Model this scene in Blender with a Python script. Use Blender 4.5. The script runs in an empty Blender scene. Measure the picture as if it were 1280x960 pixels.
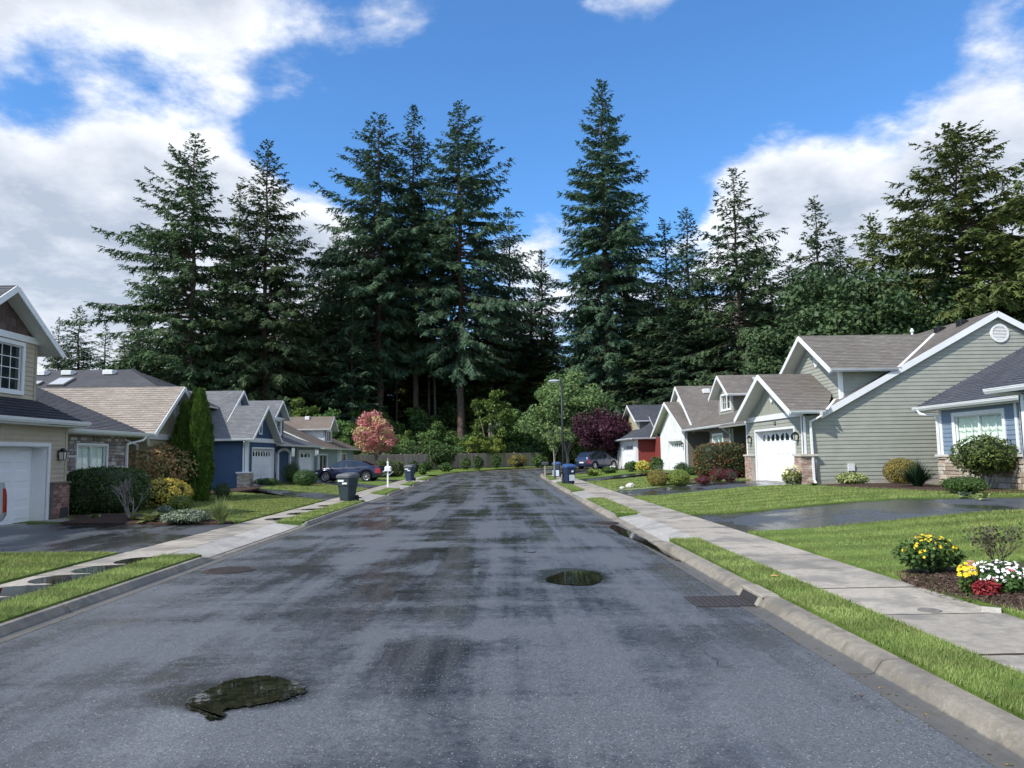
import bpy, math, random
import numpy as np
from mathutils import Vector, Matrix
from math import sin, cos, pi, radians, atan, sqrt, tan

# ---------------------------------------------------------------- camera, sky, sun, exposure
SC = bpy.context.scene
COL = SC.collection
EYE = 1.7
FPX = 961.0
YAW, PITCH, ROLL = atan(15 / 961), atan(89.8 / 961), 0.015
_fw = Vector((sin(YAW) * cos(PITCH), cos(YAW) * cos(PITCH), sin(PITCH)))
_r0 = Vector((cos(YAW), -sin(YAW), 0)); _u0 = _r0.cross(_fw)
_rt = _r0 * cos(ROLL) - _u0 * sin(ROLL); _up = _u0 * cos(ROLL) + _r0 * sin(ROLL)
cd = bpy.data.cameras.new("camera"); cam = bpy.data.objects.new("camera", cd); COL.objects.link(cam)
m3 = Matrix((_rt, _up, -_fw)).transposed()
cam.matrix_world = Matrix.Translation((0, 0, EYE)) @ m3.to_4x4()
cd.sensor_width = 36; cd.lens = FPX / 1280 * 36; cd.clip_end = 3000; cd.clip_start = 0.05
SC.camera = cam
def px_dir(px, py):
    return (_fw + _rt * ((px - 640) / FPX) + _up * ((480 - py) / FPX)).normalized()

SUN_AZ, SUN_EL = radians(-124), radians(44)      # azimuth from +Y (down the street) towards +X; sun stands over the left houses
S_DIR = Vector((sin(SUN_AZ) * cos(SUN_EL), cos(SUN_AZ) * cos(SUN_EL), sin(SUN_EL)))
sl = bpy.data.lights.new("sun", 'SUN'); sl.energy = 2.2; sl.angle = radians(0.6); sl.color = (1.0, 0.95, 0.86)
so = bpy.data.objects.new("sun", sl); COL.objects.link(so)
so.rotation_euler = S_DIR.to_track_quat('Z', 'Y').to_euler()

SC.view_settings.view_transform = 'Standard'; SC.view_settings.look = 'None'
SC.view_settings.exposure = 1.27; SC.view_settings.gamma = 1.0
SC.cycles.max_bounces = 7; SC.cycles.diffuse_bounces = 4; SC.cycles.glossy_bounces = 3
SC.cycles.transmission_bounces = 4; SC.cycles.transparent_max_bounces = 12
SC.cycles.use_denoising = True

class NT:
    """small node-tree writer"""
    def __init__(s, tree): s.t = tree; s.n = tree.nodes; s.l = tree.links
    def new(s, typ, **kw):
        nd = s.n.new(typ)
        for k, v in kw.items():
            if k.startswith('i_'): s.put(nd, k[2:], v)
            else: setattr(nd, k, v)
        return nd
    def put(s, nd, key, v):
        key = int(key) if key.isdigit() else key.replace('_', ' ')
        sock = nd.inputs[key]
        if isinstance(v, bpy.types.NodeSocket): s.l.new(v, sock)
        else: sock.default_value = v
    def math(s, op, a, b=0.0, clamp=False):
        nd = s.n.new('ShaderNodeMath'); nd.operation = op; nd.use_clamp = clamp
        s.put(nd, '0', a); s.put(nd, '1', b); return nd.outputs[0]
    def vmath(s, op, a, b=None):
        nd = s.n.new('ShaderNodeVectorMath'); nd.operation = op; s.put(nd, '0', a)
        if b is not None: s.put(nd, '1', b)
        return nd.outputs['Value'] if op in ('DOT_PRODUCT', 'LENGTH') else nd.outputs[0]
    def ramp(s, fac, lo, hi, a=0.0, b=1.0, smooth=True):
        nd = s.n.new('ShaderNodeMapRange'); nd.interpolation_type = 'SMOOTHSTEP' if smooth else 'LINEAR'
        s.put(nd, '0', fac); s.put(nd, '1', lo); s.put(nd, '2', hi); s.put(nd, '3', a); s.put(nd, '4', b); return nd.outputs[0]
    def mix(s, fac, a, b):
        nd = s.n.new('ShaderNodeMix'); nd.data_type = 'RGBA'
        s.put(nd, '0', fac); s.put(nd, '6', a); s.put(nd, '7', b); return nd.outputs[2]
    def noise(s, vec, scale, detail=4.0, rough=0.5, dist=0.0):
        nd = s.n.new('ShaderNodeTexNoise'); s.put(nd, 'Vector', vec); s.put(nd, 'Scale', scale)
        s.put(nd, 'Detail', detail); s.put(nd, 'Roughness', rough); s.put(nd, 'Distortion', dist); return nd.outputs['Fac']

world = bpy.data.worlds.new("World"); SC.world = world; world.use_nodes = True
W = NT(world.node_tree); W.n.clear()
wo = W.new('ShaderNodeOutputWorld'); bg = W.new('ShaderNodeBackground')
sky = W.new('ShaderNodeTexSky', sky_type='NISHITA', sun_disc=False, sun_elevation=SUN_EL, sun_rotation=SUN_AZ,
            altitude=50.0, air_density=1.0, dust_density=0.6, ozone_density=3.0)
SKYS = 0.074
skyc = W.vmath('MULTIPLY', sky.outputs[0], (0.60, 0.98, 1.30))
tc = W.new('ShaderNodeTexCoord'); dvec = W.vmath('NORMALIZE', tc.outputs['Generated'])
# a cloud layer: direction projected on a flattened dome, so the clouds thin out evenly towards the zenith
sep = W.new('ShaderNodeSeparateXYZ'); W.put(sep, '0', dvec)
hz = W.math('ADD', W.math('MAXIMUM', sep.outputs[2], 0.0), 0.28)
pl = W.vmath('DIVIDE', dvec, W.new('ShaderNodeCombineXYZ', i_0=hz, i_1=hz, i_2=hz).outputs[0])
def field(v):
    a_ = W.noise(v, 1.5, 10.0, 0.58, 0.12); b_ = W.noise(v, 5.0, 8.0, 0.62, 0.1)
    return W.math('ADD', a_, W.math('MULTIPLY', b_, 0.42))
f0 = field(pl); f1 = field(W.vmath('ADD', pl, (-0.075, 0.02, 0.05)))       # second look a step towards the sun
dens = W.math('ADD', W.math('MULTIPLY', W.math('SUBTRACT', f0, 0.71), 1.9), 0.80)  # base level raised so cloud out of view brightens the shaded fronts
def blob(px, py, rad, amp):
    """a bank of cloud (amp > 0) or an opening of blue sky (amp < 0) in this part of the sky"""
    d = px_dir(px, py)
    c = W.vmath('DOT_PRODUCT', dvec, tuple(d))
    return W.math('MULTIPLY', W.ramp(c, cos(rad / FPX), 1.0), amp)
for b in [(30, 30, 260, .20), (190, 20, 170, .16), (320, 5, 90, .12), (30, 330, 260, .28), (140, 280, 160, .20), (250, 230, 110, .24), (340, 290, 110, .22), (410, 330, 90, .14), (60, 200, 120, .12),
          (290, 120, 130, -.30), (130, 145, 130, -.40), (20, 140, 70, -.16), (440, 110, 220, -.30), (560, 60, 260, -.26), (640, 160, 160, -.2), (500, 240, 90, -.22), (400, 200, 90, -.14),
          (660, 270, 95, .24), (690, 340, 100, .14), (800, 100, 290, -.32), (820, 200, 110, -.15), (1000, 60, 200, -.26), (1130, 50, 190, -.34),
          (960, 200, 90, .26), (1020, 185, 90, .24), (900, 270, 90, .20), (1010, 320, 150, .24), (1100, 240, 110, .22), (1200, 200, 130, .26), (1250, 150, 90, .18), (1290, 320, 220, .22),
          (380, 112, 48, .20), (500, 5, 55, .10), (790, 15, 70, .13), (1062, 50, 40, .14), (1250, 45, 60, .14), (1090, 205, 45, -.16)]:
    dens = W.math('ADD', dens, blob(*b))
cover = W.ramp(dens, 0.62, 0.98)
thick = W.ramp(dens, 0.86, 1.30)
relief = W.math('MULTIPLY', W.math('SUBTRACT', f0, f1), 2.6)
br = W.math('ADD', W.math('SUBTRACT', 0.70, W.math('MULTIPLY', thick, 0.58)), relief, True)
cw = W.mix(br, (0.222, 0.25, 0.295, 1), (0.52, 0.525, 0.535, 1))
skyb = W.new('ShaderNodeVectorMath', operation='SCALE'); W.put(skyb, '0', skyc); skyb.inputs['Scale'].default_value = SKYS
allc = W.mix(W.math('MULTIPLY', cover, 0.94), skyb.outputs[0], cw)
W.put(bg, 'Color', allc); bg.inputs['Strength'].default_value = 1.0
W.l.new(bg.outputs[0], wo.inputs[0])

# ---------------------------------------------------------------- helpers
RND = random.Random(7)
ORG = {}
def tag(o, label=None, cat=None, group=None, kind=None):
    if label: o['label'] = label
    if cat: o['category'] = cat
    if group: o['group'] = group
    if kind: o['kind'] = kind
    return o
def thing(name, loc, label, cat, group=None):
    o = bpy.data.objects.new(name, None); COL.objects.link(o); o.location = loc; o.empty_display_size = 0.3
    ORG[o.name] = Vector(loc); return tag(o, label, cat, group)
def org(p): return ORG.get(p.name, Vector((0, 0, 0))) if p else Vector((0, 0, 0))
def link_mesh(name, me, parent=None, loc=(0, 0, 0), rz=0.0):
    o = bpy.data.objects.new(name, me); COL.objects.link(o)
    if parent is not None: o.parent = parent; ORG[o.name] = org(parent).copy()
    o.location = loc
    if rz: o.rotation_euler = (0, 0, rz)
    return o
class MB:
    def __init__(s): s.v = []; s.f = []; s.uv = []; s.useuv = False
    def add(s, vs, fs, uvs=None):
        b = len(s.v); s.v.extend([tuple(v) for v in vs])
        for i, f in enumerate(fs):
            s.f.append(tuple(b + k for k in f))
            s.uv.append(uvs[i] if uvs else None)
        if uvs: s.useuv = True
        return s
    def box(s, x0, x1, y0, y1, z0, z1):
        if x0 > x1: x0, x1 = x1, x0
        if y0 > y1: y0, y1 = y1, y0
        return s.add([(x0,y0,z0),(x1,y0,z0),(x1,y1,z0),(x0,y1,z0),(x0,y0,z1),(x1,y0,z1),(x1,y1,z1),(x0,y1,z1)],
                     [(0,3,2,1),(4,5,6,7),(0,1,5,4),(1,2,6,5),(2,3,7,6),(3,0,4,7)])
    def bbox(s, x0, x1, y0, y1, z0, z1, b=0.01):
        """box with chamfered top and vertical edges"""
        pts = lambda i, z: [(x0+i+b,y0+i,z),(x1-i-b,y0+i,z),(x1-i,y0+i+b,z),(x1-i,y1-i-b,z),(x1-i-b,y1-i,z),(x0+i+b,y1-i,z),(x0+i,y1-i-b,z),(x0+i,y0+i+b,z)]
        r = [pts(0, z0), pts(0, z1-b), pts(b, z1)]
        vs = [p for q in r for p in q]; fs = [tuple(range(7, -1, -1)), tuple(range(16, 24))]
        for k in range(2):
            for i in range(8): fs.append((k*8+i, k*8+(i+1)%8, (k+1)*8+(i+1)%8, (k+1)*8+i))
        return s.add(vs, fs)
    def prism(s, poly, vec):
        n = len(poly); v = Vector(vec)
        vs = [Vector(p) for p in poly] + [Vector(p) + v for p in poly]
        nrm = Vector((0, 0, 0))
        for i in range(n): nrm += Vector(poly[i]).cross(Vector(poly[(i+1) % n]))
        fs = [tuple(range(n)), tuple(range(2*n-1, n-1, -1))]
        for i in range(n): fs.append((i, n+i, n+(i+1) % n, (i+1) % n))
        if nrm.dot(v) > 0: fs = [tuple(reversed(f)) for f in fs]
        return s.add(vs, fs)
    def beam(s, p0, p1, w, h, up=(0, 0, 1), off=(0, 0)):
        """rectangular bar from p0 to p1: w across, h along up; off shifts (across, up)"""
        p0, p1, up = Vector(p0), Vector(p1), Vector(up)
        d = (p1 - p0).normalized(); a = d.cross(up).normalized(); u = a.cross(d)
        o = a * off[0] + u * off[1]
        vs = [p + o + a * (sx*w/2) + u * (sz*h/2) for p in (p0, p1) for sx, sz in ((-1,-1),(1,-1),(1,1),(-1,1))]
        return s.add(vs, [(0,1,2,3),(7,6,5,4),(0,4,5,1),(1,5,6,2),(2,6,7,3),(3,7,4,0)])
    def tube(s, pts, rad, n=8, cap=True):
        pts = [Vector(p) for p in pts]
        if not hasattr(rad, '__len__'): rad = [rad] * len(pts)
        vs = []; 
        for i, p in enumerate(pts):
            d = (pts[min(i+1, len(pts)-1)] - pts[max(i-1, 0)]).normalized()
            a = d.cross(Vector((0, 0, 1)) if abs(d.z) < .9 else Vector((0, 1, 0))).normalized(); b = d.cross(a)
            for k in range(n): vs.append(p + (a * cos(2*pi*k/n) + b * sin(2*pi*k/n)) * rad[i])
        fs = []
        for i in range(len(pts)-1):
            for k in range(n): fs.append((i*n+k, i*n+(k+1) % n, (i+1)*n+(k+1) % n, (i+1)*n+k))
        if cap: fs.append(tuple(range(n-1, -1, -1))); fs.append(tuple(range((len(pts)-1)*n, len(pts)*n)))
        return s.add(vs, fs)
    def ell(s, c, r, nu=14, nv=8, jit=0, rnd=None):
        vs = [(c[0], c[1], c[2]-r[2])]
        for j in range(1, nv):
            t = pi*j/nv
            for i in range(nu):
                a = 2*pi*i/nu; q = 1 + (rnd.uniform(-jit, jit) if rnd else 0)
                vs.append((c[0]+r[0]*sin(t)*cos(a)*q, c[1]+r[1]*sin(t)*sin(a)*q, c[2]-r[2]*cos(t)*q))
        vs.append((c[0], c[1], c[2]+r[2])); L = len(vs)-1; fs = []
        for i in range(nu):
            fs.append((0, 1+(i+1) % nu, 1+i)); fs.append((L, L-nu+i, L-nu+(i+1) % nu))
            for j in range(nv-2): fs.append((1+j*nu+i, 1+j*nu+(i+1) % nu, 1+(j+1)*nu+(i+1) % nu, 1+(j+1)*nu+i))
        return s.add(vs, fs)
    def build(s, name, mat, parent=None, smooth=False, world=True):
        o_ = org(parent) if world else Vector((0, 0, 0))
        me = bpy.data.meshes.new(name)
        me.from_pydata([(v[0]-o_.x, v[1]-o_.y, v[2]-o_.z) for v in s.v], [], s.f)
        if s.useuv:
            uvl = me.uv_layers.new(name="uv"); k = 0; dat = []
            for f, u in zip(s.f, s.uv):
                for j in range(len(f)): dat.extend(u[j] if u else (0, 0))
            uvl.data.foreach_set('uv', dat)
        if mat: me.materials.append(mat)
        if smooth: me.polygons.foreach_set('use_smooth', [True]*len(me.polygons))
        me.update()
        return link_mesh(name, me, parent)
def np_mesh(name, V, F, mat, parent=None, loc=(0, 0, 0), attr=None):
    """fast mesh of triangles from arrays; V is local to the parent"""
    me = bpy.data.meshes.new(name); V = np.asarray(V, np.float32); F = np.asarray(F, np.int32)
    me.vertices.add(len(V)); me.vertices.foreach_set('co', V.ravel())
    n = F.shape[1]; me.loops.add(F.size); me.loops.foreach_set('vertex_index', F.ravel())
    me.polygons.add(len(F)); me.polygons.foreach_set('loop_start', np.arange(0, F.size, n, dtype=np.int32))
    try: me.polygons.foreach_set('loop_total', np.full(len(F), n, np.int32))
    except Exception: pass
    if attr is not None:
        a = me.attributes.new('tone', 'FLOAT', 'FACE'); a.data.foreach_set('value', np.asarray(attr, np.float32))
    me.materials.append(mat); me.update(calc_edges=True)
    return link_mesh(name, me, parent, loc)
def copy_thing(root, loc, rz=0.0, sc=1.0, label=None):
    r = root.copy(); COL.objects.link(r); r.location = loc; r.rotation_euler = (0, 0, rz)
    r.scale = sc if hasattr(sc, '__len__') else (sc, sc, sc)
    ORG[r.name] = Vector(loc)
    if label: r['label'] = label
    for ch in list(root.children):
        c = ch.copy(); COL.objects.link(c); c.parent = r
        for g in list(ch.children):
            d = g.copy(); COL.objects.link(d); d.parent = c
    return r

def clip(poly, axis, val, keep):
    """Sutherland-Hodgman on 2D tuples; keep=+1 keeps >= val, -1 keeps <= val"""
    out = []
    n = len(poly)
    for i in range(n):
        a, b = poly[i], poly[(i+1) % n]
        da, db = (a[axis]-val)*keep, (b[axis]-val)*keep
        if da >= -1e-9: out.append(a)
        if (da > 1e-9 and db < -1e-9) or (da < -1e-9 and db > 1e-9):
            t = da/(da-db); out.append((a[0]+(b[0]-a[0])*t, a[1]+(b[1]-a[1])*t))
    return out if len(out) >= 3 else []
def area(p): return abs(sum(p[i][0]*p[(i+1) % len(p)][1]-p[(i+1) % len(p)][0]*p[i][1] for i in range(len(p))))/2
def split(poly, holes):
    ps = [poly]
    for (a, b, c, d) in holes:
        nx = []
        for p in ps:
            l = clip(p, 0, a, -1); r = clip(p, 0, b, 1); m = clip(p, 0, a, 1); m = clip(m, 0, b, -1) if m else []
            for q in (l, r, clip(m, 1, d, 1) if m else [], clip(m, 1, c, -1) if m else []):
                if q and area(q) > 1e-4: nx.append(q)
        ps = nx
    return ps

# ---------------------------------------------------------------- materials
MATS = {}
def newmat(name):
    m = bpy.data.materials.new(name); m.use_nodes = True; t = NT(m.node_tree)
    b = t.n['Principled BSDF']; return m, t, b
def geo(t): return t.new('ShaderNodeNewGeometry').outputs['Position']
def plain(name, col, rough=0.6, var=0.12, scale=3.0, bump=0.0, bscale=60.0, spec=0.3, metal=0.0, coat=0.0, stain=0.0):
    if name in MATS: return MATS[name]
    m, t, b = newmat(name); p = geo(t)
    n = t.noise(p, scale, 5, 0.6)
    lo = tuple(c*(1-var) for c in col)+(1,); hi = tuple(min(1, c*(1+var)) for c in col)+(1,)
    c = t.mix(t.ramp(n, .3, .7), lo, hi)
    if stain:
        s2 = t.noise(p, 0.6, 6, 0.65); c = t.mix(t.ramp(s2, .48, .75, 0, stain), c, tuple(x*.45 for x in col)+(1,))
    t.put(b, 'Base Color', c); b.inputs['Roughness'].default_value = rough
    b.inputs['Specular IOR Level'].default_value = spec; b.inputs['Metallic'].default_value = metal; b.inputs['Coat Weight'].default_value = coat
    if bump:
        bp = t.new('ShaderNodeBump', i_Strength=bump, i_Distance=0.01, i_Height=t.noise(p, bscale, 4, .6)); t.put(b, 'Normal', bp.outputs[0])
    MATS[name] = m; return m
def leafmat(name, c1, c2, trans=0.25, scale=0.9, rough=0.55, c3=None, amt=.3):
    if name in MATS: return MATS[name]
    m, t, b = newmat(name); p = geo(t); oi = t.new('ShaderNodeObjectInfo')
    at = t.new('ShaderNodeAttribute', attribute_name='tone')
    n = t.noise(p, scale, 3, 0.6)
    f = t.math('ADD', t.math('MULTIPLY', t.ramp(n, .3, .7), .55), t.math('MULTIPLY', at.outputs['Fac'], .45), True)
    c = t.mix(f, c1+(1,), c2+(1,))
    if c3: c = t.mix(t.math('MULTIPLY', t.ramp(at.outputs['Fac'], 1-amt, 1-amt+.05), 1.0), c, c3+(1,))
    if name == 'grass_blades':
        sx = t.new('ShaderNodeSeparateXYZ'); t.put(sx, '0', p)
        ph = t.math('SINE', t.math('ADD', t.math('MULTIPLY', sx.outputs[1], 5.6), t.math('MULTIPLY', sx.outputs[0], .9)))
        k = t.ramp(ph, -.3, .3, .80, 1.08); c = t.vmath('MULTIPLY', c, t.new('ShaderNodeCombineXYZ', i_0=k, i_1=k, i_2=k).outputs[0])
        c = t.mix(t.ramp(t.noise(p, .9, 5, .65), .52, .72, 0, .55), c, (.30, .31, .10, 1)); c = t.mix(t.ramp(t.noise(t.vmath('ADD', p, (7, 3, 0)), 1.3, 4, .6), .56, .7, 0, .6), c, (.07, .14, .035, 1))
    hs = t.new('ShaderNodeHueSaturation', i_Color=c); t.put(hs, 'Value', t.math('ADD', t.math('MULTIPLY', oi.outputs['Random'], .3), .85))
    t.put(hs, 'Hue', t.math('ADD', t.math('MULTIPLY', oi.outputs['Random'], .02), .49)); c = hs.outputs[0]
    t.put(b, 'Base Color', c); b.inputs['Roughness'].default_value = rough; b.inputs['Specular IOR Level'].default_value = 0.25
    if trans:
        tr = t.new('ShaderNodeBsdfTranslucent'); t.put(tr, 'Color', c)
        mx = t.new('ShaderNodeMixShader'); mx.inputs[0].default_value = trans
        t.l.new(b.outputs[0], mx.inputs[1]); t.l.new(tr.outputs[0], mx.inputs[2])
        t.l.new(mx.outputs[0], t.n['Material Output'].inputs[0])
    MATS[name] = m; return m
def shingle(name, c1, c2, c3):
    if name in MATS: return MATS[name]
    m, t, b = newmat(name); uv = t.new('ShaderNodeUVMap', uv_map='uv').outputs[0]; p = geo(t)
    br = t.new('ShaderNodeTexBrick', offset=0.5, i_Vector=uv, i_Scale=1.0, i_Color1=c1+(1,), i_Color2=c2+(1,))
    br.inputs['Brick Width'].default_value = .34; br.inputs['Row Height'].default_value = .145
    br.inputs['Mortar Size'].default_value = .006; br.inputs['Mortar'].default_value = tuple(x*.35 for x in c1)+(1,); br.inputs['Bias'].default_value = -.1
    mp = t.vmath('MULTIPLY', uv, (1.0, 5.0, 1.0))
    c = t.mix(t.ramp(t.noise(mp, 2.2, 3, .7), .5, .68), br.outputs[0], c3+(1,))
    c = t.mix(t.ramp(t.noise(p, .5, 4, .6), .35, .7, 0, .35), c, tuple(x*.6 for x in c1)+(1,))
    gr = t.ramp(t.noise(p, 90, 2, .7), .3, .7, .75, 1.2, False)
    c = t.vmath('MULTIPLY', c, t.new('ShaderNodeCombineXYZ', i_0=gr, i_1=gr, i_2=gr).outputs[0])
    t.put(b, 'Base Color', c); b.inputs['Roughness'].default_value = .8; b.inputs['Specular IOR Level'].default_value = .25
    bp = t.new('ShaderNodeBump', i_Strength=.5, i_Distance=.01, i_Height=t.noise(p, 80, 3, .7)); t.put(b, 'Normal', bp.outputs[0])
    MATS[name] = m; return m
def pieces_mat(name, cols, rough=.85, bump=.5, bscale=30):
    """colour picked per object, for stones, bricks and boards that are objects of their own"""
    if name in MATS: return MATS[name]
    m, t, b = newmat(name); p = geo(t); oi = t.new('ShaderNodeObjectInfo')
    r = t.new('ShaderNodeValToRGB', i_Fac=oi.outputs['Random']); el = r.color_ramp.elements
    r.color_ramp.interpolation = 'CONSTANT'
    while len(el) < len(cols): el.new(0.5)
    for i, c in enumerate(cols): el[i].position = i/len(cols); el[i].color = c+(1,)
    c = t.mix(t.ramp(t.noise(p, 9, 5, .65), .35, .75, 0, .55), r.outputs[0], tuple(x*.5 for x in cols[0])+(1,))
    t.put(b, 'Base Color', c); b.inputs['Roughness'].default_value = rough; b.inputs['Specular IOR Level'].default_value = .25
    bp = t.new('ShaderNodeBump', i_Strength=bump, i_Distance=.015, i_Height=t.noise(p, bscale, 4, .65)); t.put(b, 'Normal', bp.outputs[0])
    MATS[name] = m; return m
def cells_mat(name, cols, scale=(1, 1, 1)):
    if name in MATS: return MATS[name]
    m, t, b = newmat(name); p = t.vmath('MULTIPLY', geo(t), scale)
    v = t.new('ShaderNodeTexVoronoi', i_Vector=p, i_Scale=1.0); r = t.new('ShaderNodeValToRGB')
    sp = t.new('ShaderNodeSeparateXYZ'); t.put(sp, '0', v.outputs['Color']); t.put(r, 'Fac', sp.outputs[0])
    el = r.color_ramp.elements; r.color_ramp.interpolation = 'CONSTANT'
    while len(el) < len(cols): el.new(.5)
    for i, c in enumerate(cols): el[i].position = i/len(cols); el[i].color = c+(1,)
    t.put(b, 'Base Color', r.outputs[0]); b.inputs['Roughness'].default_value = .85
    bp = t.new('ShaderNodeBump', i_Strength=.5, i_Distance=.01, i_Height=t.noise(p, 10, 4, .65)); t.put(b, 'Normal', bp.outputs[0])
    MATS[name] = m; return m
def glassmat(name, col=(.02, .025, .03), rough=.04):
    if name in MATS: return MATS[name]
    m, t, b = newmat(name); t.put(b, 'Base Color', col+(1,)); b.inputs['Roughness'].default_value = rough
    b.inputs['Specular IOR Level'].default_value = .8
    n = t.noise(geo(t), 1.2, 2, .5); bp = t.new('ShaderNodeBump', i_Strength=.05, i_Distance=.05, i_Height=n); t.put(b, 'Normal', bp.outputs[0])
    MATS[name] = m; return m
def clearglass():
    if 'clearglass' in MATS: return MATS['clearglass']
    m, t, b = newmat('clearglass'); tr = t.new('ShaderNodeBsdfTransparent'); tr.inputs[0].default_value = (.96, .99, .97, 1)
    gl = t.new('ShaderNodeBsdfGlossy'); gl.inputs['Roughness'].default_value = .03
    fr = t.new('ShaderNodeFresnel'); fr.inputs[0].default_value = 1.5
    mx = t.new('ShaderNodeMixShader'); bf = t.new('ShaderNodeNewGeometry').outputs['Backfacing']; t.put(mx, '0', t.math('MULTIPLY', t.math('ADD', fr.outputs[0], .03), t.math('SUBTRACT', 1.0, bf)))
    t.l.new(tr.outputs[0], mx.inputs[1]); t.l.new(gl.outputs[0], mx.inputs[2]); t.l.new(mx.outputs[0], t.n['Material Output'].inputs[0])
    MATS['clearglass'] = m; return m

WHITE = plain('white_paint', (.76, .77, .78), .45, .04, 2.0, stain=.12)
WHITE_V = plain('white_vinyl', (.72, .73, .72), .5, .05, 2.0, stain=.15)
SOFFIT = plain('soffit_paint', (.62, .62, .58), .6, .04)
DOORW = plain('garage_door_paint', (.84, .86, .88), .42, .03, 1.2, stain=.08)
BLACK = plain('black_metal', (.015, .015, .016), .4, .1)
CONC_F = plain('foundation_concrete', (.36, .34, .31), .9, .15, 3, .4, stain=.4)
DARKIN = plain('interior_shade', (.03, .03, .032), .9)  # near-black panel colour, paints the shade of unlit hollows
CURT = plain('curtain_cloth', (.78, .84, .78), .9, .1, 14)
VENTW = plain('vent_white', (.74, .74, .72), .5)
BARK = plain('bark', (.10, .075, .058), .95, .35, 6, .8, 25)
BARKG = plain('bark_grey', (.22, .20, .18), .95, .3, 8, .6, 40)
MULCH = plain('mulch', (.050, .028, .020), .95, .5, 22, 1.0, 45)
METAL = plain('grey_metal', (.35, .36, .38), .35, .1, 3, metal=.7)

def concrete(name, base, wet=.5, rough=.75):
    m, t, b = newmat(name); p = geo(t)
    n = t.noise(p, 1.3, 6, .62); fine = t.noise(p, 60, 3, .7); mott = t.noise(p, 9, 5, .6)
    c = t.mix(t.ramp(mott, .3, .7), tuple(x*.82 for x in base)+(1,), tuple(x*1.12 for x in base)+(1,))
    c = t.mix(t.ramp(fine, .42, .62, 0, .35), c, tuple(x*.55 for x in base)+(1,))
    w = t.ramp(n, .47, .62, 0, wet)
    c = t.mix(w, c, tuple(x*.5 for x in base)+(1,))
    if name == 'kerb_concrete':        # the low gutter pan stays wet and gritty
        sz = t.new('ShaderNodeSeparateXYZ'); t.put(sz, '0', p); pan = t.ramp(t.math('ADD', sz.outputs[2], t.math('MULTIPLY', mott, .02)), .038, .020)
        c = t.mix(t.math('MULTIPLY', pan, .75), c, (.075, .076, .074, 1)); w = t.math('MAXIMUM', w, t.math('MULTIPLY', pan, .6))
        c = t.mix(t.ramp(t.noise(p, 5, 6, .7), .52, .66, 0, .5), c, (.10, .095, .06, 1))
    oi = t.new('ShaderNodeObjectInfo'); k = t.ramp(oi.outputs['Random'], 0, 1, .86, 1.12, False)
    c = t.vmath('MULTIPLY', c, t.new('ShaderNodeCombineXYZ', i_0=k, i_1=k, i_2=k).outputs[0])
    t.put(b, 'Base Color', c); t.put(b, 'Roughness', t.ramp(w, 0, 1, rough, .22, False)); b.inputs['Specular IOR Level'].default_value = .4
    bp = t.new('ShaderNodeBump', i_Strength=.35, i_Distance=.006, i_Height=fine); t.put(b, 'Normal', bp.outputs[0])
    MATS[name] = m; return m
WALK = concrete('sidewalk_concrete', (.365, .33, .28), .6)
KERB = concrete('kerb_concrete', (.28, .25, .205), .6)
APRON = concrete('apron_concrete', (.38, .365, .34), .4)

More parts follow.
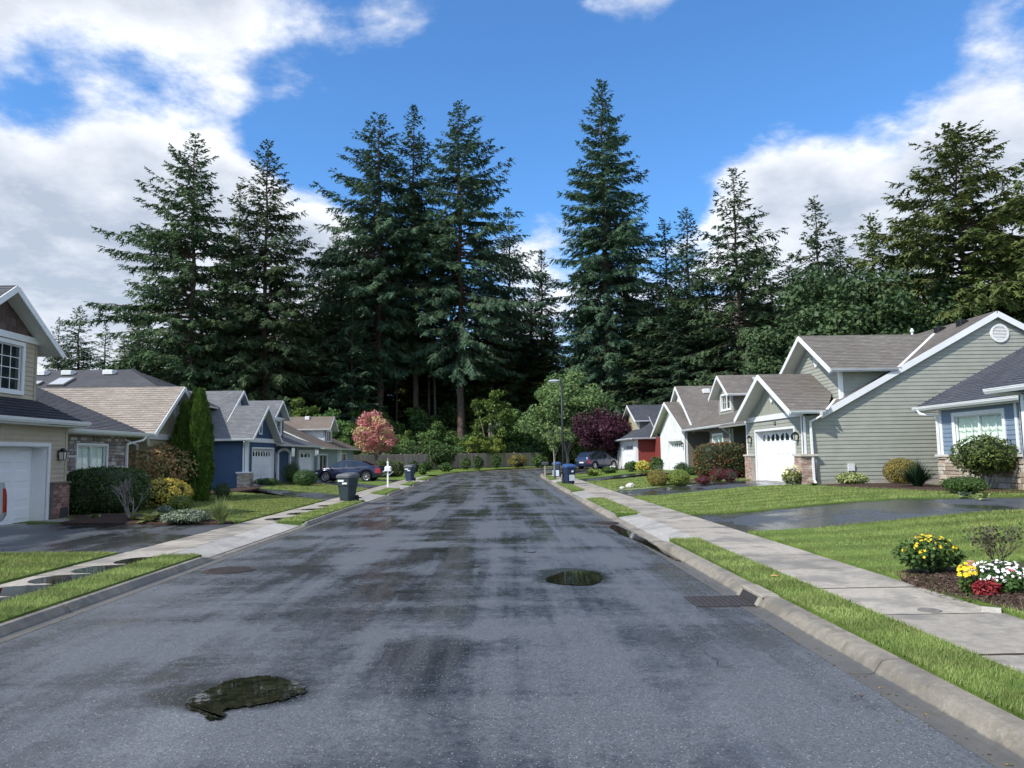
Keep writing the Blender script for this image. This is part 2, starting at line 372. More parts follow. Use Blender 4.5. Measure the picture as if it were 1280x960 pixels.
def asphalt(name, dry, wetc, r_dry, r_wet, streaks=True, bias=0.0):
    m, t, b = newmat(name); p = geo(t)
    a = t.noise(t.vmath('MULTIPLY', p, (1.0, .55, 1)), .55, 6, .62, .4)
    s = t.noise(t.vmath('MULTIPLY', p, (1.15, .045, 1)), 1.0, 5, .6)
    s2 = t.noise(t.vmath('MULTIPLY', p, (.16, 1.1, 1)), 1.0, 5, .65, .3)
    fine = t.noise(p, 85, 3, .75); mid = t.noise(p, 11, 5, .7)
    f = t.math('ADD', t.math('MULTIPLY', a, .42), t.math('ADD', t.math('MULTIPLY', s, .48), t.math('MULTIPLY', s2, .25))) if streaks else t.math('MULTIPLY', a, 1.12)
    f = t.math('ADD', f, t.math('MULTIPLY', t.math('SUBTRACT', mid, .5), .16))
    w = t.ramp(f, .515+bias, .66+bias)                 # 0 = merely damp, 1 = water film
    c = t.mix(w, dry+(1,), wetc+(1,))
    if streaks:
        c = t.mix(t.math('MULTIPLY', t.ramp(s, .50, .72), .55), c, (.21, .22, .24, 1))  # pale streaks paint the sky's glare into the asphalt colour
        wob = t.math('MULTIPLY', t.math('SUBTRACT', t.noise(p, 3.0, 5, .6), .5), .8)
        for (ux, uy, ra, rb) in ((-1.93, 5.78, .62, .42), (.98, 10.9, .55, .85)):
            dv = t.vmath('LENGTH', t.vmath('MULTIPLY', t.vmath('SUBTRACT', p, (ux, uy, 0)), (1/ra, 1/rb, 0)))
            k = t.ramp(t.math('ADD', dv, wob), 1.15, .75); w = t.math('MAXIMUM', w, k); c = t.mix(k, c, (.020, .021, .022, 1))
    v = t.new('ShaderNodeTexVoronoi', i_Vector=p, i_Scale=70.0); sp = t.new('ShaderNodeSeparateXYZ'); t.put(sp, '0', v.outputs['Color'])
    v2 = t.new('ShaderNodeTexVoronoi', i_Vector=p, i_Scale=115.0); sp2 = t.new('ShaderNodeSeparateXYZ'); t.put(sp2, '0', v2.outputs['Color'])
    g_ = t.math('ADD', t.ramp(sp.outputs[1], 0, 1, .70, 1.15, False), t.ramp(sp2.outputs[0], 0, 1, -.15, .26, False))
    c = t.vmath('MULTIPLY', c, t.new('ShaderNodeCombineXYZ', i_0=g_, i_1=g_, i_2=g_).outputs[0])
    stone = t.math('MULTIPLY', t.ramp(sp.outputs[0], .90, .93), t.ramp(v.outputs['Distance'], .40, .28))
    c = t.mix(t.math('MULTIPLY', stone, .6), c, (.45, .45, .45, 1))
    t.put(b, 'Base Color', c); t.put(b, 'Roughness', t.ramp(w, 0, 1, r_dry, r_wet, False)); b.inputs['Specular IOR Level'].default_value = .55
    bp = t.new('ShaderNodeBump', i_Strength=.75, i_Distance=.008, i_Height=fine); t.put(bp, 'Strength', t.ramp(w, 0, 1, .8, .22, False)); t.put(b, 'Normal', bp.outputs[0])
    MATS[name] = m; return m
ROAD = asphalt('wet_asphalt', (.102, .109, .120), (.022, .024, .027), .50, .12)
DRIVE = asphalt('driveway_asphalt', (.060, .065, .074), (.022, .024, .027), .42, .14, False, -.06)
def water():
    m, t, b = newmat('water'); p = geo(t)
    c = t.mix(t.ramp(t.noise(p, 12, 4, .7), .3, .7), (.006, .008, .005, 1), (.026, .026, .015, 1))
    t.put(b, 'Base Color', c); b.inputs['Roughness'].default_value = .02; b.inputs['Specular IOR Level'].default_value = .5
    bp = t.new('ShaderNodeBump', i_Strength=.04, i_Distance=.01, i_Height=t.noise(p, 9, 2, .5)); t.put(b, 'Normal', bp.outputs[0])
    MATS['water'] = m; return m
WATER = water()
def grass_ground():
    m, t, b = newmat('lawn_turf'); p = geo(t)
    n = t.noise(p, 1.1, 5, .65); f = t.noise(t.vmath('MULTIPLY', p, (1, 1, .3)), 45, 3, .7); st = t.noise(t.vmath('MULTIPLY', p, (.25, 2.2, 1)), 1, 3, .5)
    c = t.mix(t.ramp(n, .3, .7), (.12, .19, .036, 1), (.20, .27, .062, 1))
    c = t.mix(t.ramp(st, .45, .6, 0, .45), c, (.095, .165, .032, 1))
    c = t.mix(t.ramp(f, .35, .65, 0, .55), c, (.045, .085, .016, 1))
    sx = t.new('ShaderNodeSeparateXYZ'); t.put(sx, '0', p)
    ph = t.math('SINE', t.math('ADD', t.math('MULTIPLY', sx.outputs[1], 5.6), t.math('MULTIPLY', sx.outputs[0], .9)))
    k = t.math('MULTIPLY', t.ramp(ph, -.3, .3, .86, 1.08), t.ramp(t.noise(p, .45, 4, .6), .35, .7, .88, 1.12)); c = t.vmath('MULTIPLY', c, t.new('ShaderNodeCombineXYZ', i_0=k, i_1=k, i_2=k).outputs[0])
    t.put(b, 'Base Color', c); b.inputs['Roughness'].default_value = .8; b.inputs['Specular IOR Level'].default_value = .15
    bp = t.new('ShaderNodeBump', i_Strength=.9, i_Distance=.03, i_Height=f); t.put(b, 'Normal', bp.outputs[0])
    MATS['lawn_turf'] = m; return m
TURF = grass_ground()
SOIL = plain('forest_soil', (.045, .050, .022), .95, .5, .6, .8, 12)

# ---------------------------------------------------------------- terrain
GZ = .11
def sm(a, b, x):
    t = min(1, max(0, (x-a)/(b-a))); return t*t*(3-2*t)
def zg(x, y):
    """height of the lots above the gutter"""
    if x > 4.7: return GZ + .33*sm(4.9, 10.5, x)*(1 if y < 62 else max(0, 1-(y-62)/25)) + .12*sm(62, 90, y)
    return GZ + .14*sm(70, 90, y)
def bilin(c, u, v):
    a = Vector(c[0]).lerp(Vector(c[1]), u); b = Vector(c[3]).lerp(Vector(c[2]), u); return a.lerp(b, v)
def sheet(name, corners, nu, nv, dz, mat, skirt=.15, zf=zg, bulge=None, kind='structure', parent=None):
    """ground sheet between four corners (x, y), draped on the terrain, with a skirt round its edge"""
    mb = MB(); vs = []
    for j in range(nv+1):
        for i in range(nu+1):
            p = bilin([(*c, 0) for c in corners], i/nu, j/nv)
            if bulge: p.x, p.y = bulge(p.x, p.y)
            vs.append((p.x, p.y, zf(p.x, p.y)+dz))
    fs = [(j*(nu+1)+i, j*(nu+1)+i+1, (j+1)*(nu+1)+i+1, (j+1)*(nu+1)+i) for j in range(nv) for i in range(nu)]
    rim = [i for i in range(nu+1)] + [j*(nu+1)+nu for j in range(1, nv+1)] + [nv*(nu+1)+i for i in range(nu-1, -1, -1)] + [j*(nu+1) for j in range(nv-1, 0, -1)]
    b = len(vs); vs += [(vs[k][0], vs[k][1], vs[k][2]-skirt) for k in rim]; n = len(rim)
    fs += [(rim[(i+1) % n], rim[i], b+i, b+(i+1) % n) for i in range(n)]
    # orientation: make the top face up
    a, bb, c = Vector(vs[fs[0][0]]), Vector(vs[fs[0][1]]), Vector(vs[fs[0][2]])
    if (bb-a).cross(c-a).z < 0: fs = [tuple(reversed(f)) for f in fs]
    mb.add(vs, fs); o = mb.build(name, mat, parent); 
    if kind: o['kind'] = kind
    return o
def patch(name, pts, dz, mat, dome=0.0, skirt=.08, kind='structure', label=None, rnd=None):
    """free-form ground patch from an outline, slightly domed"""
    cx = sum(p[0] for p in pts)/len(pts); cy = sum(p[1] for p in pts)/len(pts); mb = MB(); vs = []; R = 5; n = len(pts)
    for k in range(1, R+1):
        for (x, y) in pts:
            X = cx+(x-cx)*k/R; Y = cy+(y-cy)*k/R
            vs.append((X, Y, zg(X, Y)+dz+dome*(1-(k/R)**2)+(rnd.uniform(-.012, .012) if rnd and k < R else 0)))
    fs = [((k)*n+i, (k)*n+(i+1) % n, (k-1)*n+(i+1) % n, (k-1)*n+i) for k in range(1, R) for i in range(n)]
    vs.append((cx, cy, zg(cx, cy)+dz+dome)); fs += [(i, (i+1) % n, len(vs)-1) for i in range(n)]
    b = len(vs); vs += [(v[0], v[1], v[2]-skirt) for v in vs[(R-1)*n:R*n]]
    fs += [((R-1)*n+(i+1) % n, (R-1)*n+i, b+i, b+(i+1) % n) for i in range(n)]
    ar = sum(pts[i][0]*pts[(i+1) % n][1]-pts[(i+1) % n][0]*pts[i][1] for i in range(n))
    if ar > 0: fs = fs[:(R-1)*n] + fs[(R-1)*n:]; fs = [tuple(reversed(f)) if i < (R-1)*n else f for i, f in enumerate(fs)]
    else: fs = [f if i < (R-1)*n else tuple(reversed(f)) for i, f in enumerate(fs)]
    mb.add(vs, fs); o = mb.build(name, mat, None, smooth=False); o['kind'] = kind
    return o
def smooth_outline(pts, n=6, amp=0.0, rnd=None):
    out = []; L = len(pts)
    for i in range(L):
        p0, p1, p2, p3 = [Vector((*pts[(i+k-1) % L], 0)) for k in range(4)]
        for j in range(n):
            t = j/n
            q = .5*((2*p1)+(-p0+p2)*t+(2*p0-5*p1+4*p2-p3)*t*t+(-p0+3*p1-3*p2+p3)*t**3)
            out.append((q.x+(rnd.uniform(-amp, amp) if rnd else 0), q.y+(rnd.uniform(-amp, amp) if rnd else 0)))
    return out

gmb = MB(); N = 40
xs = [-400, -200, -120, -80, -60, -30, -12, -5.2, -4.9, 2.7, 3, 4.7, 5.5, 6.5, 7.5, 8.5, 9.5, 10.5, 14, 30, 60, 90, 140, 220, 400]
ys = [-60, -20, -5, 10, 30, 50, 60, 65, 70, 75, 80, 85, 90, 100, 120, 160, 240, 400, 700]
vs = [(x, y, (zg(x, y) if (x > 3 or x < -5.1) else GZ)-.22) for y in ys for x in xs]
nx = len(xs)
gmb.add(vs, [(j*nx+i, j*nx+i+1, (j+1)*nx+i+1, (j+1)*nx+i) for j in range(len(ys)-1) for i in range(nx-1)])
gmb.build('ground', SOIL)['kind'] = 'structure'
tag(bpy.data.objects['ground'], 'earth under the lawns and the woods')

# road centre strip, bending away to the right beyond the last house
LC = [(-4.77, -14), (-4.77, 0), (-4.77, 10), (-4.77, 20), (-4.8, 30), (-4.88, 40), (-4.98, 50), (-5.1, 60), (-5.2, 68), (-5.0, 73), (-3.9, 78), (-1.4, 83.5), (4.3, 93), (13, 103), (30, 113)]
RC = [(2.64, -14), (2.64, 0), (2.64, 10), (2.64, 20), (2.66, 30), (2.72, 40), (2.8, 50), (2.9, 60), (3.2, 67), (3.9, 70.5), (4.9, 74), (6.4, 78), (9.5, 84), (19, 94), (36, 104)]
def dens_line(pts, n=4):
    out = []
    for i in range(len(pts)-1):
        for k in range(n): out.append(tuple(Vector(pts[i]).lerp(Vector(pts[i+1]), k/n)))
    return out + [pts[-1]]
L2_, R2_ = dens_line(LC), dens_line(RC)
mb = MB(); NX = 8; vs = []
for a, b in zip(L2_, R2_):
    for i in range(NX+1):
        t = i/NX; vs.append((a[0]+(b[0]-a[0])*t, a[1]+(b[1]-a[1])*t, .004+.02*(1-(2*t-1)**2)+.10*sm(78, 100, a[1])))
mb.add(vs, [(j*(NX+1)+i, j*(NX+1)+i+1, (j+1)*(NX+1)+i+1, (j+1)*(NX+1)+i) for j in range(len(L2_)-1) for i in range(NX)])
tag(mb.build('road', ROAD, smooth=True), 'wet grey asphalt street with puddles', kind='structure')

# kerbs: gutter pan and rounded kerb in cast segments
def kerb_root(name, label): 
    o = bpy.data.objects.new(name, None); COL.objects.link(o); ORG[o.name] = Vector((0, 0, 0)); o['kind'] = 'structure'; o['label'] = label; return o
def offs(line, d):
    out = []
    for i, p in enumerate(line):
        a = Vector(line[max(i-1, 0)]); b = Vector(line[min(i+1, len(line)-1)]); t = (b-a).normalized(); nrm = Vector((t.y, -t.x))
        out.append((p[0]+nrm.x*d, p[1]+nrm.y*d))
    return out
def resample(line, step, y0, y1):
    pts = [Vector(p) for p in line]; out = []; s = 0; acc = 0
    for i in range(len(pts)-1):
        L = (pts[i+1]-pts[i]).length; t = s
        while t < L: out.append(tuple(pts[i].lerp(pts[i+1], t/L))); t += step
        s = t-L
    return [p for p in out if y0 <= p[1] <= y1]
DROPS_R = [(14.6, 20.6), (28.4, 34.6), (46.0, 51.4), (64, 66)]
DROPS_L = [(13.4, 19.6), (29.2, 34.6), (40.2, 45.2), (51.0, 55.5)]
def khigh(y, drops):
    h = 1.0
    for a, b in drops: h = min(h, 1-(sm(a-.45, a+.25, y)*(1-sm(b-.25, b+.45, y))))
    return .028 + .082*h
def make_kerb(root, line, side, drops, pan=.17, width=.26):
    """side +1: kerb to the right of the line seen along it"""
    pts = resample(line, .5, -12, 101); seg = 6
    for s in range(0, len(pts)-1, seg):
        q = pts[s:s+seg+1]
        if len(q) < 2: break
        secs = []
        for i, p in enumerate(q):
            j = min(s+i, len(pts)-2); t = (Vector(pts[j+1])-Vector(pts[max(j-1, 0)])).normalized(); n = Vector((t.y, -t.x))*side
            P_ = Vector(p)
            if i == 0: P_ = P_ + t*.008
            if i == len(q)-1: P_ = P_ - t*.008
            zb = .10*sm(78, 100, P_.y); h = khigh(P_.y, drops) if P_.y < 64 else .11
            prof = [(-.015, .008), (pan-.02, .002), (pan+.01, .012), (pan+.05, h*.62), (pan+.075, h*.9), (pan+.12, h), (pan+width-.03, h+.004), (pan+width, h-.012), (pan+width, -.1), (-.015, -.1)]
            secs.append([(P_.x+n.x*o, P_.y+n.y*o, z+zb) for o, z in prof])
        k = len(secs[0]); vs = [v for sc_ in secs for v in sc_]
        fs = [(i*k+j, i*k+(j+1) % k, (i+1)*k+(j+1) % k, (i+1)*k+j) for i in range(len(secs)-1) for j in range(k)]
        fs += [tuple(range(k-1, -1, -1)), tuple(range((len(secs)-1)*k, len(secs)*k))]
        if side < 0: fs = [tuple(reversed(f)) for f in fs]
        MB().add(vs, fs).build('kerb_stone', KERB, root)
kr = kerb_root('kerb_east', 'concrete kerb and gutter along the sunlit side of the street')
kl = kerb_root('kerb_west', 'concrete kerb and gutter in front of the shaded garages')
make_kerb(kr, RC, 1, DROPS_R); make_kerb(kl, LC, -1, DROPS_L, .13, .15)

# sidewalks: separate slabs with recessed joints
JOINT = plain('joint_dirt', (.035, .030, .022), .95, .3, 30)
def slabs(root, x0, x1, y0, y1, step, mat, ph=0.0, xf=lambda y: 0.0, grow=()):
    y = y0+ph
    while y < y1:
        a, b = y+.019, y+step-.019; dx = xf(y+step/2); dx2 = xf(y+step)
        z = GZ + RND.uniform(-.003, .003); za = z+RND.uniform(-.002, .002)
        mb = MB(); e = .012
        for (i, zz) in ((0, -.1), (0, -e), (e, 0)):
            mb.v += [(x0+dx+i, a+i, z+zz), (x1+dx-i, a+i, z+zz), (x1+dx-i, b-i, za+zz), (x0+dx+i, b-i, za+zz)]
        for k in range(2):
            for i in range(4): mb.f.append((k*4+i, k*4+(i+1) % 4, (k+1)*4+(i+1) % 4, (k+1)*4+i)); mb.uv.append(None)
        mb.f.append((8, 9, 10, 11)); mb.uv.append(None)
        mb.build('paving_slab', mat, root)
        jb = MB(); jb.box(x0+dx+.01, x1+dx-.01, y+step-.0195, y+step+.0195, -.1, GZ-.003); jb.build('joint', JOINT, root); y += step
bendR = lambda y: (.02 if y < 30 else .02+(y-30)*.009)
bendL = lambda y: (0 if y < 25 else -(y-25)*.012)
wr = kerb_root('sidewalk_east', 'pale concrete sidewalk past the striped lawns'); wl = kerb_root('sidewalk_west', 'narrow puddled concrete sidewalk past the shaded garages')
slabs(wr, 3.63, 4.85, -3.0, 62, 1.5, WALK, .1, bendR)
slabs(wl, -6.64, -5.70, -1, 66, .92, WALK, .26, bendL)
# aprons of the driveways between sidewalk and kerb
def apron(a, b, side, joint=None):
    if side > 0: x0, x1 = 3.07, 3.622
    else: x0, x1 = -5.692, -5.055
    xb = bendR((a+b)/2) if side > 0 else bendL((a+b)/2)
    ks = [a+(b-a)*k/2 for k in range(3)]
    for p, q in zip(ks[:-1], ks[1:]):
        mb = MB(); lo, hi = .036, GZ-.001
        zi, zo = (lo, hi) if side > 0 else (hi, lo)
        p_, q_ = p+.006, q-.006
        mb.add([(x0+xb, p_, zi), (x1+xb, p_, zo), (x1+xb, q_, zo), (x0+xb, q_, zi), (x0+xb, p_, -.1), (x1+xb, p_, -.1), (x1+xb, q_, -.1), (x0+xb, q_, -.1)],
               [(0,1,2,3),(4,7,6,5),(0,4,5,1),(1,5,6,2),(2,6,7,3),(3,7,4,0)])
        mb.build('driveway_apron', APRON, None)['kind'] = 'structure'
for a, b in ((14.6, 20.6), (28.4, 34.6), (46.0, 51.4)): apron(a, b, 1)
for a, b in ((13.4, 19.6), (29.2, 34.6), (40.2, 45.2), (51.0, 55.5)): apron(a, b, -1)

# grass verges between kerb and sidewalk
def verge(x0, x1, y0, y1, bend):
    f = lambda x, y: (x+bend(y), y)
    n = max(2, int((y1-y0)/1.5))
    return sheet('verge', [(x0, y0), (x1, y0), (x1, y1), (x0, y1)], 3, n, .018, TURF, .16, lambda x, y: GZ, f)
for a, b in ((-3, 14.4), (20.8, 28.2), (34.8, 45.8), (51.6, 62)): verge(3.075, 3.615, a, b, bendR)
for a, b in ((-1, 13.2), (19.8, 29.0), (34.8, 40.0), (45.4, 50.8), (55.7, 64)): verge(-5.685, -5.05, a, b, bendL)

# lawns, each between two driveways; they stand a little proud of paving and beds
LW = lambda name, c, nu=12, nv=8, dz=.03: sheet(name, c, nu, nv, dz, TURF, .14)
LW('lawn', [(4.87, -3), (40, -3), (40, 15.4), (4.87, 15.4)], 24, 8)
LW('lawn', [(4.87, 20.0), (15.4, 19.6), (15.4, 28.9), (4.87, 28.9)], 16, 8)
LW('lawn', [(4.9, 33.6), (13, 34.9), (14, 45.5), (5.0, 45.7)], 12, 8)
LW('lawn', [(5.05, 50.8), (12.8, 54), (12.5, 60), (5.2, 64.5)], 12, 6)
LW('lawn', [(-30, -3), (-6.66, -3), (-6.66, 13.6), (-30, 16.6)], 10, 8)
LW('lawn', [(-13, 20.6), (-6.66, 19.9), (-6.7, 29.5), (-12.9, 38.0)], 10, 10)
LW('lawn', [(-13.5, 43.5), (-6.76, 33.9), (-6.85, 39.8), (-14.9, 55.8)], 10, 8)
LW('lawn', [(-14.9, 62), (-6.9, 44.6), (-7.0, 50.4), (-14.9, 64)], 10, 6)
LW('lawn', [(-14.9, 67), (-7.05, 55.0), (-6.2, 74), (-16, 88)], 10, 10)
# far verge in front of the fence, following the bend
mb = MB(); out = offs(LC, -.33); A = [p for p in dens_line(out, 3) if p[1] > 66]
far = [(p[0]-(4.3 if p[1] < 90 else 3.6), p[1]+(6.5 if p[1] > 70 else 0)) for p in A]
vs = [(x, y, zg(x, y)+.02) for ab in zip(far, A) for x, y in ab]
mb.add(vs, [(2*i, 2*i+1, 2*i+3, 2*i+2) for i in range(len(A)-1)]); mb.build('verge', TURF)['kind'] = 'structure'

# driveways
DW = lambda c, nu=14, nv=8, mat=DRIVE: sheet('driveway', c, nu, nv, .004, mat, .1)
DW([(4.86, 15.5), (17, 15.3), (17, 19.7), (4.86, 19.95)])
DW([(4.88, 29.0), (11.55, 29.3), (11.7, 35.0), (4.92, 33.5)])
DW([(5.0, 46.0), (13.0, 53.4), (13.0, 59.4), (5.05, 50.6)])
DW([(-6.65, 13.8), (-12.75, 14.2), (-12.75, 22.2), (-6.65, 19.4)])
DW([(-6.7, 29.6), (-14.95, 45.8), (-14.95, 51.2), (-6.75, 33.8)])
DW([(-6.86, 40.0), (-14.95, 56.6), (-14.95, 61.8), (-6.9, 44.4)])
DW([(-7.0, 50.6), (-14.95, 50.9+9), (-14.95, 66.5), (-7.05, 54.8)], mat=DRIVE)
DW([(7.0, 63.5), (12.3, 66.2), (12.3, 75), (6.3, 70.5)])
# pale concrete edging and path beside the second driveway
sheet('path', [(4.95, 33.6), (11.5, 35.05), (11.5, 35.6), (4.95, 33.85)], 10, 1, .036, APRON, .1)
sheet('path', [(10.6, 35.62), (11.6, 35.62), (12.6, 42), (11.8, 42)], 4, 4, .034, APRON, .1)
sheet('path', [(-12.75, 22.25), (-12.1, 22.25), (-12.1, 27), (-12.85, 27)], 2, 3, .03, APRON, .1)
sheet('path', [(-12.42, 21.0), (-11.0, 20.42), (-11.75, 21.7), (-12.3, 22.3)], 4, 2, .045, APRON, .1)
sheet('path', [(-12.74, 15.0), (-12.42, 15.0), (-12.42, 22.0), (-12.74, 22.0)], 1, 3, .018, APRON, .1)
sheet('path', [(11.15, 29.6), (11.42, 29.6), (11.42, 34.6), (11.15, 34.6)], 1, 3, .02, APRON, .1)
# mulch beds
rb = random.Random(3)
patch('mulch_bed', smooth_outline([(-11.5, 20.45), (-10.5, 20.15), (-8.5, 19.75), (-6.85, 19.5), (-7.2, 20.3), (-8.6, 20.9), (-9.6, 22.3), (-11.2, 23.2), (-12.75, 24.0), (-12.5, 22.4), (-11.9, 21.4)], 5, .03, rb), .034, MULCH, .10, .12, rnd=rb)
patch('mulch_bed', smooth_outline([(12.2, 24.4), (13.4, 21.6), (15.3, 21.0), (15.3, 26.4), (14.8, 28.7), (12.6, 28.8), (11.3, 28.2), (11.3, 27.2)], 5, .03, rb), .036, MULCH, .06, .1, rnd=rb)
patch('mulch_bed', smooth_outline([(4.88, 9.5), (4.92, 8.2), (5.0, 7.5), (5.6, 7.4), (6.6, 7.9), (7.4, 8.8), (6.8, 9.9), (6.0, 10.2), (5.2, 10.1)], 5, .02, rb), .038, MULCH, .05, .08, rnd=rb)
patch('mulch_bed', smooth_outline([(8.2, 34.9), (11.3, 35.7), (12.6, 38.5), (12.4, 42.2), (11.0, 42.3), (10.2, 38.8), (8.8, 36.6)], 5, .03, rb), .036, MULCH, .06, .1, rnd=rb)
patch('mulch_bed', smooth_outline([(-14.8, 37.5), (-14.6, 44.9), (-13.9, 45.2), (-13.2, 41.5), (-13.4, 37.6)], 4, .03, rb), .036, MULCH, .06, .1, rnd=rb)
patch('mulch_bed', smooth_outline([(-14.8, 51.4), (-11.6, 47.2), (-11.0, 47.8), (-13.6, 54.8), (-14.8, 56.2)], 4, .03, rb), .036, MULCH, .06, .1, rnd=rb)
patch('mulch_bed', smooth_outline([(6.2, 60.5), (9.0, 62), (12.5, 65.2), (11.6, 66.0), (8.4, 63.9), (6.0, 62.3)], 4, .03, rb), .036, MULCH, .06, .1, rnd=rb)

# puddles
def puddle(name, pts, z, label, amp=.012):
    o = smooth_outline(pts, 14, amp, rb); n = len(o)
    mb = MB(); mb.add([(x, y, z) for x, y in o], [tuple(range(n)) if sum(o[i][0]*o[(i+1) % n][1]-o[(i+1) % n][0]*o[i][1] for i in range(n)) > 0 else tuple(range(n-1, -1, -1))])
    ob = mb.build(name, WATER); ob['kind'] = 'structure'; ob['label'] = label; return ob
def zroad(x): t = (x+4.77)/7.41; return .004+.02*(1-(2*t-1)**2)
def ppx(px, py, z):
    d = px_dir(px, py); k = (z-EYE)/d.z; return (d.x*k, d.y*k)
zr = zroad(-1.9)+.010
puddle('puddle', [ppx(*q, zr) for q in ((232, 884), (238, 873), (262, 861), (290, 849), (330, 845), (362, 849), (382, 858), (374, 868), (345, 876), (310, 882), (284, 886), (280, 896), (262, 899), (252, 892))], zr, 'irregular dark puddle nearest the camera on the left of the road', .022)
zr = zroad(1.0)+.009
puddle('puddle', [ppx(*q, zr) for q in ((682, 724), (694, 718), (712, 714), (738, 714), (751, 718), (749, 727), (738, 731), (712, 731), (692, 729))], zr, 'oval puddle mirroring the trees in mid road', .02)
puddle('puddle', [(2.70, 18.6), (2.80, 17.0), (2.83, 14.5), (2.82, 12.4), (2.74, 12.6), (2.66, 14.6), (2.52, 16.4), (2.50, 18.0)], .0175, 'long thin puddle in the gutter at the dropped kerb', .02)
for k, (ya, wx) in enumerate(((7.64, .66), (8.56, .66), (9.48, .62), (10.40, .56), (11.32, .50), (12.24, .36))):
    puddle('puddle', [(-5.72, ya+.05), (-5.72-wx*.6, ya+.06), (-5.72-wx, ya+.10), (-5.72-wx*1.25, ya+.36), (-5.72-wx*1.05, ya+.72), (-5.72-wx*.5, ya+.83), (-5.72, ya+.83)], GZ+.0075, 'puddle lying on a slab of the narrow sidewalk', .015)
for k, (ya, wx) in enumerate(((20.5, .5), (22.4, .45), (24.2, .5), (26.0, .4), (31, .5))):
    puddle('puddle', [(-5.72, ya+.05), (-5.72-wx, ya+.12), (-5.72-wx*1.2, ya+.42), (-5.72-wx*.9, ya+.7), (-5.72, ya+.76)], GZ+.0075, 'thin puddle on the narrow sidewalk beside the garage drive', .015)

# manholes and the storm drain
def disc(mb, x, y, r, z0, z1, n=28):
    vs = [(x+r*cos(2*pi*i/n), y+r*sin(2*pi*i/n), z) for z in (z0, z1) for i in range(n)]
    mb.add(vs, [tuple(range(n, 2*n))]+[(i, (i+1) % n, n+(i+1) % n, n+i) for i in range(n)])
IRON = plain('cast_iron', (.045, .036, .034), .5, .3, 30, .8, 60, spec=.4)
def manhole(x, y, z, label):
    t = thing('manhole_cover', (x, y, z), label, 'manhole cover')
    m = MB(); disc(m, x, y, .38, z-.01, z+.006); m.build('cover_rim', plain('rust_ring', (.05, .04, .035), .8), t)
    m = MB(); disc(m, x, y, .33, z, z+.012)
    for i in range(-4, 5):
        w = sqrt(max(.01, .3**2-(i*.065)**2)); m.box(x-w, x+w, y+i*.065-.012, y+i*.065+.012, z+.012, z+.017)
    m.build('cover_plate', IRON, t); return t
manhole(*ppx(757, 653, .03), zroad(2.2)+.004, 'round iron manhole cover near the right gutter')
manhole(*ppx(287, 711.5, .03), zroad(-3.9)+.004, 'round iron manhole cover near the left gutter')
gx, gy = 2.44, 8.95
t = thing('storm_drain', (gx, gy, 0), 'iron storm drain grate with black kerb opening by the grass verge', 'storm drain')
m = MB(); zz = .012
m.box(gx-.30, gx+.40, gy-.30, gy-.26, -.02, zz+.006); m.box(gx-.30, gx+.40, gy+.26, gy+.30, -.02, zz+.006); m.box(gx-.30, gx-.26, gy-.26, gy+.26, -.02, zz+.006); m.box(gx+.36, gx+.40, gy-.26, gy+.26, -.02, zz+.006)
m.build('grate_frame', IRON, t)
m = MB(); m.box(gx-.26, gx+.36, gy-.26, gy+.26, -.02, .0125); m.build('dark_pit_panel', DARKIN, t)  # shallow dark slab under the bars, painted as the shade of a pit
for i in range(10):
    m = MB(); x = gx-.235+i*.062; m.box(x-.018, x+.018, gy-.255, gy+.255, .006, .018); m.build('bar', IRON, t)
HC = plain('hood_concrete', (.27, .245, .205), .85, .2, 8, .4)
m = MB(); m.bbox(2.845, 3.05, gy-.34, gy+.40, .085, .128, .012); m.build('kerb_hood', HC, t)
m = MB(); m.add([(2.800, gy-.24, .014), (2.800, gy+.30, .014), (2.846, gy+.30, .095), (2.846, gy-.24, .095)], [(0, 1, 2, 3)]); m.build('dark_opening_panel', DARKIN, t)  # black panel on the kerb face, paints the shade inside the opening
for yy in (gy-.29, gy+.35):
    m = MB(); m.prism([(2.79, yy-.05, .012), (2.79, yy+.05, .012), (2.85, yy+.05, .10), (2.85, yy-.05, .10)], (.03, 0, 0)); m.build('kerb_cheek', HC, t)
for (x, y, lb) in (ppx(1162, 763, GZ)+('small round water meter lid in the broad sidewalk',),):
    m = MB(); disc(m, x, y, .11, GZ-.01, GZ+.006, 20); tag(m.build('meter_lid', plain('lid_concrete', (.17, .16, .145), .8, .2, 20, .4)), lb, 'meter lid')

# hairline cracks in the asphalt
CR = plain('crack_dark', (.012, .012, .013), .7)
rc = random.Random(14)
for (pts_, w_) in (([(664, 640), (668, 650), (664, 660), (672, 672)], .02), ([(690, 640), (694, 652), (702, 664)], .018), ([(655, 689), (664, 691), (672, 689)], .07), ([(700, 596), (712, 604), (724, 600)], .03), ([(595, 676), (640, 680), (700, 678), (760, 684)], .014), ([(430, 905), (520, 893), (600, 902), (690, 896)], .006), ([(860, 800), (900, 830), (980, 850)], .006)):
    P_ = [Vector((*ppx(*q, .02), 0)) for q in pts_]; L = []
    for a, b in zip(P_[:-1], P_[1:]):
        for k in range(6): L.append(a.lerp(b, k/6)+Vector((rc.uniform(-.03, .03), rc.uniform(-.05, .05), 0)))
    mb = MB(); vs = []
    for i, p in enumerate(L):
        d = (L[min(i+1, len(L)-1)]-L[max(i-1, 0)]).normalized(); n_ = Vector((d.y, -d.x, 0)); w = w_*rc.uniform(.4, 1)*(1-abs(2*i/(len(L)-1)-1)**3)*.5
        for sg in (1, -1): q = p+n_*w*sg; vs.append((q.x, q.y, zroad(q.x)+.0045))
    mb.add(vs, [(2*i, 2*i+1, 2*i+3, 2*i+2) for i in range(len(L)-1)]); mb.build('road_crack', CR)['kind'] = 'structure'

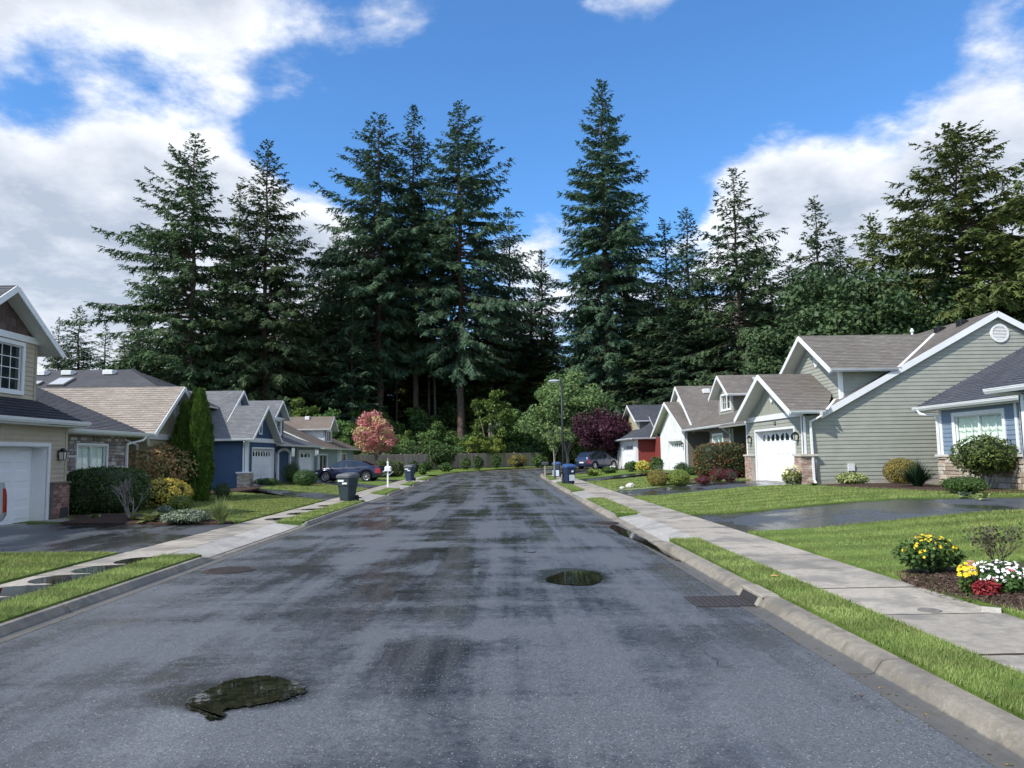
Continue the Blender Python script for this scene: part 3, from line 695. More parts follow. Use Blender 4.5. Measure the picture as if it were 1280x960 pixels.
# ---------------------------------------------------------------- building kit
class Fr:
    """wall frame: point(u, z, off) with off outward along the wall's normal"""
    def __init__(s, ox, oy, ux, uy, nx, ny): s.o = (ox, oy); s.u = (ux, uy); s.n = (nx, ny)
    def __call__(s, u, z, off=0.0): return (s.o[0]+s.u[0]*u+s.n[0]*off, s.o[1]+s.u[1]*u+s.n[1]*off, z)
def face_out(fr, pts, flip=False):
    return pts
def fpoly(mb, fr, poly, off):
    """polygon facing outward"""
    P_ = [fr(u, z, off) for u, z in poly]; nrm = Vector((0, 0, 0))
    for i in range(len(P_)): nrm += Vector(P_[i]).cross(Vector(P_[(i+1) % len(P_)]))
    if nrm.x*fr.n[0]+nrm.y*fr.n[1] < 0: P_ = P_[::-1]
    mb.add(P_, [tuple(range(len(P_)))])
def fbox(mb, fr, u0, u1, z0, z1, o0, o1):
    a = [fr(u, z, o) for o in (o0, o1) for u, z in ((u0, z0), (u1, z0), (u1, z1), (u0, z1))]
    fs = [(0,1,2,3), (7,6,5,4), (0,4,5,1), (1,5,6,2), (2,6,7,3), (3,7,4,0)]
    # check orientation
    A, B, C = Vector(a[4]), Vector(a[5]), Vector(a[6]); n = (B-A).cross(C-A)
    if (n.x*fr.n[0]+n.y*fr.n[1]) > 0: fs = [tuple(reversed(f)) for f in fs]; 
    mb.add(a, fs)
def fprism(mb, fr, poly, o0, o1):
    mb.prism([fr(u, z, o0) for u, z in poly], Vector(fr(0, 0, o1))-Vector(fr(0, 0, o0)))
def wall(root, fr, poly, holes=(), mat=None, th=.16, name='wall'):
    mb = MB()
    for q in split(poly, holes): fprism(mb, fr, q, -th, 0)
    return mb.build(name, mat or plain('sheathing', (.3, .3, .28)), root)
def siding(parent, fr, poly, holes, exp, mat, single=False, batten=False, proud=.022):
    z0 = min(p[1] for p in poly); z1 = max(p[1] for p in poly); allm = MB(); z = z0; k = 0
    if batten:
        for q in split(poly, holes): fprism(allm, fr, q, 0, .012)
        u = min(p[0] for p in poly); ue = max(p[0] for p in poly)
        while u < ue:
            st = clip(clip(poly, 0, u, 1), 0, u+.05, -1) if clip(poly, 0, u, 1) else []
            if st:
                for q in split(st, holes): fprism(allm, fr, q, .012, .034)
            u += exp
        o = allm.build('batten_cladding', mat, parent); o['kind'] = 'stuff'; return o
    while z < z1-.005:
        st = clip(poly, 1, z, 1); st = clip(st, 1, z+exp, -1) if st else []
        if st:
            for q in split(st, holes):
                if area(q) < .001: continue
                mb = MB() if single else allm
                P_ = [fr(u, zz, proud-(proud-.004)*(zz-z)/exp) for u, zz in q]; nrm = Vector((0, 0, 0))
                for i in range(len(P_)): nrm += Vector(P_[i]).cross(Vector(P_[(i+1) % len(P_)]))
                if nrm.x*fr.n[0]+nrm.y*fr.n[1] < 0: P_ = P_[::-1]
                mb.add(P_, [tuple(range(len(P_)))])
                lo = [p for p in q if p[1] < z+.002]
                if len(lo) >= 2:
                    a, b = min(p[0] for p in lo), max(p[0] for p in lo)
                    mb.add([fr(a, z, 0), fr(b, z, 0), fr(b, z, proud), fr(a, z, proud)], [(0, 1, 2, 3)])
                if single: mb.build('siding_board', mat, parent)
        z += exp; k += 1
    if not single and allm.v: o = allm.build('siding', mat, parent); o['kind'] = 'stuff'; return o
def roof(root, pts, mat, th=.10, exp=.15, name='roof', under=None):
    """one roof plane: slab, shingle courses on top, painted soffit below"""
    P_ = [Vector(p) for p in pts]; n = (P_[1]-P_[0]).cross(P_[2]-P_[0]).normalized()
    if n.z < 0: P_ = P_[::-1]; n = -n
    h = Vector((0, 0, 1)).cross(n).normalized(); s = n.cross(h); o = P_[0]
    q2 = [((p-o).dot(h), (p-o).dot(s)) for p in P_]
    sl = MB(); sl.prism(P_, -n*th); slab = sl.build(name, under or SOFFIT, root)
    b0 = min(q[1] for q in q2); b1 = max(q[1] for q in q2); mb = MB(); b = b0; off = RND.uniform(0, 9)
    to3 = lambda a, bb, lift: o+h*a+s*bb+n*lift
    while b < b1-.01:
        st = clip(q2, 1, b, 1); st = clip(st, 1, b+exp, -1) if st else []
        if st and area(st) > 1e-4:
            mb.add([to3(a, bb, .024-.016*(bb-b)/exp) for a, bb in st], [tuple(range(len(st)))], [[(a+off, bb-b0) for a, bb in st]])
            lo = [p for p in st if p[1] < b+.002]
            if len(lo) >= 2:
                a0, a1 = min(p[0] for p in lo), max(p[0] for p in lo)
                mb.add([to3(a0, b, .002), to3(a1, b, .002), to3(a1, b, .024), to3(a0, b, .024)], [(0, 1, 2, 3)], [[(a0+off, b-b0+.001)]*4])
        b += exp
    c = mb.build('shingles', mat, slab); c['kind'] = 'stuff'
    return slab
def trim(parent, name, p0, p1, w, h, mat=WHITE, up=(0, 0, 1), off=(0, 0)):
    return MB().beam(p0, p1, w, h, up, off).build(name, mat, parent)
def gutter(root, p0, p1, out, mat=WHITE, name='gutter', sz=.12):
    """K-style gutter with a rolled lip; out = outward unit vector"""
    p0, p1, o = Vector(p0), Vector(p1), Vector(out); u = Vector((0, 0, 1))
    prof = [(0, 0), (.62*sz, 0), (.95*sz, .55*sz), (.95*sz, .8*sz), (1.05*sz, .85*sz), (1.05*sz, sz), (.92*sz, sz), (.85*sz, .8*sz), (.1, .78*sz) if False else (.12*sz, .75*sz), (.08*sz, sz), (0, sz)]
    vs = [p+o*a+u*(b-sz) for p in (p0, p1) for a, b in prof]; k = len(prof)
    fs = [(i, (i+1) % k, k+(i+1) % k, k+i) for i in range(k)]+[tuple(range(k-1, -1, -1)), tuple(range(k, 2*k))]
    return MB().add(vs, fs).build(name, mat, root)
def downspout(root, pts, mat=WHITE, w=.075):
    mb = MB(); pts = [Vector(p) for p in pts]
    for a, b in zip(pts[:-1], pts[1:]):
        up = (0, 1, 0) if abs((b-a).normalized().z) > .9 else (0, 0, 1)
        d = (b-a).normalized(); mb.beam(a-d*.02, b+d*.02, w, w*.8, up)
    return mb.build('downspout', mat, root)
def window(root, fr, u0, u1, z0, z1, sashes=2, cols=2, rows=2, tw=.09, glass=None, curtain=True, name='window', mull=.014, rec=.05):
    """window in a hole of the wall; casing stands proud, panes sit back"""
    mb = MB()
    fbox(mb, fr, u0-tw, u0, z0-tw, z1+tw, -.06, .045); fbox(mb, fr, u1, u1+tw, z0-tw, z1+tw, -.06, .045)
    fbox(mb, fr, u0, u1, z1, z1+tw, -.06, .047); fbox(mb, fr, u0, u1, z0-tw, z0, -.06, .06)
    wf = mb.build(name, WHITE, root)
    sw = (u1-u0)/sashes
    for k in range(sashes):
        a, b = u0+k*sw, u0+(k+1)*sw; m2 = MB(); e = .035
        fbox(m2, fr, a, a+e, z0, z1, -rec-.03, -.015); fbox(m2, fr, b-e, b, z0, z1, -rec-.03, -.015)
        fbox(m2, fr, a+e, b-e, z0, z0+e, -rec-.03, -.016); fbox(m2, fr, a+e, b-e, z1-e, z1, -rec-.03, -.016); m2.build('sash', WHITE, wf)
        A, B, Z0, Z1 = a+e, b-e, z0+e, z1-e
        for i in range(cols):
            for j in range(rows):
                m3_ = MB(); fbox(m3_, fr, A+(B-A)*i/cols+(.5*mull if i else 0), A+(B-A)*(i+1)/cols-(.5*mull if i < cols-1 else 0), Z0+(Z1-Z0)*j/rows+(.5*mull if j else 0), Z0+(Z1-Z0)*(j+1)/rows-(.5*mull if j < rows-1 else 0), -rec-.012, -rec-.004)
                m3_.build('pane', glass or clearglass(), wf)
        if cols*rows > 1:
            m4 = MB()
            for i in range(1, cols): u = A+(B-A)*i/cols; fbox(m4, fr, u-mull/2, u+mull/2, Z0, Z1, -rec-.016, -rec+.006)
            for j in range(1, rows): z = Z0+(Z1-Z0)*j/rows; fbox(m4, fr, A, B, z-mull/2, z+mull/2, -rec-.017, -rec+.005)
            m4.build('muntin', WHITE, wf)
    m5 = MB(); fbox(m5, fr, u0-.3, u1+.3, z0-.3, z1+.3, -.45, -.4); m5.build('dark_room_panel', DARKIN, wf)  # dark panel behind the panes, painted as an unlit room
    if curtain and not glass:
        m6 = MB(); n = 60; W_ = (u1-u0)
        vs = []; 
        for i in range(n+1):
            u = u0+W_*i/n; o = -.13+.022*sin(i*1.9)+.01*sin(i*.7)
            vs += [fr(u, z0, o), fr(u, z1, o)]
        m6.add(vs, [(2*i, 2*i+2, 2*i+3, 2*i+1) for i in range(n)]); m6.build('curtain', CURT, wf)
    return wf
def garage_door(root, fr, u0, u1, z0, z1, rec, cols, rows=4, wins=True, arch=True, jamb=WHITE, tw=.1):
    """sectional door set back in its opening, raised panels, windows in the top row"""
    mb = MB()
    fbox(mb, fr, u0-tw, u0, z0, z1+tw, -.02, .04); fbox(mb, fr, u1, u1+tw, z0, z1+tw, -.02, .04); fbox(mb, fr, u0, u1, z1, z1+tw, -.02, .042)
    fbox(mb, fr, u0+.002, u0+.022, z0, z1-.024, -rec-.05, -.01); fbox(mb, fr, u1-.022, u1-.002, z0, z1-.024, -rec-.05, -.01); fbox(mb, fr, u0+.002, u1-.002, z1-.022, z1-.002, -rec-.05, -.01)
    mb.build('door_casing', jamb, root); u0 += .023; u1 -= .023; z1 -= .023
    m = MB(); fbox(m, fr, u0, u1, z0+.012, z1, -rec-.05, -rec); d = m.build('garage_door', DOORW, root)
    m = MB(); fbox(m, fr, u0, u1, z0, z0+.012, -rec-.045, -rec-.004); m.build('door_seal', BLACK, d)
    H = (z1-z0-.012)/rows; cw = (u1-u0)/cols
    for r in range(rows):
        a, b = z0+.012+r*H, z0+.012+(r+1)*H
        m = MB(); fbox(m, fr, u0+.003, u1-.003, a+.004, b-.004, -rec, -rec+.012); sec = m.build('door_section', DOORW, d)
        if r < rows-1 or not wins:
            mp = MB()
            for c in range(cols):
                x0, x1 = u0+c*cw+.09, u0+(c+1)*cw-.09
                o = -rec+.012
                vs = [fr(u, z, of) for (u, z, of) in ((x0, a+.09, o), (x1, a+.09, o), (x1, b-.09, o), (x0, b-.09, o), (x0+.03, a+.12, o+.012), (x1-.03, a+.12, o+.012), (x1-.03, b-.12, o+.012), (x0+.03, b-.12, o+.012))]
                fs = [(4, 5, 6, 7), (0, 1, 5, 4), (1, 2, 6, 5), (2, 3, 7, 6), (3, 0, 4, 7)]
                A, B, C = Vector(vs[4]), Vector(vs[5]), Vector(vs[6]); n = (B-A).cross(C-A)
                if n.x*fr.n[0]+n.y*fr.n[1] < 0: fs = [tuple(reversed(f)) for f in fs]
                one = MB().add(vs, fs); one.build('door_panel', DOORW, d)
        else:
            G = glassmat('door_glass', (.015, .018, .022))
            for c in range(cols):
                x0, x1 = u0+c*cw+.07, u0+(c+1)*cw-.07; zc = a+.09; zt = b-.07; fr2 = MB(); n = 10; k = (c % 2)
                pts = [(x0, zc), (x1, zc)]
                for i in range(n+1):
                    t = 1-i/n; u = x0+(x1-x0)*t
                    g = (t if k == 0 else 1-t) if arch else .5
                    pts.append((u, zc+(zt-zc)*((.62+.38*sin(g*pi/2)) if arch else 1)))
                fprism(fr2, fr, pts, -rec+.010, -rec+.026); pn = MB()
                cx = (x0+x1)/2; cz = (zc+zt)/2; inn = [(cx+(u-cx)*.84, cz+(z-cz)*.80) for u, z in pts]
                fr2.build('window_frame', DOORW, d); fprism(pn, fr, inn, -rec+.02, -rec+.029); pn.build('window_pane', G, d)
    return d
def lantern(root, fr, u, z):
    m = MB(); fbox(m, fr, u-.05, u+.05, z-.09, z+.09, 0, .025); fbox(m, fr, u-.012, u+.012, z+.05, z+.075, .02, .12)
    c = fr(u, z, .13)
    def ringbox(w0, w1, za, zb):
        m.add([(c[0]+sx*w, c[1]+sy*w, zz) for w, zz in ((w0, za), (w1, zb)) for sx, sy in ((-1,-1),(1,-1),(1,1),(-1,1))], [(0,3,2,1),(4,5,6,7),(0,1,5,4),(1,2,6,5),(2,3,7,6),(3,0,4,7)])
    ringbox(.085, .03, z+.09, z+.18); ringbox(.09, .09, z+.075, z+.09); ringbox(.06, .07, z-.16, z-.14)
    for sx in (-1, 1):
        for sy in (-1, 1): m.beam((c[0]+sx*.06, c[1]+sy*.06, z-.15), (c[0]+sx*.078, c[1]+sy*.078, z+.08), .014, .014, (0, 1, 0))
    l = m.build('wall_lantern', BLACK, root)
    g = MB(); g.add([(c[0]+sx*w, c[1]+sy*w, zz) for w, zz in ((.052, z-.138), (.068, z+.074)) for sx, sy in ((-1,-1),(1,-1),(1,1),(-1,1))], [(0,3,2,1),(4,5,6,7),(0,1,5,4),(1,2,6,5),(2,3,7,6),(3,0,4,7)])
    g.build('lantern_glass', plain('lantern_glass', (.55, .55, .5), .1, .02), l); return l
def oval_vent(root, fr, u, z, ru, rz, off=.04, slats=8):
    m = MB(); n = 28
    for (a, b, o0, o1) in ((1.0, .78, 0, off+.02),):
        vs = []
        for i in range(n):
            c, s_ = cos(2*pi*i/n), sin(2*pi*i/n)
            vs += [fr(u+ru*c, z+rz*s_, 0), fr(u+ru*c, z+rz*s_, o1), fr(u+ru*b*c, z+rz*b*s_, o1), fr(u+ru*b*c, z+rz*b*s_, 0)]
        fs = [(4*i+k, 4*i+(k+1) % 4, 4*((i+1) % n)+(k+1) % 4, 4*((i+1) % n)+k) for i in range(n) for k in range(3)]
        m.add(vs, fs)
    v = m.build('gable_vent', VENTW, root)
    m = MB(); fpoly(m, fr, [(u+ru*.8*cos(2*pi*i/n), z+rz*.8*sin(2*pi*i/n)) for i in range(n)], .024); m.build('vent_back', plain('vent_shadow', (.25, .25, .25)), v)
    for i in range(slats):
        t = -1+2*(i+.5)/slats; hw = ru*.78*sqrt(max(0, 1-t*t)); zz = z+rz*.78*t; m = MB(); hh = rz*.78/slats
        m.add([fr(u-hw, zz+hh*.75, .028), fr(u+hw, zz+hh*.75, .028), fr(u+hw, zz-hh*.75, .055), fr(u-hw, zz-hh*.75, .055)], [(0, 1, 2, 3)])
        m.build('vent_slat', VENTW, v)
    return v
def stonework(parent, fr, poly, holes, w, h, mat, name='stone', proud=(.02, .05), cap=290, seed=1, gap=.012, joined=False):
    r = random.Random(seed); z0 = min(p[1] for p in poly); z1 = max(p[1] for p in poly); u0 = min(p[0] for p in poly); u1 = max(p[0] for p in poly)
    z = z0; n = 0; jm = MB()
    while z < z1-.02:
        hh = h*r.uniform(.7, 1.3); 
        if z+hh > z1-.04: hh = z1-z
        u = u0-r.uniform(0, w*.6)
        while u < u1:
            ww = w*r.uniform(.55, 1.5); a, b = max(u, u0)+gap/2, min(u+ww, u1)-gap/2
            if b-a > .03:
                q = clip(clip(clip(clip(poly, 0, a, 1), 0, b, -1) or [(0, 0)]*3, 1, z+gap/2, 1) or [(0, 0)]*3, 1, z+hh-gap/2, -1)
                for q_ in (split(q, holes) if q and area(q) > 1e-4 else []):
                    if area(q_) < .0015: continue
                    pr = r.uniform(*proud); cu = sum(p[0] for p in q_)/len(q_); cz = sum(p[1] for p in q_)/len(q_)
                    m = MB() if (n < cap and not joined) else jm
                    back = [fr(x, y, -.01) for x, y in q_]; mid = [fr(x, y, pr*.7) for x, y in q_]
                    fr_ = [fr(cu+(x-cu)*.86, cz+(y-cz)*.78, pr*r.uniform(.85, 1.15)) for x, y in q_]; k = len(q_)
                    fs = [(i, (i+1) % k, k+(i+1) % k, k+i) for i in range(k)]+[(k+i, k+(i+1) % k, 2*k+(i+1) % k, 2*k+i) for i in range(k)]+[tuple(range(2*k, 3*k))]
                    m.add(back+mid+fr_, fs)
                    if m is not jm: m.build(name, mat, parent)
                    n += 1
            u += ww
        z += hh
    if jm.v:
        o = jm.build(name+'_courses', mat, parent); o['kind'] = 'stuff'
def roof_vent(root, x, y, z, s=.35, mat=None, h=.16):
    m = MB(); m.bbox(x-s/2, x+s/2, y-s/2, y+s/2, z-.15, z+h, .03); return m.build('roof_vent', mat or BLACK, root)
def skylight(root, c, h, s, w, l, name='skylight'):
    """c centre on the roof plane, h across and s up-slope unit vectors"""
    c, h, s = Vector(c), Vector(h).normalized(), Vector(s).normalized(); n = h.cross(s); n = n if n.z > 0 else -n
    q = [c+h*a*w/2+s*b*l/2 for a, b in ((-1,-1),(1,-1),(1,1),(-1,1))]
    m = MB(); m.prism(q, n*.12); k = m.build(name, plain('skylight_curb', (.12, .11, .10)), root)
    q = [c+n*.121+h*a*w*.42+s*b*l*.44 for a, b in ((-1,-1),(1,-1),(1,1),(-1,1))]
    m = MB(); m.prism(q, n*.02); m.build('skylight_glass', glassmat('skylight_glass', (.35, .38, .42), .08), k); return k
def numerals(root, fr, u, z, text, size, mat):
    for k, ch in enumerate(text):
        cu = bpy.data.curves.new('house_number', 'FONT'); cu.body = ch; cu.size = size; cu.extrude = .008; cu.align_x = 'CENTER'
        tmp = bpy.data.objects.new('house_number_tmp', cu); COL.objects.link(tmp); bpy.context.view_layer.update()
        me = bpy.data.meshes.new_from_object(tmp.evaluated_get(bpy.context.evaluated_depsgraph_get())); bpy.data.objects.remove(tmp)
        me.materials.clear(); me.materials.append(mat)
        side = 1 if (fr.u[0]*(-fr.n[1])+fr.u[1]*fr.n[0]) > 0 else -1
        p = Vector(fr(u+side*(k-(len(text)-1)/2)*size*.62, z, .035))-org(root)
        zx_ = Vector((0, 0, 1)); nn = Vector((fr.n[0], fr.n[1], 0)); xx = zx_.cross(nn)
        M = Matrix((xx, zx_, nn)).transposed().to_4x4(); M.translation = p
        o = link_mesh('house_number', me, root); o.matrix_local = M

SH_BROWN = shingle('shingle_weathered', (.165, .145, .130), (.215, .195, .175), (.28, .26, .235))
SH_TAN = shingle('shingle_tan', (.30, .255, .215), (.36, .315, .27), (.44, .40, .35))
SH_SLATE = shingle('shingle_slate', (.065, .070, .085), (.095, .10, .12), (.13, .14, .165))
SH_GREY = shingle('shingle_grey', (.15, .155, .165), (.195, .20, .21), (.26, .27, .28))
SH_DARK = shingle('shingle_charcoal', (.095, .095, .105), (.125, .125, .135), (.17, .17, .18))
SH_BR2 = shingle('shingle_brown', (.18, .145, .12), (.22, .18, .15), (.27, .23, .20))
S_SAGE = plain('sage_siding', (.325, .335, .29), .55, .06, 2.5, stain=.12)
S_TAN = plain('tan_siding', (.46, .40, .30), .55, .06, 2.5, stain=.12)
S_BEIGE = plain('beige_siding', (.42, .39, .27), .55, .06)
S_BLUE = plain('blue_siding', (.17, .235, .32), .5, .06, 2.5, stain=.12)
S_NAVY = plain('navy_siding', (.042, .082, .16), .5, .08)
S_TAUPE = plain('taupe_siding', (.16, .145, .125), .6, .06)
S_RED = plain('red_siding', (.22, .045, .035), .6, .08)
S_PALE = plain('pale_blue_siding', (.30, .37, .41), .6, .06)
S_SHAKE = plain('shake_brown', (.12, .085, .075), .8, .3, 8)
ST_GREY = pieces_mat('ledge_stone', [(.31, .27, .245), (.45, .41, .385), (.20, .17, .16), (.36, .30, .26), (.60, .56, .53), (.25, .22, .21)])
ST_TAN = pieces_mat('field_stone', [(.40, .33, .26), (.52, .45, .37), (.32, .26, .20), (.58, .53, .46), (.45, .36, .27)])
BRICK = cells_mat('brick_pink', [(.36, .24, .19), (.45, .32, .26), (.30, .20, .16), (.52, .44, .38)], (5, 5, 13))
BRICK_D = cells_mat('brick_dark', [(.23, .12, .095), (.30, .16, .13), (.17, .09, .075), (.38, .24, .20)], (5, 5, 13))
MORTAR = plain('mortar', (.38, .34, .30), .95)
MORTAR_D = plain('mortar_dark', (.15, .14, .13), .95)
def V3(*a): return Vector(a)

# ---------------------------------------------------------------- houses
FZ = .44     # garage floors on the right-hand lots
# ---- sage green house (right)
H = thing('house', (11.4, 28.9, FZ), 'sage green gabled house whose tall blank lap-sided wall faces the camera', 'house')
frs = Fr(11.4, 28.9, 1, 0, 0, -1)          # long side wall, u = X-11.4
frf = Fr(11.4, 28.9, 0, 1, -1, 0)          # garage front, u = Y-28.9
side = [(0, FZ), (15.3, FZ), (15.3, 3.15), (7.65, 6.78), (.95, 3.10), (0, 3.02)]
wall(H, frs, side, mat=S_SAGE)
m = MB(); fbox(m, frs, -.02, 15.3, FZ-.3, FZ+.2, -.1, .012); m.build('foundation', CONC_F, H)
siding(H, frs, [(.0, FZ+.19), (15.3, FZ+.19), (15.3, 3.15), (7.65, 6.78), (.95, 3.10), (0, 3.02)], [], .146, S_SAGE, single=True)
gf = [(0, FZ), (6.6, FZ), (6.6, 3.1), (3.05, 4.78), (0, 3.05)]
door = (.85, 5.35, FZ-.05, 2.60)
wall(H, frf, gf, [door], S_SAGE)
siding(H, frf, [(.02, FZ+1.1), (6.6, FZ+1.1), (6.6, 3.1), (0.02, 3.05)], [(.72, 5.48, 0, 2.72)], .146, S_SAGE, single=True)
siding(H, frf, [(.10, 3.26), (6.45, 3.26), (3.05, 4.72)], [(2.78, 3.32, 3.72, 4.42)], .2, S_SAGE, batten=True)
trim(H, 'frieze_board', frf(-.10, 3.15, .03), frf(6.7, 3.15, .03), .06, .22)
garage_door(H, frf, .85, 5.35, FZ, 2.60, .28, 8)
lantern(H, frf, .42, 2.28); lantern(H, frf, 5.95, 2.28)
numerals(H, frf, 2.85, 2.80, '13', .24, BLACK)
for n_, (a, b) in enumerate(((-.02, .62), (5.62, 6.62))):
    m = MB(); fbox(m, frf, a, b, FZ-.1, 1.52, 0, .14)
    if n_ == 0: fbox(m, frs, -.14, .42, FZ-.1, 1.52, 0, .12)
    pr = m.build('pier', MORTAR, H)
    stonework(pr, Fr(11.26, 28.9, 0, 1, -1, 0), [(a-(.12 if n_ == 0 else 0), FZ-.05), (b, FZ-.05), (b, 1.5), (a-(.12 if n_ == 0 else 0), 1.5)], [], .2, .068, BRICK, 'brick', (.012, .02), seed=5+n_, gap=.012)
    if n_ == 0: stonework(pr, Fr(11.4, 28.78, 1, 0, 0, -1), [(-.15, FZ-.05), (.42, FZ-.05), (.42, 1.5), (-.15, 1.5)], [], .2, .068, BRICK, 'brick', (.012, .02), seed=9)
    m = MB(); m.box(11.20, 11.42 if n_ else 11.86, 28.9+a-(.20 if n_ == 0 else .04), 28.9+b+.05, 1.52, 1.60); m.build('pier_cap', plain('cap_stone', (.52, .48, .42)), pr)
m = MB(); fbox(m, frf, -.035, .10, 1.6, 3.04, 0, .035); fbox(m, frs, -.03, .10, 1.6, 3.02, 0, .035); m.build('corner_board', WHITE, H)
m = MB(); fbox(m, frf, 6.52, 6.63, 1.6, 3.1, 0, .035); m.build('corner_board', WHITE, H)
downspout(H, [(11.95, 28.42, 3.12), (11.95, 28.44, 3.02), (11.66, 28.80, 2.80), (11.66, 28.70, .6), (11.66, 28.55, .5)])
m = MB(); fbox(m, frs, 1.62, 1.86, .95, 1.22, .015, .09); fbox(m, frs, 1.70, 1.78, FZ+.1, .95, .015, .05); m.build('meter_box', plain('meter_grey', (.6, .6, .6)), H)
# main roof: ridge along the street at X 19.05
sl_m = (6.95-3.14)/(19.05-12.07)
roof(H, [(12.07, 28.76, 3.14), (12.07, 42.5, 3.14), (19.05, 42.5, 6.95), (19.05, 28.76, 6.95)], SH_BROWN)
roof(H, [(19.05, 28.76, 6.95), (19.05, 42.5, 6.95), (27.2, 42.5, 2.50), (27.2, 28.76, 2.50)], SH_BROWN)
trim(H, 'rake_board', (12.02, 28.745, 3.02), (19.05, 28.745, 6.83), .03, .22); trim(H, 'rake_board', (19.05, 28.743, 6.83), (27.2, 28.743, 2.38), .03, .22)
# garage roof, ridge square to the street
zmain = lambda x: 3.14+(x-12.07)*sl_m
gy0, gym, gy1, gz0, gzr = 28.52, 31.9, 35.35, 3.22, 4.93
roof(H, [(10.8, gy0, gz0), (12.18, gy0, gz0), (13.05, 29.98, gz0+(29.98-gy0)/(gym-gy0)*(gzr-gz0)), (13.05, gym, gzr), (10.8, gym, gzr)], SH_BROWN)
roof(H, [(10.8, gy1, gz0), (16.0, gy1, gz0), (16.0, gym, gzr), (10.8, gym, gzr)], SH_BROWN)
trim(H, 'rake_board', (10.785, gy0, gz0-.10), (10.785, gym, gzr-.10), .03, .2, up=(0, 0, 1)); trim(H, 'rake_board', (10.783, gym, gzr-.10), (10.783, gy1, gz0-.10), .03, .2)
trim(H, 'valley_flashing', (12.16, 28.42, 3.25), (13.02, 29.66, 3.70), .10, .02)
gutter(H, (10.8, gy0+.02, gz0), (12.12, gy0+.02, gz0), (0, -1, 0))
# dormer over the garage
dy0, dym, dy1, dz0, dzr = 28.72, 31.65, 34.6, 4.80, 6.50
zx = lambda z: 12.07+(z-3.14)/sl_m
frd = Fr(13.05, 29.2, 0, 1, -1, 0); frds = Fr(13.05, 29.2, 1, 0, 0, -1)
wall(H, frd, [(0, 3.4), (4.9, 3.4), (4.9, 4.85), (2.45, 6.28), (0, 4.85)], mat=S_SAGE)
siding(H, frd, [(0, 3.5), (4.9, 3.5), (4.9, 4.85), (2.45, 6.25), (0, 4.85)], [], .146, S_SAGE, single=True)
wall(H, frds, [(.0, zmain(13.05)-.05), (2.6, zmain(15.65)-.05), (2.6, 4.7), (0, 4.7)], mat=S_SAGE)
siding(H, frds, [(.0, zmain(13.05)), (0, 4.72), (2.15, 4.72), (2.15, zmain(15.2))], [], .146, S_SAGE, single=True)
m = MB(); fbox(m, frd, -.03, .10, 3.6, 4.8, 0, .035); fbox(m, frds, -.03, .10, 3.66, 4.72, 0, .035); m.build('corner_board', WHITE, H)
roof(H, [(12.5, dy0, dz0), (zx(dz0), dy0, dz0), (zx(dzr), dym, dzr), (12.5, dym, dzr)], SH_BROWN)
roof(H, [(12.5, dy1, dz0), (zx(dz0), dy1, dz0), (zx(dzr), dym, dzr), (12.5, dym, dzr)], SH_BROWN)
trim(H, 'rake_board', (12.485, dy0, dz0-.09), (12.485, dym, dzr-.09), .03, .18); trim(H, 'rake_board', (12.483, dym, dzr-.09), (12.483, dy1, dz0-.09), .03, .18)
gutter(H, (12.5, dy0+.02, dz0), (zx(dz0)-.05, dy0+.02, dz0), (0, -1, 0), plain('gutter_shadow_grey', (.55, .56, .58)))
trim(H, 'valley_flashing', (zx(dz0), dy0, dz0+.035), (zx(dzr), dym, dzr+.035), .12, .02)
oval_vent(H, frd, 2.05, 5.5, .20, .36); oval_vent(H, frs, 7.75, 6.1, .36, .36, slats=10)
oval_vent(H, frf, 3.05, 4.07, .17, .33, .05)
for x, y in ((17.6, 31.0), (17.9, 33.2), (18.2, 35.6)): pass
roof_vent(H, 18.35, 33.4, zmain(18.35)+.02); roof_vent(H, 18.45, 31.6, zmain(18.45)+.02); roof_vent(H, 18.5, 30.1, zmain(18.5)+.02)
m = MB(); m.tube([(17.6, 32.2, 6.2), (17.6, 32.2, 6.75)], .05); m.tube([(17.6, 32.2, 6.72), (17.6, 32.2, 6.86)], [.09, .03]); m.build('flue_pipe', WHITE, H)

# ---- pale blue house (far right)
H = thing('house', (15.4, 22, FZ), 'slate-roofed blue house with a curtained window and a low stone base', 'house')
fr = Fr(15.4, 26.7, 0, -1, -1, 0)          # u = 26.7 - Y
WN = (.85, 3.35, 1.5, 2.80)
wall(H, fr, [(0, FZ-.1), (8, FZ-.1), (8, 3.1), (0, 3.1)], [WN], S_BLUE)
siding(H, fr, [(.0, 1.53), (8, 1.53), (8, 3.1), (0, 3.1)], [(WN[0]-.09, WN[1]+.09, WN[2]-.09, WN[3]+.09)], .146, S_BLUE, single=True)
frb = Fr(15.4, 26.7, 1, 0, 0, 1); wall(H, frb, [(0, FZ-.1), (9.0, FZ-.1), (9.0, 3.1), (4.3, 5.4), (0, 3.1)], mat=S_BLUE); siding(H, frb, [(0, FZ), (9, FZ), (9, 3.1), (4.3, 5.4), (0, 3.1)], [], .146, S_BLUE)
window(H, fr, *WN, sashes=2, cols=3, rows=3, tw=.13)
m = MB(); fbox(m, fr, -.10, 7.5, FZ-.15, 1.45, -.02, .10); base = m.build('stone_base', MORTAR, H)
stonework(base, Fr(15.3, 26.7, 0, -1, -1, 0), [(-.1, FZ-.1), (7.0, FZ-.1), (7.0, 1.44), (-.1, 1.44)], [], .42, .15, ST_TAN, 'stone', (.02, .07), seed=3)
m = MB(); fbox(m, fr, -.16, 7.5, 1.45, 1.53, -.02, .2); m.build('base_ledge', plain('ledge_cap', (.55, .53, .5)), base)
m = MB(); fbox(m, fr, -.03, .10, 1.53, 3.05, 0, .035); fbox(m, fr, 3.95, 4.06, 1.53, 3.05, 0, .05); m.build('corner_board', WHITE, H)
rs = .522
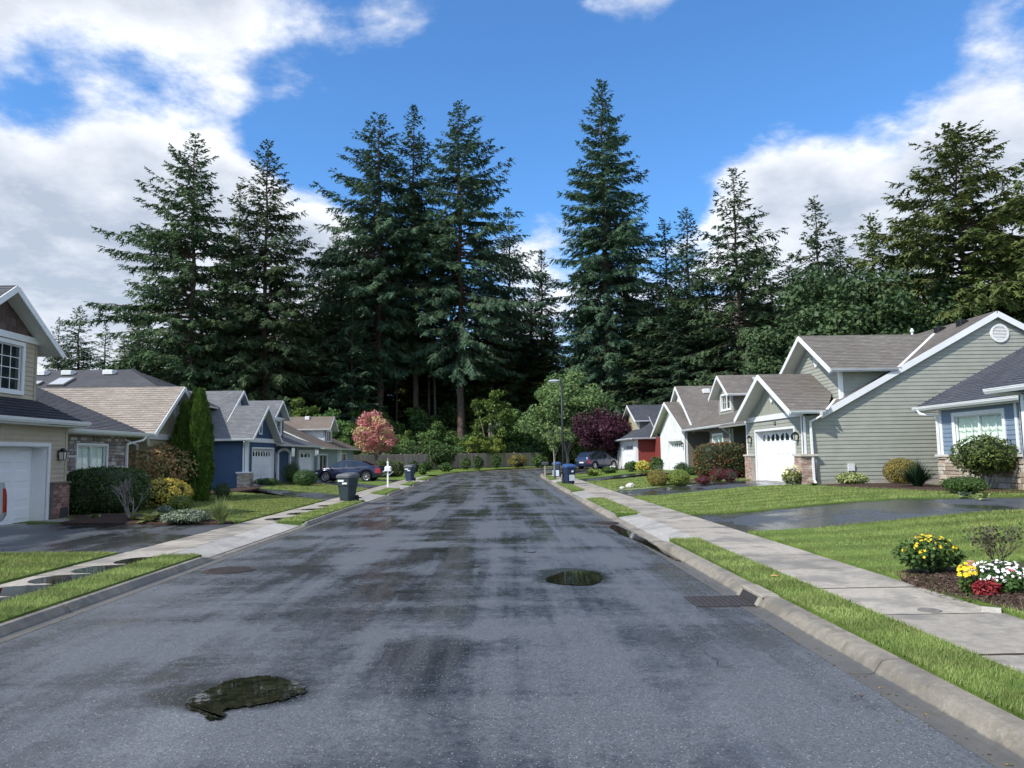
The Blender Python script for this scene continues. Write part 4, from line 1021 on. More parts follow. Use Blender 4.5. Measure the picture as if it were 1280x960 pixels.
roof(H, [(15.0, 13, 3.2), (15.0, 27.6, 3.2), (20.0, 27.6, 3.2+5*rs), (20.0, 13, 3.2+5*rs)], SH_SLATE)
roof(H, [(25.0, 13, 3.2), (25.0, 27.6, 3.2), (20.0, 27.6, 3.2+5*rs), (20.0, 13, 3.2+5*rs)], SH_SLATE)
trim(H, 'rake_board', (15.0, 27.615, 3.1), (20.0, 27.615, 3.1+5*rs), .03, .16)
gutter(H, (15.02, 19.4, 3.22), (15.02, 27.6, 3.22), (-1, 0, 0), sz=.13)
MB().box(15.06, 15.38, 19, 27.5, 3.05, 3.085).build('soffit', SOFFIT, H)
downspout(H, [(14.95, 27.3, 3.1), (14.98, 27.2, 2.98), (15.32, 26.78, 2.88), (15.32, 26.78, 1.55)])
frw = Fr(12.9, 18.8, 0, -1, -1, 0)
wall(H, frw, [(0, FZ-.2), (9, FZ-.2), (9, 3.05), (0, 3.05)], mat=S_BLUE)
siding(H, frw, [(0, FZ), (9, FZ), (9, 3.05), (0, 3.05)], [], .146, S_BLUE)
frw2 = Fr(12.9, 18.8, 1, 0, 0, 1); wall(H, frw2, [(0, FZ-.2), (2.6, FZ-.2), (2.6, 3.05), (0, 3.05)], mat=S_BLUE); siding(H, frw2, [(0, FZ), (2.6, FZ), (2.6, 3.05), (0, 3.05)], [], .146, S_BLUE)
m = MB(); fbox(m, frw, -.05, .12, FZ, 3.02, 0, .04); fbox(m, frw2, -.04, .12, FZ, 3.02, 0, .04); m.build('corner_board', WHITE, H)
roof(H, [(12.5, 9, 3.2), (12.5, 19.5, 3.2), (16.0, 16.0, 3.2+3.5*rs), (16.0, 9, 3.2+3.5*rs)], SH_SLATE)
roof(H, [(12.5, 19.5, 3.2), (17.0, 19.5, 3.2), (17.0, 16, 3.2+3.5*rs), (16.0, 16, 3.2+3.5*rs)], SH_SLATE)
gutter(H, (12.52, 9, 3.22), (12.52, 19.5, 3.22), (-1, 0, 0), sz=.13)
MB().box(12.56, 14.9, 18.85, 19.45, 3.05, 3.085).build('soffit', SOFFIT, H)

# ---- taupe house with the white garage gable
H = thing('house', (12.8, 53, FZ), 'taupe house with a white-clad garage gable and a small front dormer', 'house')
frf = Fr(12.8, 53.3, 0, 1, -1, 0)
dr = (.9, 5.3, FZ-.05, 2.6)
wall(H, frf, [(0, FZ-.1), (8.3, FZ-.1), (8.3, 3.2), (4.2, 5.3), (0, 3.2)], [dr], WHITE_V)
siding(H, frf, [(0, FZ), (8.3, FZ), (8.3, 3.2), (4.2, 5.3), (0, 3.2)], [(.78, 5.42, 0, 2.72)], .3, WHITE_V, batten=True)
garage_door(H, frf, .9, 5.3, FZ, 2.6, .25, 8); lantern(H, frf, .42, 2.3)
frs = Fr(12.8, 53.3, 1, 0, 0, -1)
wall(H, frs, [(0, FZ-.1), (8, FZ-.1), (8, 3.3), (0, 3.2)], mat=S_TAUPE); siding(H, frs, [(0, FZ), (8, FZ), (8, 3.3), (0, 3.2)], [], .146, S_TAUPE, single=True)
m = MB(); fbox(m, frf, -.04, .15, FZ, 3.15, 0, .04); fbox(m, frs, -.04, .15, FZ, 3.15, 0, .04); m.build('corner_board', WHITE, H)
roof(H, [(12.3, 52.0, 3.25), (14.5, 52.0, 3.25), (14.5, 57.5, 5.55), (12.3, 57.5, 5.55)], SH_BROWN)
roof(H, [(12.3, 63.0, 3.15), (14.5, 63.0, 3.15), (14.5, 57.5, 5.55), (12.3, 57.5, 5.55)], SH_BROWN)
trim(H, 'rake_board', (12.285, 52.0, 3.13), (12.285, 57.5, 5.43), .03, .24); trim(H, 'rake_board', (12.283, 57.5, 5.43), (12.283, 63, 3.03), .03, .24)
roof(H, [(13.1, 52.0, 3.27), (21, 52.0, 3.27), (21, 57.2, 6.7), (13.1, 57.2, 6.7)], SH_BROWN)
roof(H, [(13.1, 62.4, 3.27), (21, 62.4, 3.27), (21, 57.2, 6.7), (13.1, 57.2, 6.7)], SH_BROWN)
fru = Fr(13.4, 53.3, 0, 1, -1, 0); wall(H, fru, [(0, 3), (7.8, 3), (3.9, 6.5)], mat=WHITE_V); trim(H, 'rake_board', (13.085, 52.0, 3.15), (13.085, 57.2, 6.58), .03, .22); trim(H, 'rake_board', (13.083, 57.2, 6.58), (13.083, 62.4, 3.15), .03, .22)
frm = Fr(12.8, 42.7, 0, 1, -1, 0); frn = Fr(12.8, 42.7, 1, 0, 0, -1); WN = (1.55, 3.55, 1.35, 2.72)
wall(H, frm, [(0, FZ-.1), (4.3, FZ-.1), (4.3, 3.1), (0, 3.1)], [WN], S_TAUPE); siding(H, frm, [(0, FZ), (4.3, FZ), (4.3, 3.1), (0, 3.1)], [(WN[0]-.1, WN[1]+.1, WN[2]-.1, WN[3]+.1)], .146, S_TAUPE)
window(H, frm, *WN, sashes=2, cols=1, rows=1, tw=.12)
wall(H, frn, [(0, FZ-.1), (9, FZ-.1), (9, 6.5), (6.2, 6.5), (0, 3.1)], mat=S_TAUPE); siding(H, frn, [(0, FZ), (9, FZ), (9, 6.5), (6.2, 6.5), (0, 3.1)], [], .146, S_TAUPE, single=True)
wall(H, Fr(14.6, 47, 0, 1, -1, 0), [(0, FZ-.1), (6.3, FZ-.1), (6.3, 3.2), (0, 3.2)], mat=S_TAUPE)
m = MB(); fbox(m, frm, -.04, .14, FZ, 3.05, 0, .04); fbox(m, frn, -.04, .14, FZ, 3.05, 0, .04); m.build('corner_board', WHITE, H)
roof(H, [(12.3, 40.2, 3.25), (12.3, 52.0, 3.25), (19.0, 52.0, 6.9), (19.0, 40.2, 6.9)], SH_BROWN)
roof(H, [(25, 40.2, 3.25), (25, 52.0, 3.25), (19.0, 52.0, 6.9), (19.0, 40.2, 6.9)], SH_BROWN)
gutter(H, (12.32, 40.2, 3.27), (12.32, 51.9, 3.27), (-1, 0, 0)); trim(H, 'rake_board', (12.3, 40.185, 3.14), (19, 40.185, 6.79), .03, .2)
downspout(H, [(12.25, 42.3, 3.15), (12.3, 42.4, 3.0), (12.74, 42.62, 2.75), (12.74, 42.62, .5)])
# dormer
frd = Fr(13.8, 45.2, 0, 1, -1, 0); frds = Fr(13.8, 45.2, 1, 0, 0, -1); WN = (.55, 2.5, 4.35, 5.2)
wall(H, frd, [(0, 3.9), (3.1, 3.9), (3.1, 5.2), (1.55, 6.15), (0, 5.2)], [WN], S_TAUPE); siding(H, frd, [(0, 3.9), (3.1, 3.9), (3.1, 5.2), (1.55, 6.15), (0, 5.2)], [(WN[0]-.1, WN[1]+.1, WN[2]-.1, WN[3]+.1)], .146, S_SAGE)
window(H, frd, *WN, sashes=2, cols=2, rows=2, tw=.11, curtain=False)
wall(H, frds, [(0, 4.0), (2.2, 5.1), (0, 5.1)], mat=S_TAUPE); siding(H, frds, [(0, 4.08), (1.9, 5.1), (0, 5.1)], [], .146, S_TAUPE)
roof(H, [(13.3, 44.7, 5.12), (15.8, 44.7, 5.12), (18.2, 46.75, 6.42), (13.3, 46.75, 6.42)], SH_BROWN)
roof(H, [(13.3, 48.8, 5.12), (15.8, 48.8, 5.12), (18.2, 46.75, 6.42), (13.3, 46.75, 6.42)], SH_BROWN)
trim(H, 'rake_board', (13.285, 44.7, 5.02), (13.285, 46.75, 6.32), .03, .17); trim(H, 'rake_board', (13.283, 46.75, 6.32), (13.283, 48.8, 5.02), .03, .17)
gutter(H, (13.3, 44.72, 5.14), (15.7, 44.72, 5.14), (0, -1, 0))
skylight(H, (15.6, 45.9, 5.92), (1, 0, 0), (0, .84, .53), .8, .9)
roof_vent(H, 15.2, 56.4, 6.25, .5, WHITE_V); roof_vent(H, 16.2, 50, 5.5, .3)

# ---- red house
H = thing('house', (11.6, 66, .4), 'red house with a slate roof half hidden by the purple maple', 'house')
frf = Fr(11.6, 66, 0, 1, -1, 0); frs = Fr(11.6, 66, 1, 0, 0, -1); dr = (1.2, 7.6, .3, 2.6)
wall(H, frf, [(0, .3), (11, .3), (11, 3.0), (0, 3.0)], [dr], WHITE_V); garage_door(H, frf, 1.2, 7.6, .4, 2.6, .2, 8)
WN = (1.95, 3.0, .95, 2.5)
wall(H, frs, [(0, .3), (7, .3), (7, 3.0), (0, 3.0)], [WN], S_RED); siding(H, frs, [(0, .35), (7, .35), (7, 3.0), (0, 3.0)], [(WN[0]-.1, WN[1]+.1, WN[2]-.1, WN[3]+.1)], .18, S_RED, single=True)
window(H, frs, *WN, sashes=2, cols=1, rows=1, tw=.14, curtain=False)
roof(H, [(11.1, 65.4, 3.05), (11.1, 77.6, 3.05), (13.3, 75.5, 4.3), (13.3, 68, 4.3)], SH_SLATE); roof(H, [(11.1, 65.4, 3.05), (19, 65.4, 3.05), (19, 68, 4.6), (13.3, 68, 4.3)], SH_SLATE)
gutter(H, (11.1, 65.42, 3.07), (15.0, 65.42, 3.07), (0, -1, 0)); gutter(H, (11.12, 65.4, 3.07), (11.12, 77.6, 3.07), (-1, 0, 0))
fru = Fr(12.7, 70.2, 0, 1, -1, 0); fus = Fr(12.7, 70.2, 1, 0, 0, -1)
wall(H, fru, [(0, 3), (7.6, 3), (7.6, 4.7), (3.8, 6.2), (0, 4.7)], mat=S_BEIGE); wall(H, fus, [(0, 3), (8, 3), (8, 4.75), (0, 4.75)], mat=S_BEIGE); siding(H, fus, [(0, 3.2), (8, 3.2), (8, 4.7), (0, 4.7)], [], .18, plain('olive_siding', (.20, .20, .16)))
roof(H, [(12.2, 69.6, 4.7), (20, 69.6, 4.7), (20, 74, 6.4), (12.2, 74, 6.4)], SH_SLATE); roof(H, [(12.2, 78.4, 4.7), (20, 78.4, 4.7), (20, 74, 6.4), (12.2, 74, 6.4)], SH_SLATE)
trim(H, 'rake_board', (12.185, 69.6, 4.6), (12.185, 74, 6.3), .03, .25); gutter(H, (12.2, 69.62, 4.72), (20, 69.62, 4.72), (0, -1, 0)); roof_vent(H, 15.9, 73.6, 6.3, .6, WHITE_V)
m = MB(); fbox(m, fru, -.04, .2, 3.2, 4.65, 0, .05); fbox(m, frs, -.04, .16, .4, 3.0, 0, .05); m.build('corner_board', WHITE, H)
fr2 = Fr(13.2, 62.6, 1, 0, 0, -1); wall(H, fr2, [(0, .3), (6, .3), (6, 3.1), (0, 3.1)], mat=S_RED); siding(H, fr2, [(0, .3), (6, .3), (6, 3.1), (0, 3.1)], [], .18, S_RED)
wall(H, Fr(13.2, 62.6, 0, 1, -1, 0), [(0, .3), (3.5, .3), (3.5, 3.1), (0, 3.1)], mat=S_RED)
roof(H, [(12.7, 62.1, 3.1), (19, 62.1, 3.1), (19, 65.6, 4.9), (12.7, 65.6, 4.9)], SH_SLATE)

# ---- tan two-storey house (near left)
H = thing('house', (-12.4, 22, GZ), 'tan two-storey house with a wide white garage door and a dark skirt roof', 'house')
frf = Fr(-12.4, 22.15, 0, -1, 1, 0)     # u = 22.15 - Y, faces +X
dr = (.86, 7.2, GZ-.05, 2.14)
wall(H, frf, [(0, 0), (9.5, 0), (9.5, 2.75), (0, 2.75)], [dr], S_TAN)
siding(H, frf, [(0, GZ+.02), (9.5, GZ+.02), (9.5, 2.75), (0, 2.75)], [(.76, 7.3, 0, 2.24)], .128, S_TAN, single=True)
garage_door(H, frf, .86, 7.2, GZ, 2.14, .42, 8, wins=False)
lantern(H, frf, .36, 1.92)
m = MB(); fbox(m, frf, -.06, .72, GZ-.1, 1.12, 0, .12); m.box(-12.5, -12.28, 22.15, 22.23, GZ-.1, 1.12); pr = m.build('pier', MORTAR_D, H)
stonework(pr, Fr(-12.28, 22.15, 0, -1, 1, 0), [(-.06, GZ), (.72, GZ), (.72, 1.1), (-.06, 1.1)], [(.02, .38, GZ-.1, .45)], .2, .07, BRICK_D, 'brick', (.010, .018), seed=21)
m = MB(); fbox(m, frf, -.10, .76, 1.12, 1.17, 0, .16); m.build('pier_cap', plain('cap_dark', (.16, .12, .10)), pr)
m = MB(); fbox(m, frf, .02, .38, GZ, .45, .11, .15); m.build('access_cover', plain('dark_panel', (.05, .05, .055)), pr)
m = MB(); fbox(m, frf, -.05, .05, 1.17, 2.72, 0, .035); m.build('corner_board', S_TAN, H)
# skirt roof over the garage
roof(H, [(-12.0, 10, 2.82), (-12.0, 22.5, 2.82), (-12.95, 21.45, 3.45), (-12.95, 10, 3.45)], shingle('shingle_black', (.03, .033, .042), (.045, .048, .06), (.065, .07, .085)))
roof(H, [(-12.0, 22.5, 2.82), (-15, 22.5, 2.82), (-15, 21.45, 3.45), (-12.95, 21.45, 3.45)], SH_DARK)
gutter(H, (-12.02, 10, 2.85), (-12.02, 22.55, 2.85), (1, 0, 0)); MB().box(-12.4, -12.03, 10, 22.45, 2.68, 2.72).build('soffit', SOFFIT, H)
# upper storey
fru = Fr(-12.9, 21.4, 0, -1, 1, 0); WN = (.62, 2.9, 3.62, 4.84)
wall(H, fru, [(0, 3.2), (3.35, 3.2), (3.35, 5.0), (1.65, 6.15), (0, 5.0)], [WN], S_TAN)
siding(H, fru, [(0, 3.3), (3.35, 3.3), (3.35, 5.0), (0, 5.0)], [(WN[0]-.1, WN[1]+.1, WN[2]-.1, WN[3]+.1)], .128, S_TAN, single=True)
window(H, fru, *WN, sashes=2, cols=3, rows=4, tw=.1, glass=glassmat('dark_window', (.02, .028, .032)), mull=.02)
trim(H, 'frieze_board', fru(-.1, 5.06, .03), fru(3.45, 5.06, .03), .06, .17)
shk = MB()
z = 5.15; r = random.Random(4)
tri = [(.12, 5.15), (3.2, 5.15), (1.65, 6.12)]
while z < 6.1:
    u = 0
    while u < 3.35:
        ww = r.uniform(.12, .3); q = clip(clip(clip(clip(tri, 0, u+.004, 1) or [(0, 0)]*3, 0, u+ww-.004, -1) or [(0, 0)]*3, 1, z, 1) or [(0, 0)]*3, 1, z+.19, -1)
        if q and area(q) > .001: mm = MB(); fprism(mm, fru, q, 0, r.uniform(.012, .03)); mm.build('shingle', pieces_mat('shake_pieces', [(.12, .085, .075), (.15, .11, .10), (.10, .07, .065)]), H)
        u += ww
    z += .19
wall(H, Fr(-12.9, 21.4, -1, 0, 0, 1), [(0, 3.2), (8, 3.2), (8, 5.0), (0, 5.0)], mat=S_TAN)
m = MB(); fbox(m, fru, -.03, .07, 3.35, 4.97, 0, .035); m.build('corner_board', plain('tan_trim', (.36, .32, .25)), H)
py, pz = 19.75, 6.28
roof(H, [(-12.45, 21.95, 4.78), (-21, 21.95, 4.78), (-21, py, pz), (-12.45, py, pz)], SH_DARK, .09); roof(H, [(-12.45, 17.55, 4.78), (-21, 17.55, 4.78), (-21, py, pz), (-12.45, py, pz)], SH_DARK, .09)
trim(H, 'rake_board', (-12.435, 21.97, 4.70), (-12.435, py, pz-.08), .03, .16); trim(H, 'rake_board', (-12.433, py, pz-.08), (-12.433, 17.53, 4.70), .03, .16)
oval_vent(H, fru, 1.95, 5.62, .16, .2)
# stone wing
frw = Fr(-12.9, 26.6, 0, -1, 1, 0); WN = (1.2, 2.95, 1.06, 2.22)
sp = [(0, 0), (4.45, 0), (4.45, 2.6), (0, 2.6)]
sw = wall(H, frw, sp, [WN], MORTAR_D)
stonework(sw, frw, [(0, .1), (4.42, .1), (4.42, 2.6), (0, 2.6)], [(WN[0]-.08, WN[1]+.08, WN[2]-.08, WN[3]+.08)], .30, .115, ST_GREY, 'stone', (.02, .05), seed=8)
window(H, frw, *WN, sashes=2, cols=2, rows=2, tw=.07)
wall(H, Fr(-12.9, 26.6, -1, 0, 0, 1), [(0, 0), (9, 0), (9, 2.6), (6.5, 5.4), (0, 2.6)], mat=S_TAN)
roof(H, [(-12.5, 21.9, 2.66), (-12.5, 27.5, 2.66), (-20.0, 27.5, 5.9), (-20.0, 21.9, 5.9)], SH_DARK); trim(H, 'rake_board', (-12.5, 27.515, 2.58), (-20, 27.515, 5.82), .03, .12)
gutter(H, (-12.52, 22.1, 2.69), (-12.52, 27.55, 2.69), (1, 0, 0)); MB().box(-12.88, -12.54, 22.2, 27.4, 2.54, 2.58).build('soffit', SOFFIT, H)
downspout(H, [(-12.45, 27.2, 2.56), (-12.5, 27.1, 2.44), (-12.84, 26.68, 2.3), (-12.84, 26.68, .2)])

# ---- beige house with the tan roof
H = thing('house', (-13, 31, GZ), 'beige house with a pale tan shingle roof behind the pointed evergreens', 'house')
frf = Fr(-13, 33.2, 0, -1, 1, 0)
wall(H, frf, [(0, 0), (4.6, 0), (4.6, 2.7), (2.6, 4.3), (0, 2.7)], [], S_BEIGE)
siding(H, frf, [(0, GZ), (4.6, GZ), (4.6, 2.55), (0, 2.55)], [], .15, S_BEIGE, single=True); siding(H, frf, [(.2, 2.72), (4.5, 2.72), (2.55, 4.35)], [], .15, S_BEIGE, single=True)
trim(H, 'frieze_board', frf(-.2, 2.62, .04), frf(4.95, 2.62, .04), .08, .22)
wall(H, Fr(-13, 28.6, -1, 0, 0, -1), [(0, 0), (10, 0), (10, 2.7), (0, 2.7)], mat=S_BEIGE); siding(H, Fr(-13, 28.6, -1, 0, 0, -1), [(0, GZ), (10, GZ), (10, 2.7), (0, 2.7)], [], .15, S_BEIGE, single=True)
roof(H, [(-12.5, 28.0, 2.70), (-23, 28.0, 2.70), (-23, 30.55, 4.62), (-12.5, 30.55, 4.62)], SH_TAN); roof(H, [(-12.5, 33.1, 2.70), (-23, 33.1, 2.70), (-23, 30.55, 4.62), (-12.5, 30.55, 4.62)], SH_TAN)
trim(H, 'rake_board', (-12.485, 28.0, 2.62), (-12.485, 30.55, 4.54), .03, .15); trim(H, 'rake_board', (-12.483, 30.55, 4.54), (-12.483, 33.1, 2.62), .03, .15)
gutter(H, (-12.5, 28.02, 2.73), (-23, 28.02, 2.73), (0, -1, 0))
oval_vent(H, frf, 2.35, 3.66, .20, .34, .06)
downspout(H, [(-13.6, 27.97, 2.6), (-13.6, 28.0, 2.5), (-13.35, 28.52, 2.3), (-13.35, 28.52, .2)]); downspout(H, [(-12.75, 27.97, 2.6), (-12.8, 28.2, 2.3), (-12.96, 28.52, 2.15), (-12.96, 28.52, .2)])

# ---- dark hipped roof further back
H = thing('house', (-27, 48, GZ), 'house at the back whose charcoal hipped roof carries skylights and vents', 'house')
wall(H, Fr(-17.9, 42.8, -1, 0, 0, -1), [(0, 0), (18, 0), (18, 4.9), (0, 4.9)], mat=S_PALE); wall(H, Fr(-17.9, 42.8, 0, 1, 1, 0), [(0, 0), (10.8, 0), (10.8, 4.9), (0, 4.9)], mat=S_PALE); siding(H, Fr(-17.9, 42.8, -1, 0, 0, -1), [(0, 0), (18, 0), (18, 4.9), (0, 4.9)], [], .2, S_PALE)
roof(H, [(-17.4, 42.3, 4.95), (-37, 42.3, 4.95), (-32, 48, 7.4), (-22.9, 48, 7.4)], SH_DARK); roof(H, [(-17.4, 42.3, 4.95), (-17.4, 53.7, 4.95), (-22.9, 48, 7.4)], SH_DARK); roof(H, [(-17.4, 53.7, 4.95), (-37, 53.7, 4.95), (-32, 48, 7.4), (-22.9, 48, 7.4)], SH_DARK)
trim(H, 'hip_ridge', (-17.4, 42.3, 5.0), (-22.9, 48, 7.45), .18, .05, SH_DARK)
sv = (7.4-4.95)/5.7
for px_, y, in ((-28.0, 47.2), (-26.4, 47.2), (-23.9, 47.2)): roof_vent(H, px_, y, 4.95+(y-42.3)*sv+.12, .62, WHITE_V, .12)
skylight(H, (-25.9, 45.6, 4.95+3.3*sv+.01), (1, 0, 0), (0, 1, sv), 1.0, 1.4); skylight(H, (-27.2, 45.4, 4.95+3.1*sv+.01), (1, 0, 0), (0, 1, sv), .5, .6)

# ---- navy house with garage (first)
H = thing('house', (-14.9, 48, GZ), 'navy house with a grey roof and a white garage door under its front gable', 'house')
frf = Fr(-14.9, 51.2, 0, -1, 1, 0); dr = (.5, 4.75, 0, 2.36)
wall(H, frf, [(0, 0), (5.6, 0), (5.6, 2.85), (3.25, 4.75), (0, 2.85)], [dr], S_NAVY)
siding(H, frf, [(0, GZ), (5.6, GZ), (5.6, 2.8), (0, 2.8)], [(.4, 4.85, 0, 2.46)], .15, S_NAVY); siding(H, frf, [(.1, 3.0), (5.5, 3.0), (3.25, 4.75)], [], .15, S_NAVY)
trim(H, 'frieze_board', frf(-.3, 2.88, .04), frf(6.0, 2.88, .04), .08, .26); garage_door(H, frf, .5, 4.75, GZ, 2.36, .2, 8)
frs = Fr(-14.9, 45.6, -1, 0, 0, -1); wall(H, frs, [(0, 0), (9, 0), (9, 2.85), (0, 2.85)], mat=S_NAVY); siding(H, frs, [(0, GZ), (9, GZ), (9, 2.85), (0, 2.85)], [], .15, S_NAVY, single=True)
window(H, frf, 3.05, 3.45, 3.35, 3.95, 1, 1, 2, .1, glassmat('dark_window'), name='gable_window')
m = MB(); fbox(m, frf, 5.0, 5.72, 0, .92, 0, .16); fbox(m, frs, -.16, .55, 0, .92, 0, .14); pr = m.build('pier', MORTAR, H)
stonework(pr, Fr(-14.74, 51.2, 0, -1, 1, 0), [(5.0, GZ), (5.72, GZ), (5.72, .9), (5.0, .9)], [], .25, .1, ST_TAN, 'stone', (.015, .04), seed=31); stonework(pr, Fr(-14.9, 45.46, -1, 0, 0, -1), [(-.16, GZ), (.55, GZ), (.55, .9), (-.16, .9)], [], .25, .1, ST_TAN, 'stone', (.015, .04), seed=32)
m = MB(); m.box(-15.5, -14.68, 45.38, 46.25, .92, 1.0); m.build('pier_cap', WHITE, pr)
m = MB(); fbox(m, frf, 5.45, 5.63, 1.0, 2.75, 0, .05); fbox(m, frs, -.05, .14, 1.0, 2.8, 0, .05); m.build('corner_board', WHITE, H)
downspout(H, [(-14.9, 44.95, 2.75), (-14.95, 45.1, 2.6), (-15.1, 45.5, 2.45), (-15.1, 45.5, 1.0)])
roof(H, [(-14.4, 44.96, 2.90), (-16.45, 44.96, 2.90), (-16.45, 47.95, 5.04), (-14.4, 47.95, 5.04)], SH_GREY); roof(H, [(-14.4, 50.95, 2.90), (-16.45, 50.95, 2.90), (-16.45, 47.95, 5.04), (-14.4, 47.95, 5.04)], SH_GREY)
trim(H, 'rake_board', (-14.385, 44.96, 2.80), (-14.385, 47.95, 4.94), .03, .17); trim(H, 'rake_board', (-14.383, 47.95, 4.94), (-14.383, 50.95, 2.80), .03, .17)
roof(H, [(-16.45, 44.96, 2.905), (-24, 44.96, 2.905), (-24, 49.45, 6.12), (-16.45, 49.45, 6.12)], SH_GREY); roof(H, [(-16.45, 53.9, 2.905), (-24, 53.9, 2.905), (-24, 49.45, 6.12), (-16.45, 49.45, 6.12)], SH_GREY)
fru = Fr(-16.7, 53, 0, -1, 1, 0); wall(H, fru, [(0, 3), (7.1, 3), (3.55, 5.9)], mat=S_NAVY); trim(H, 'rake_board', (-16.435, 46.5, 3.93), (-16.435, 49.45, 6.03), .03, .17); trim(H, 'rake_board', (-16.433, 49.45, 6.03), (-16.433, 53.9, 2.83), .03, .17)
oval_vent(H, fru, 3.75, 5.2, .2, .33); gutter(H, (-14.4, 44.98, 2.93), (-24, 44.98, 2.93), (0, -1, 0))

# ---- second navy house
H = thing('house', (-14.9, 57, GZ), 'navy house with arched white porch trim and a dormer, past the round clipped shrubs', 'house')
frf = Fr(-14.9, 62.0, 0, -1, 1, 0); dr = (.7, 4.8, 0, 2.26)
G_ST = plain('grey_stucco', (.26, .26, .26), .8, .2, 6)
wall(H, frf, [(0, 0), (5.4, 0), (5.4, 2.6), (0, 2.6)], [dr], G_ST); garage_door(H, frf, .7, 4.8, GZ, 2.26, .2, 4)
fp = Fr(-15.3, 56.6, 0, -1, 1, 0); wall(H, fp, [(0, 0), (5.0, 0), (5.0, 2.6), (0, 2.6)], mat=S_NAVY); siding(H, fp, [(0, GZ), (5, GZ), (5, 2.6), (0, 2.6)], [], .15, S_NAVY)
m = MB(); N_ = 12
pts = [(.9+3.0*(1-cos(pi*i/N_))/2, 2.05+.35*sin(pi*i/N_)) for i in range(N_+1)]
m.tube([fp(.9, .3, .12)]+[fp(u, z, .12) for u, z in pts]+[fp(3.9, .3, .12)], .11, 6); m.build('porch_arch', WHITE, H)
window(H, fp, 4.15, 4.8, .9, 2.1, 1, 1, 2, .1, glassmat('dark_window'))
m = MB(); fbox(m, frf, 5.4, 5.75, 0, 1.0, -.3, .12); m.build('pier', plain('porch_stone', (.30, .26, .23), .9, .4, 6), H)
wall(H, Fr(-14.9, 51.3, -1, 0, 0, -1), [(0.4, 0), (7, 0), (7, 4.2), (.4, 2.7)], mat=S_NAVY)
roof(H, [(-14.4, 51.0, 2.66), (-14.4, 62.6, 2.66), (-21, 56.8, 5.3), (-21, 51.0, 5.3)], SH_GREY); roof(H, [(-14.4, 62.6, 2.66), (-21, 62.6, 2.66), (-21, 56.8, 5.3)], SH_GREY)
gutter(H, (-14.42, 51, 2.69), (-14.42, 62.6, 2.69), (1, 0, 0))
frd = Fr(-15.9, 56.6, 0, -1, 1, 0); WN = (.7, 2.5, 3.55, 4.45)
wall(H, frd, [(0, 2.9), (3.2, 2.9), (3.2, 4.6), (1.6, 5.6), (0, 4.6)], [WN], S_NAVY); window(H, frd, *WN, sashes=2, cols=1, rows=2, tw=.14, glass=glassmat('dark_window')); trim(H, 'frieze_board', frd(-.2, 4.62, .04), frd(3.4, 4.62, .04), .06, .16)
wall(H, Fr(-15.9, 53.4, -1, 0, 0, -1), [(0, 3.1), (4, 4.6), (0, 4.6)], mat=S_NAVY)
roof(H, [(-15.5, 53.1, 4.6), (-22, 53.1, 4.6), (-22, 55.0, 5.88), (-15.5, 55.0, 5.88)], SH_GREY); roof(H, [(-15.5, 56.9, 4.6), (-22, 56.9, 4.6), (-22, 55.0, 5.88), (-15.5, 55.0, 5.88)], SH_GREY)
trim(H, 'rake_board', (-15.485, 53.1, 4.5), (-15.485, 55.0, 5.78), .03, .17); trim(H, 'rake_board', (-15.483, 55.0, 5.78), (-15.483, 56.9, 4.5), .03, .17)

# ---- pale blue-grey house with brown roof, last on the left
H = thing('house', (-14.9, 70, GZ), 'pale blue-grey house with a brown roof behind the parked dark sedan', 'house')
frf = Fr(-14.9, 78, 0, -1, 1, 0); WNs = [(11.6, 14.4, .5, 2.0), (3.4, 6.2, .5, 2.1)]
wall(H, frf, [(0, 0), (15, 0), (15, 2.5), (0, 2.5)], WNs, S_PALE); siding(H, frf, [(0, GZ), (15, GZ), (15, 2.5), (0, 2.5)], [(a-.1, b+.1, c-.1, d+.1) for a, b, c, d in WNs], .16, S_PALE)
for w in WNs: window(H, frf, *w, sashes=2, cols=1, rows=1, tw=.12, glass=glassmat('dark_window'))
m = MB(); fbox(m, frf, 7.0, 7.5, 0, 2.45, 0, .3); fbox(m, frf, 14.85, 15.03, 0, 2.45, 0, .05); m.build('corner_board', WHITE, H)
wall(H, Fr(-14.9, 63.05, -1, 0, 0, -1), [(0, 0), (13, 0), (13, 2.5), (6.5, 5.5), (0, 2.5)], mat=S_PALE)
roof(H, [(-14.4, 62.7, 2.56), (-14.4, 80, 2.56), (-22, 74, 6.0), (-22, 62.7, 6.0)], SH_BR2); roof(H, [(-14.4, 80, 2.56), (-29, 80, 2.56), (-22, 74, 6.0)], SH_BR2); gutter(H, (-14.42, 62.7, 2.59), (-14.42, 80, 2.59), (1, 0, 0))
frd = Fr(-15.9, 73.0, 0, -1, 1, 0); wall(H, frd, [(0, 2.8), (3.0, 2.8), (3.0, 4.3), (1.5, 5.3), (0, 4.3)], [(.6, 2.4, 3.3, 4.2)], S_PALE); window(H, frd, .6, 2.4, 3.3, 4.2, 2, 1, 1, .12, glassmat('dark_window'))
wall(H, Fr(-15.9, 70.05, -1, 0, 0, -1), [(0, 3.0), (4, 4.3), (0, 4.3)], mat=plain('dormer_pale', (.55, .60, .62)))
roof(H, [(-15.4, 69.7, 4.35), (-22, 69.7, 4.35), (-22, 71.5, 5.58), (-15.4, 71.5, 5.58)], SH_BR2); roof(H, [(-15.4, 73.3, 4.35), (-22, 73.3, 4.35), (-22, 71.5, 5.58), (-15.4, 71.5, 5.58)], SH_BR2)
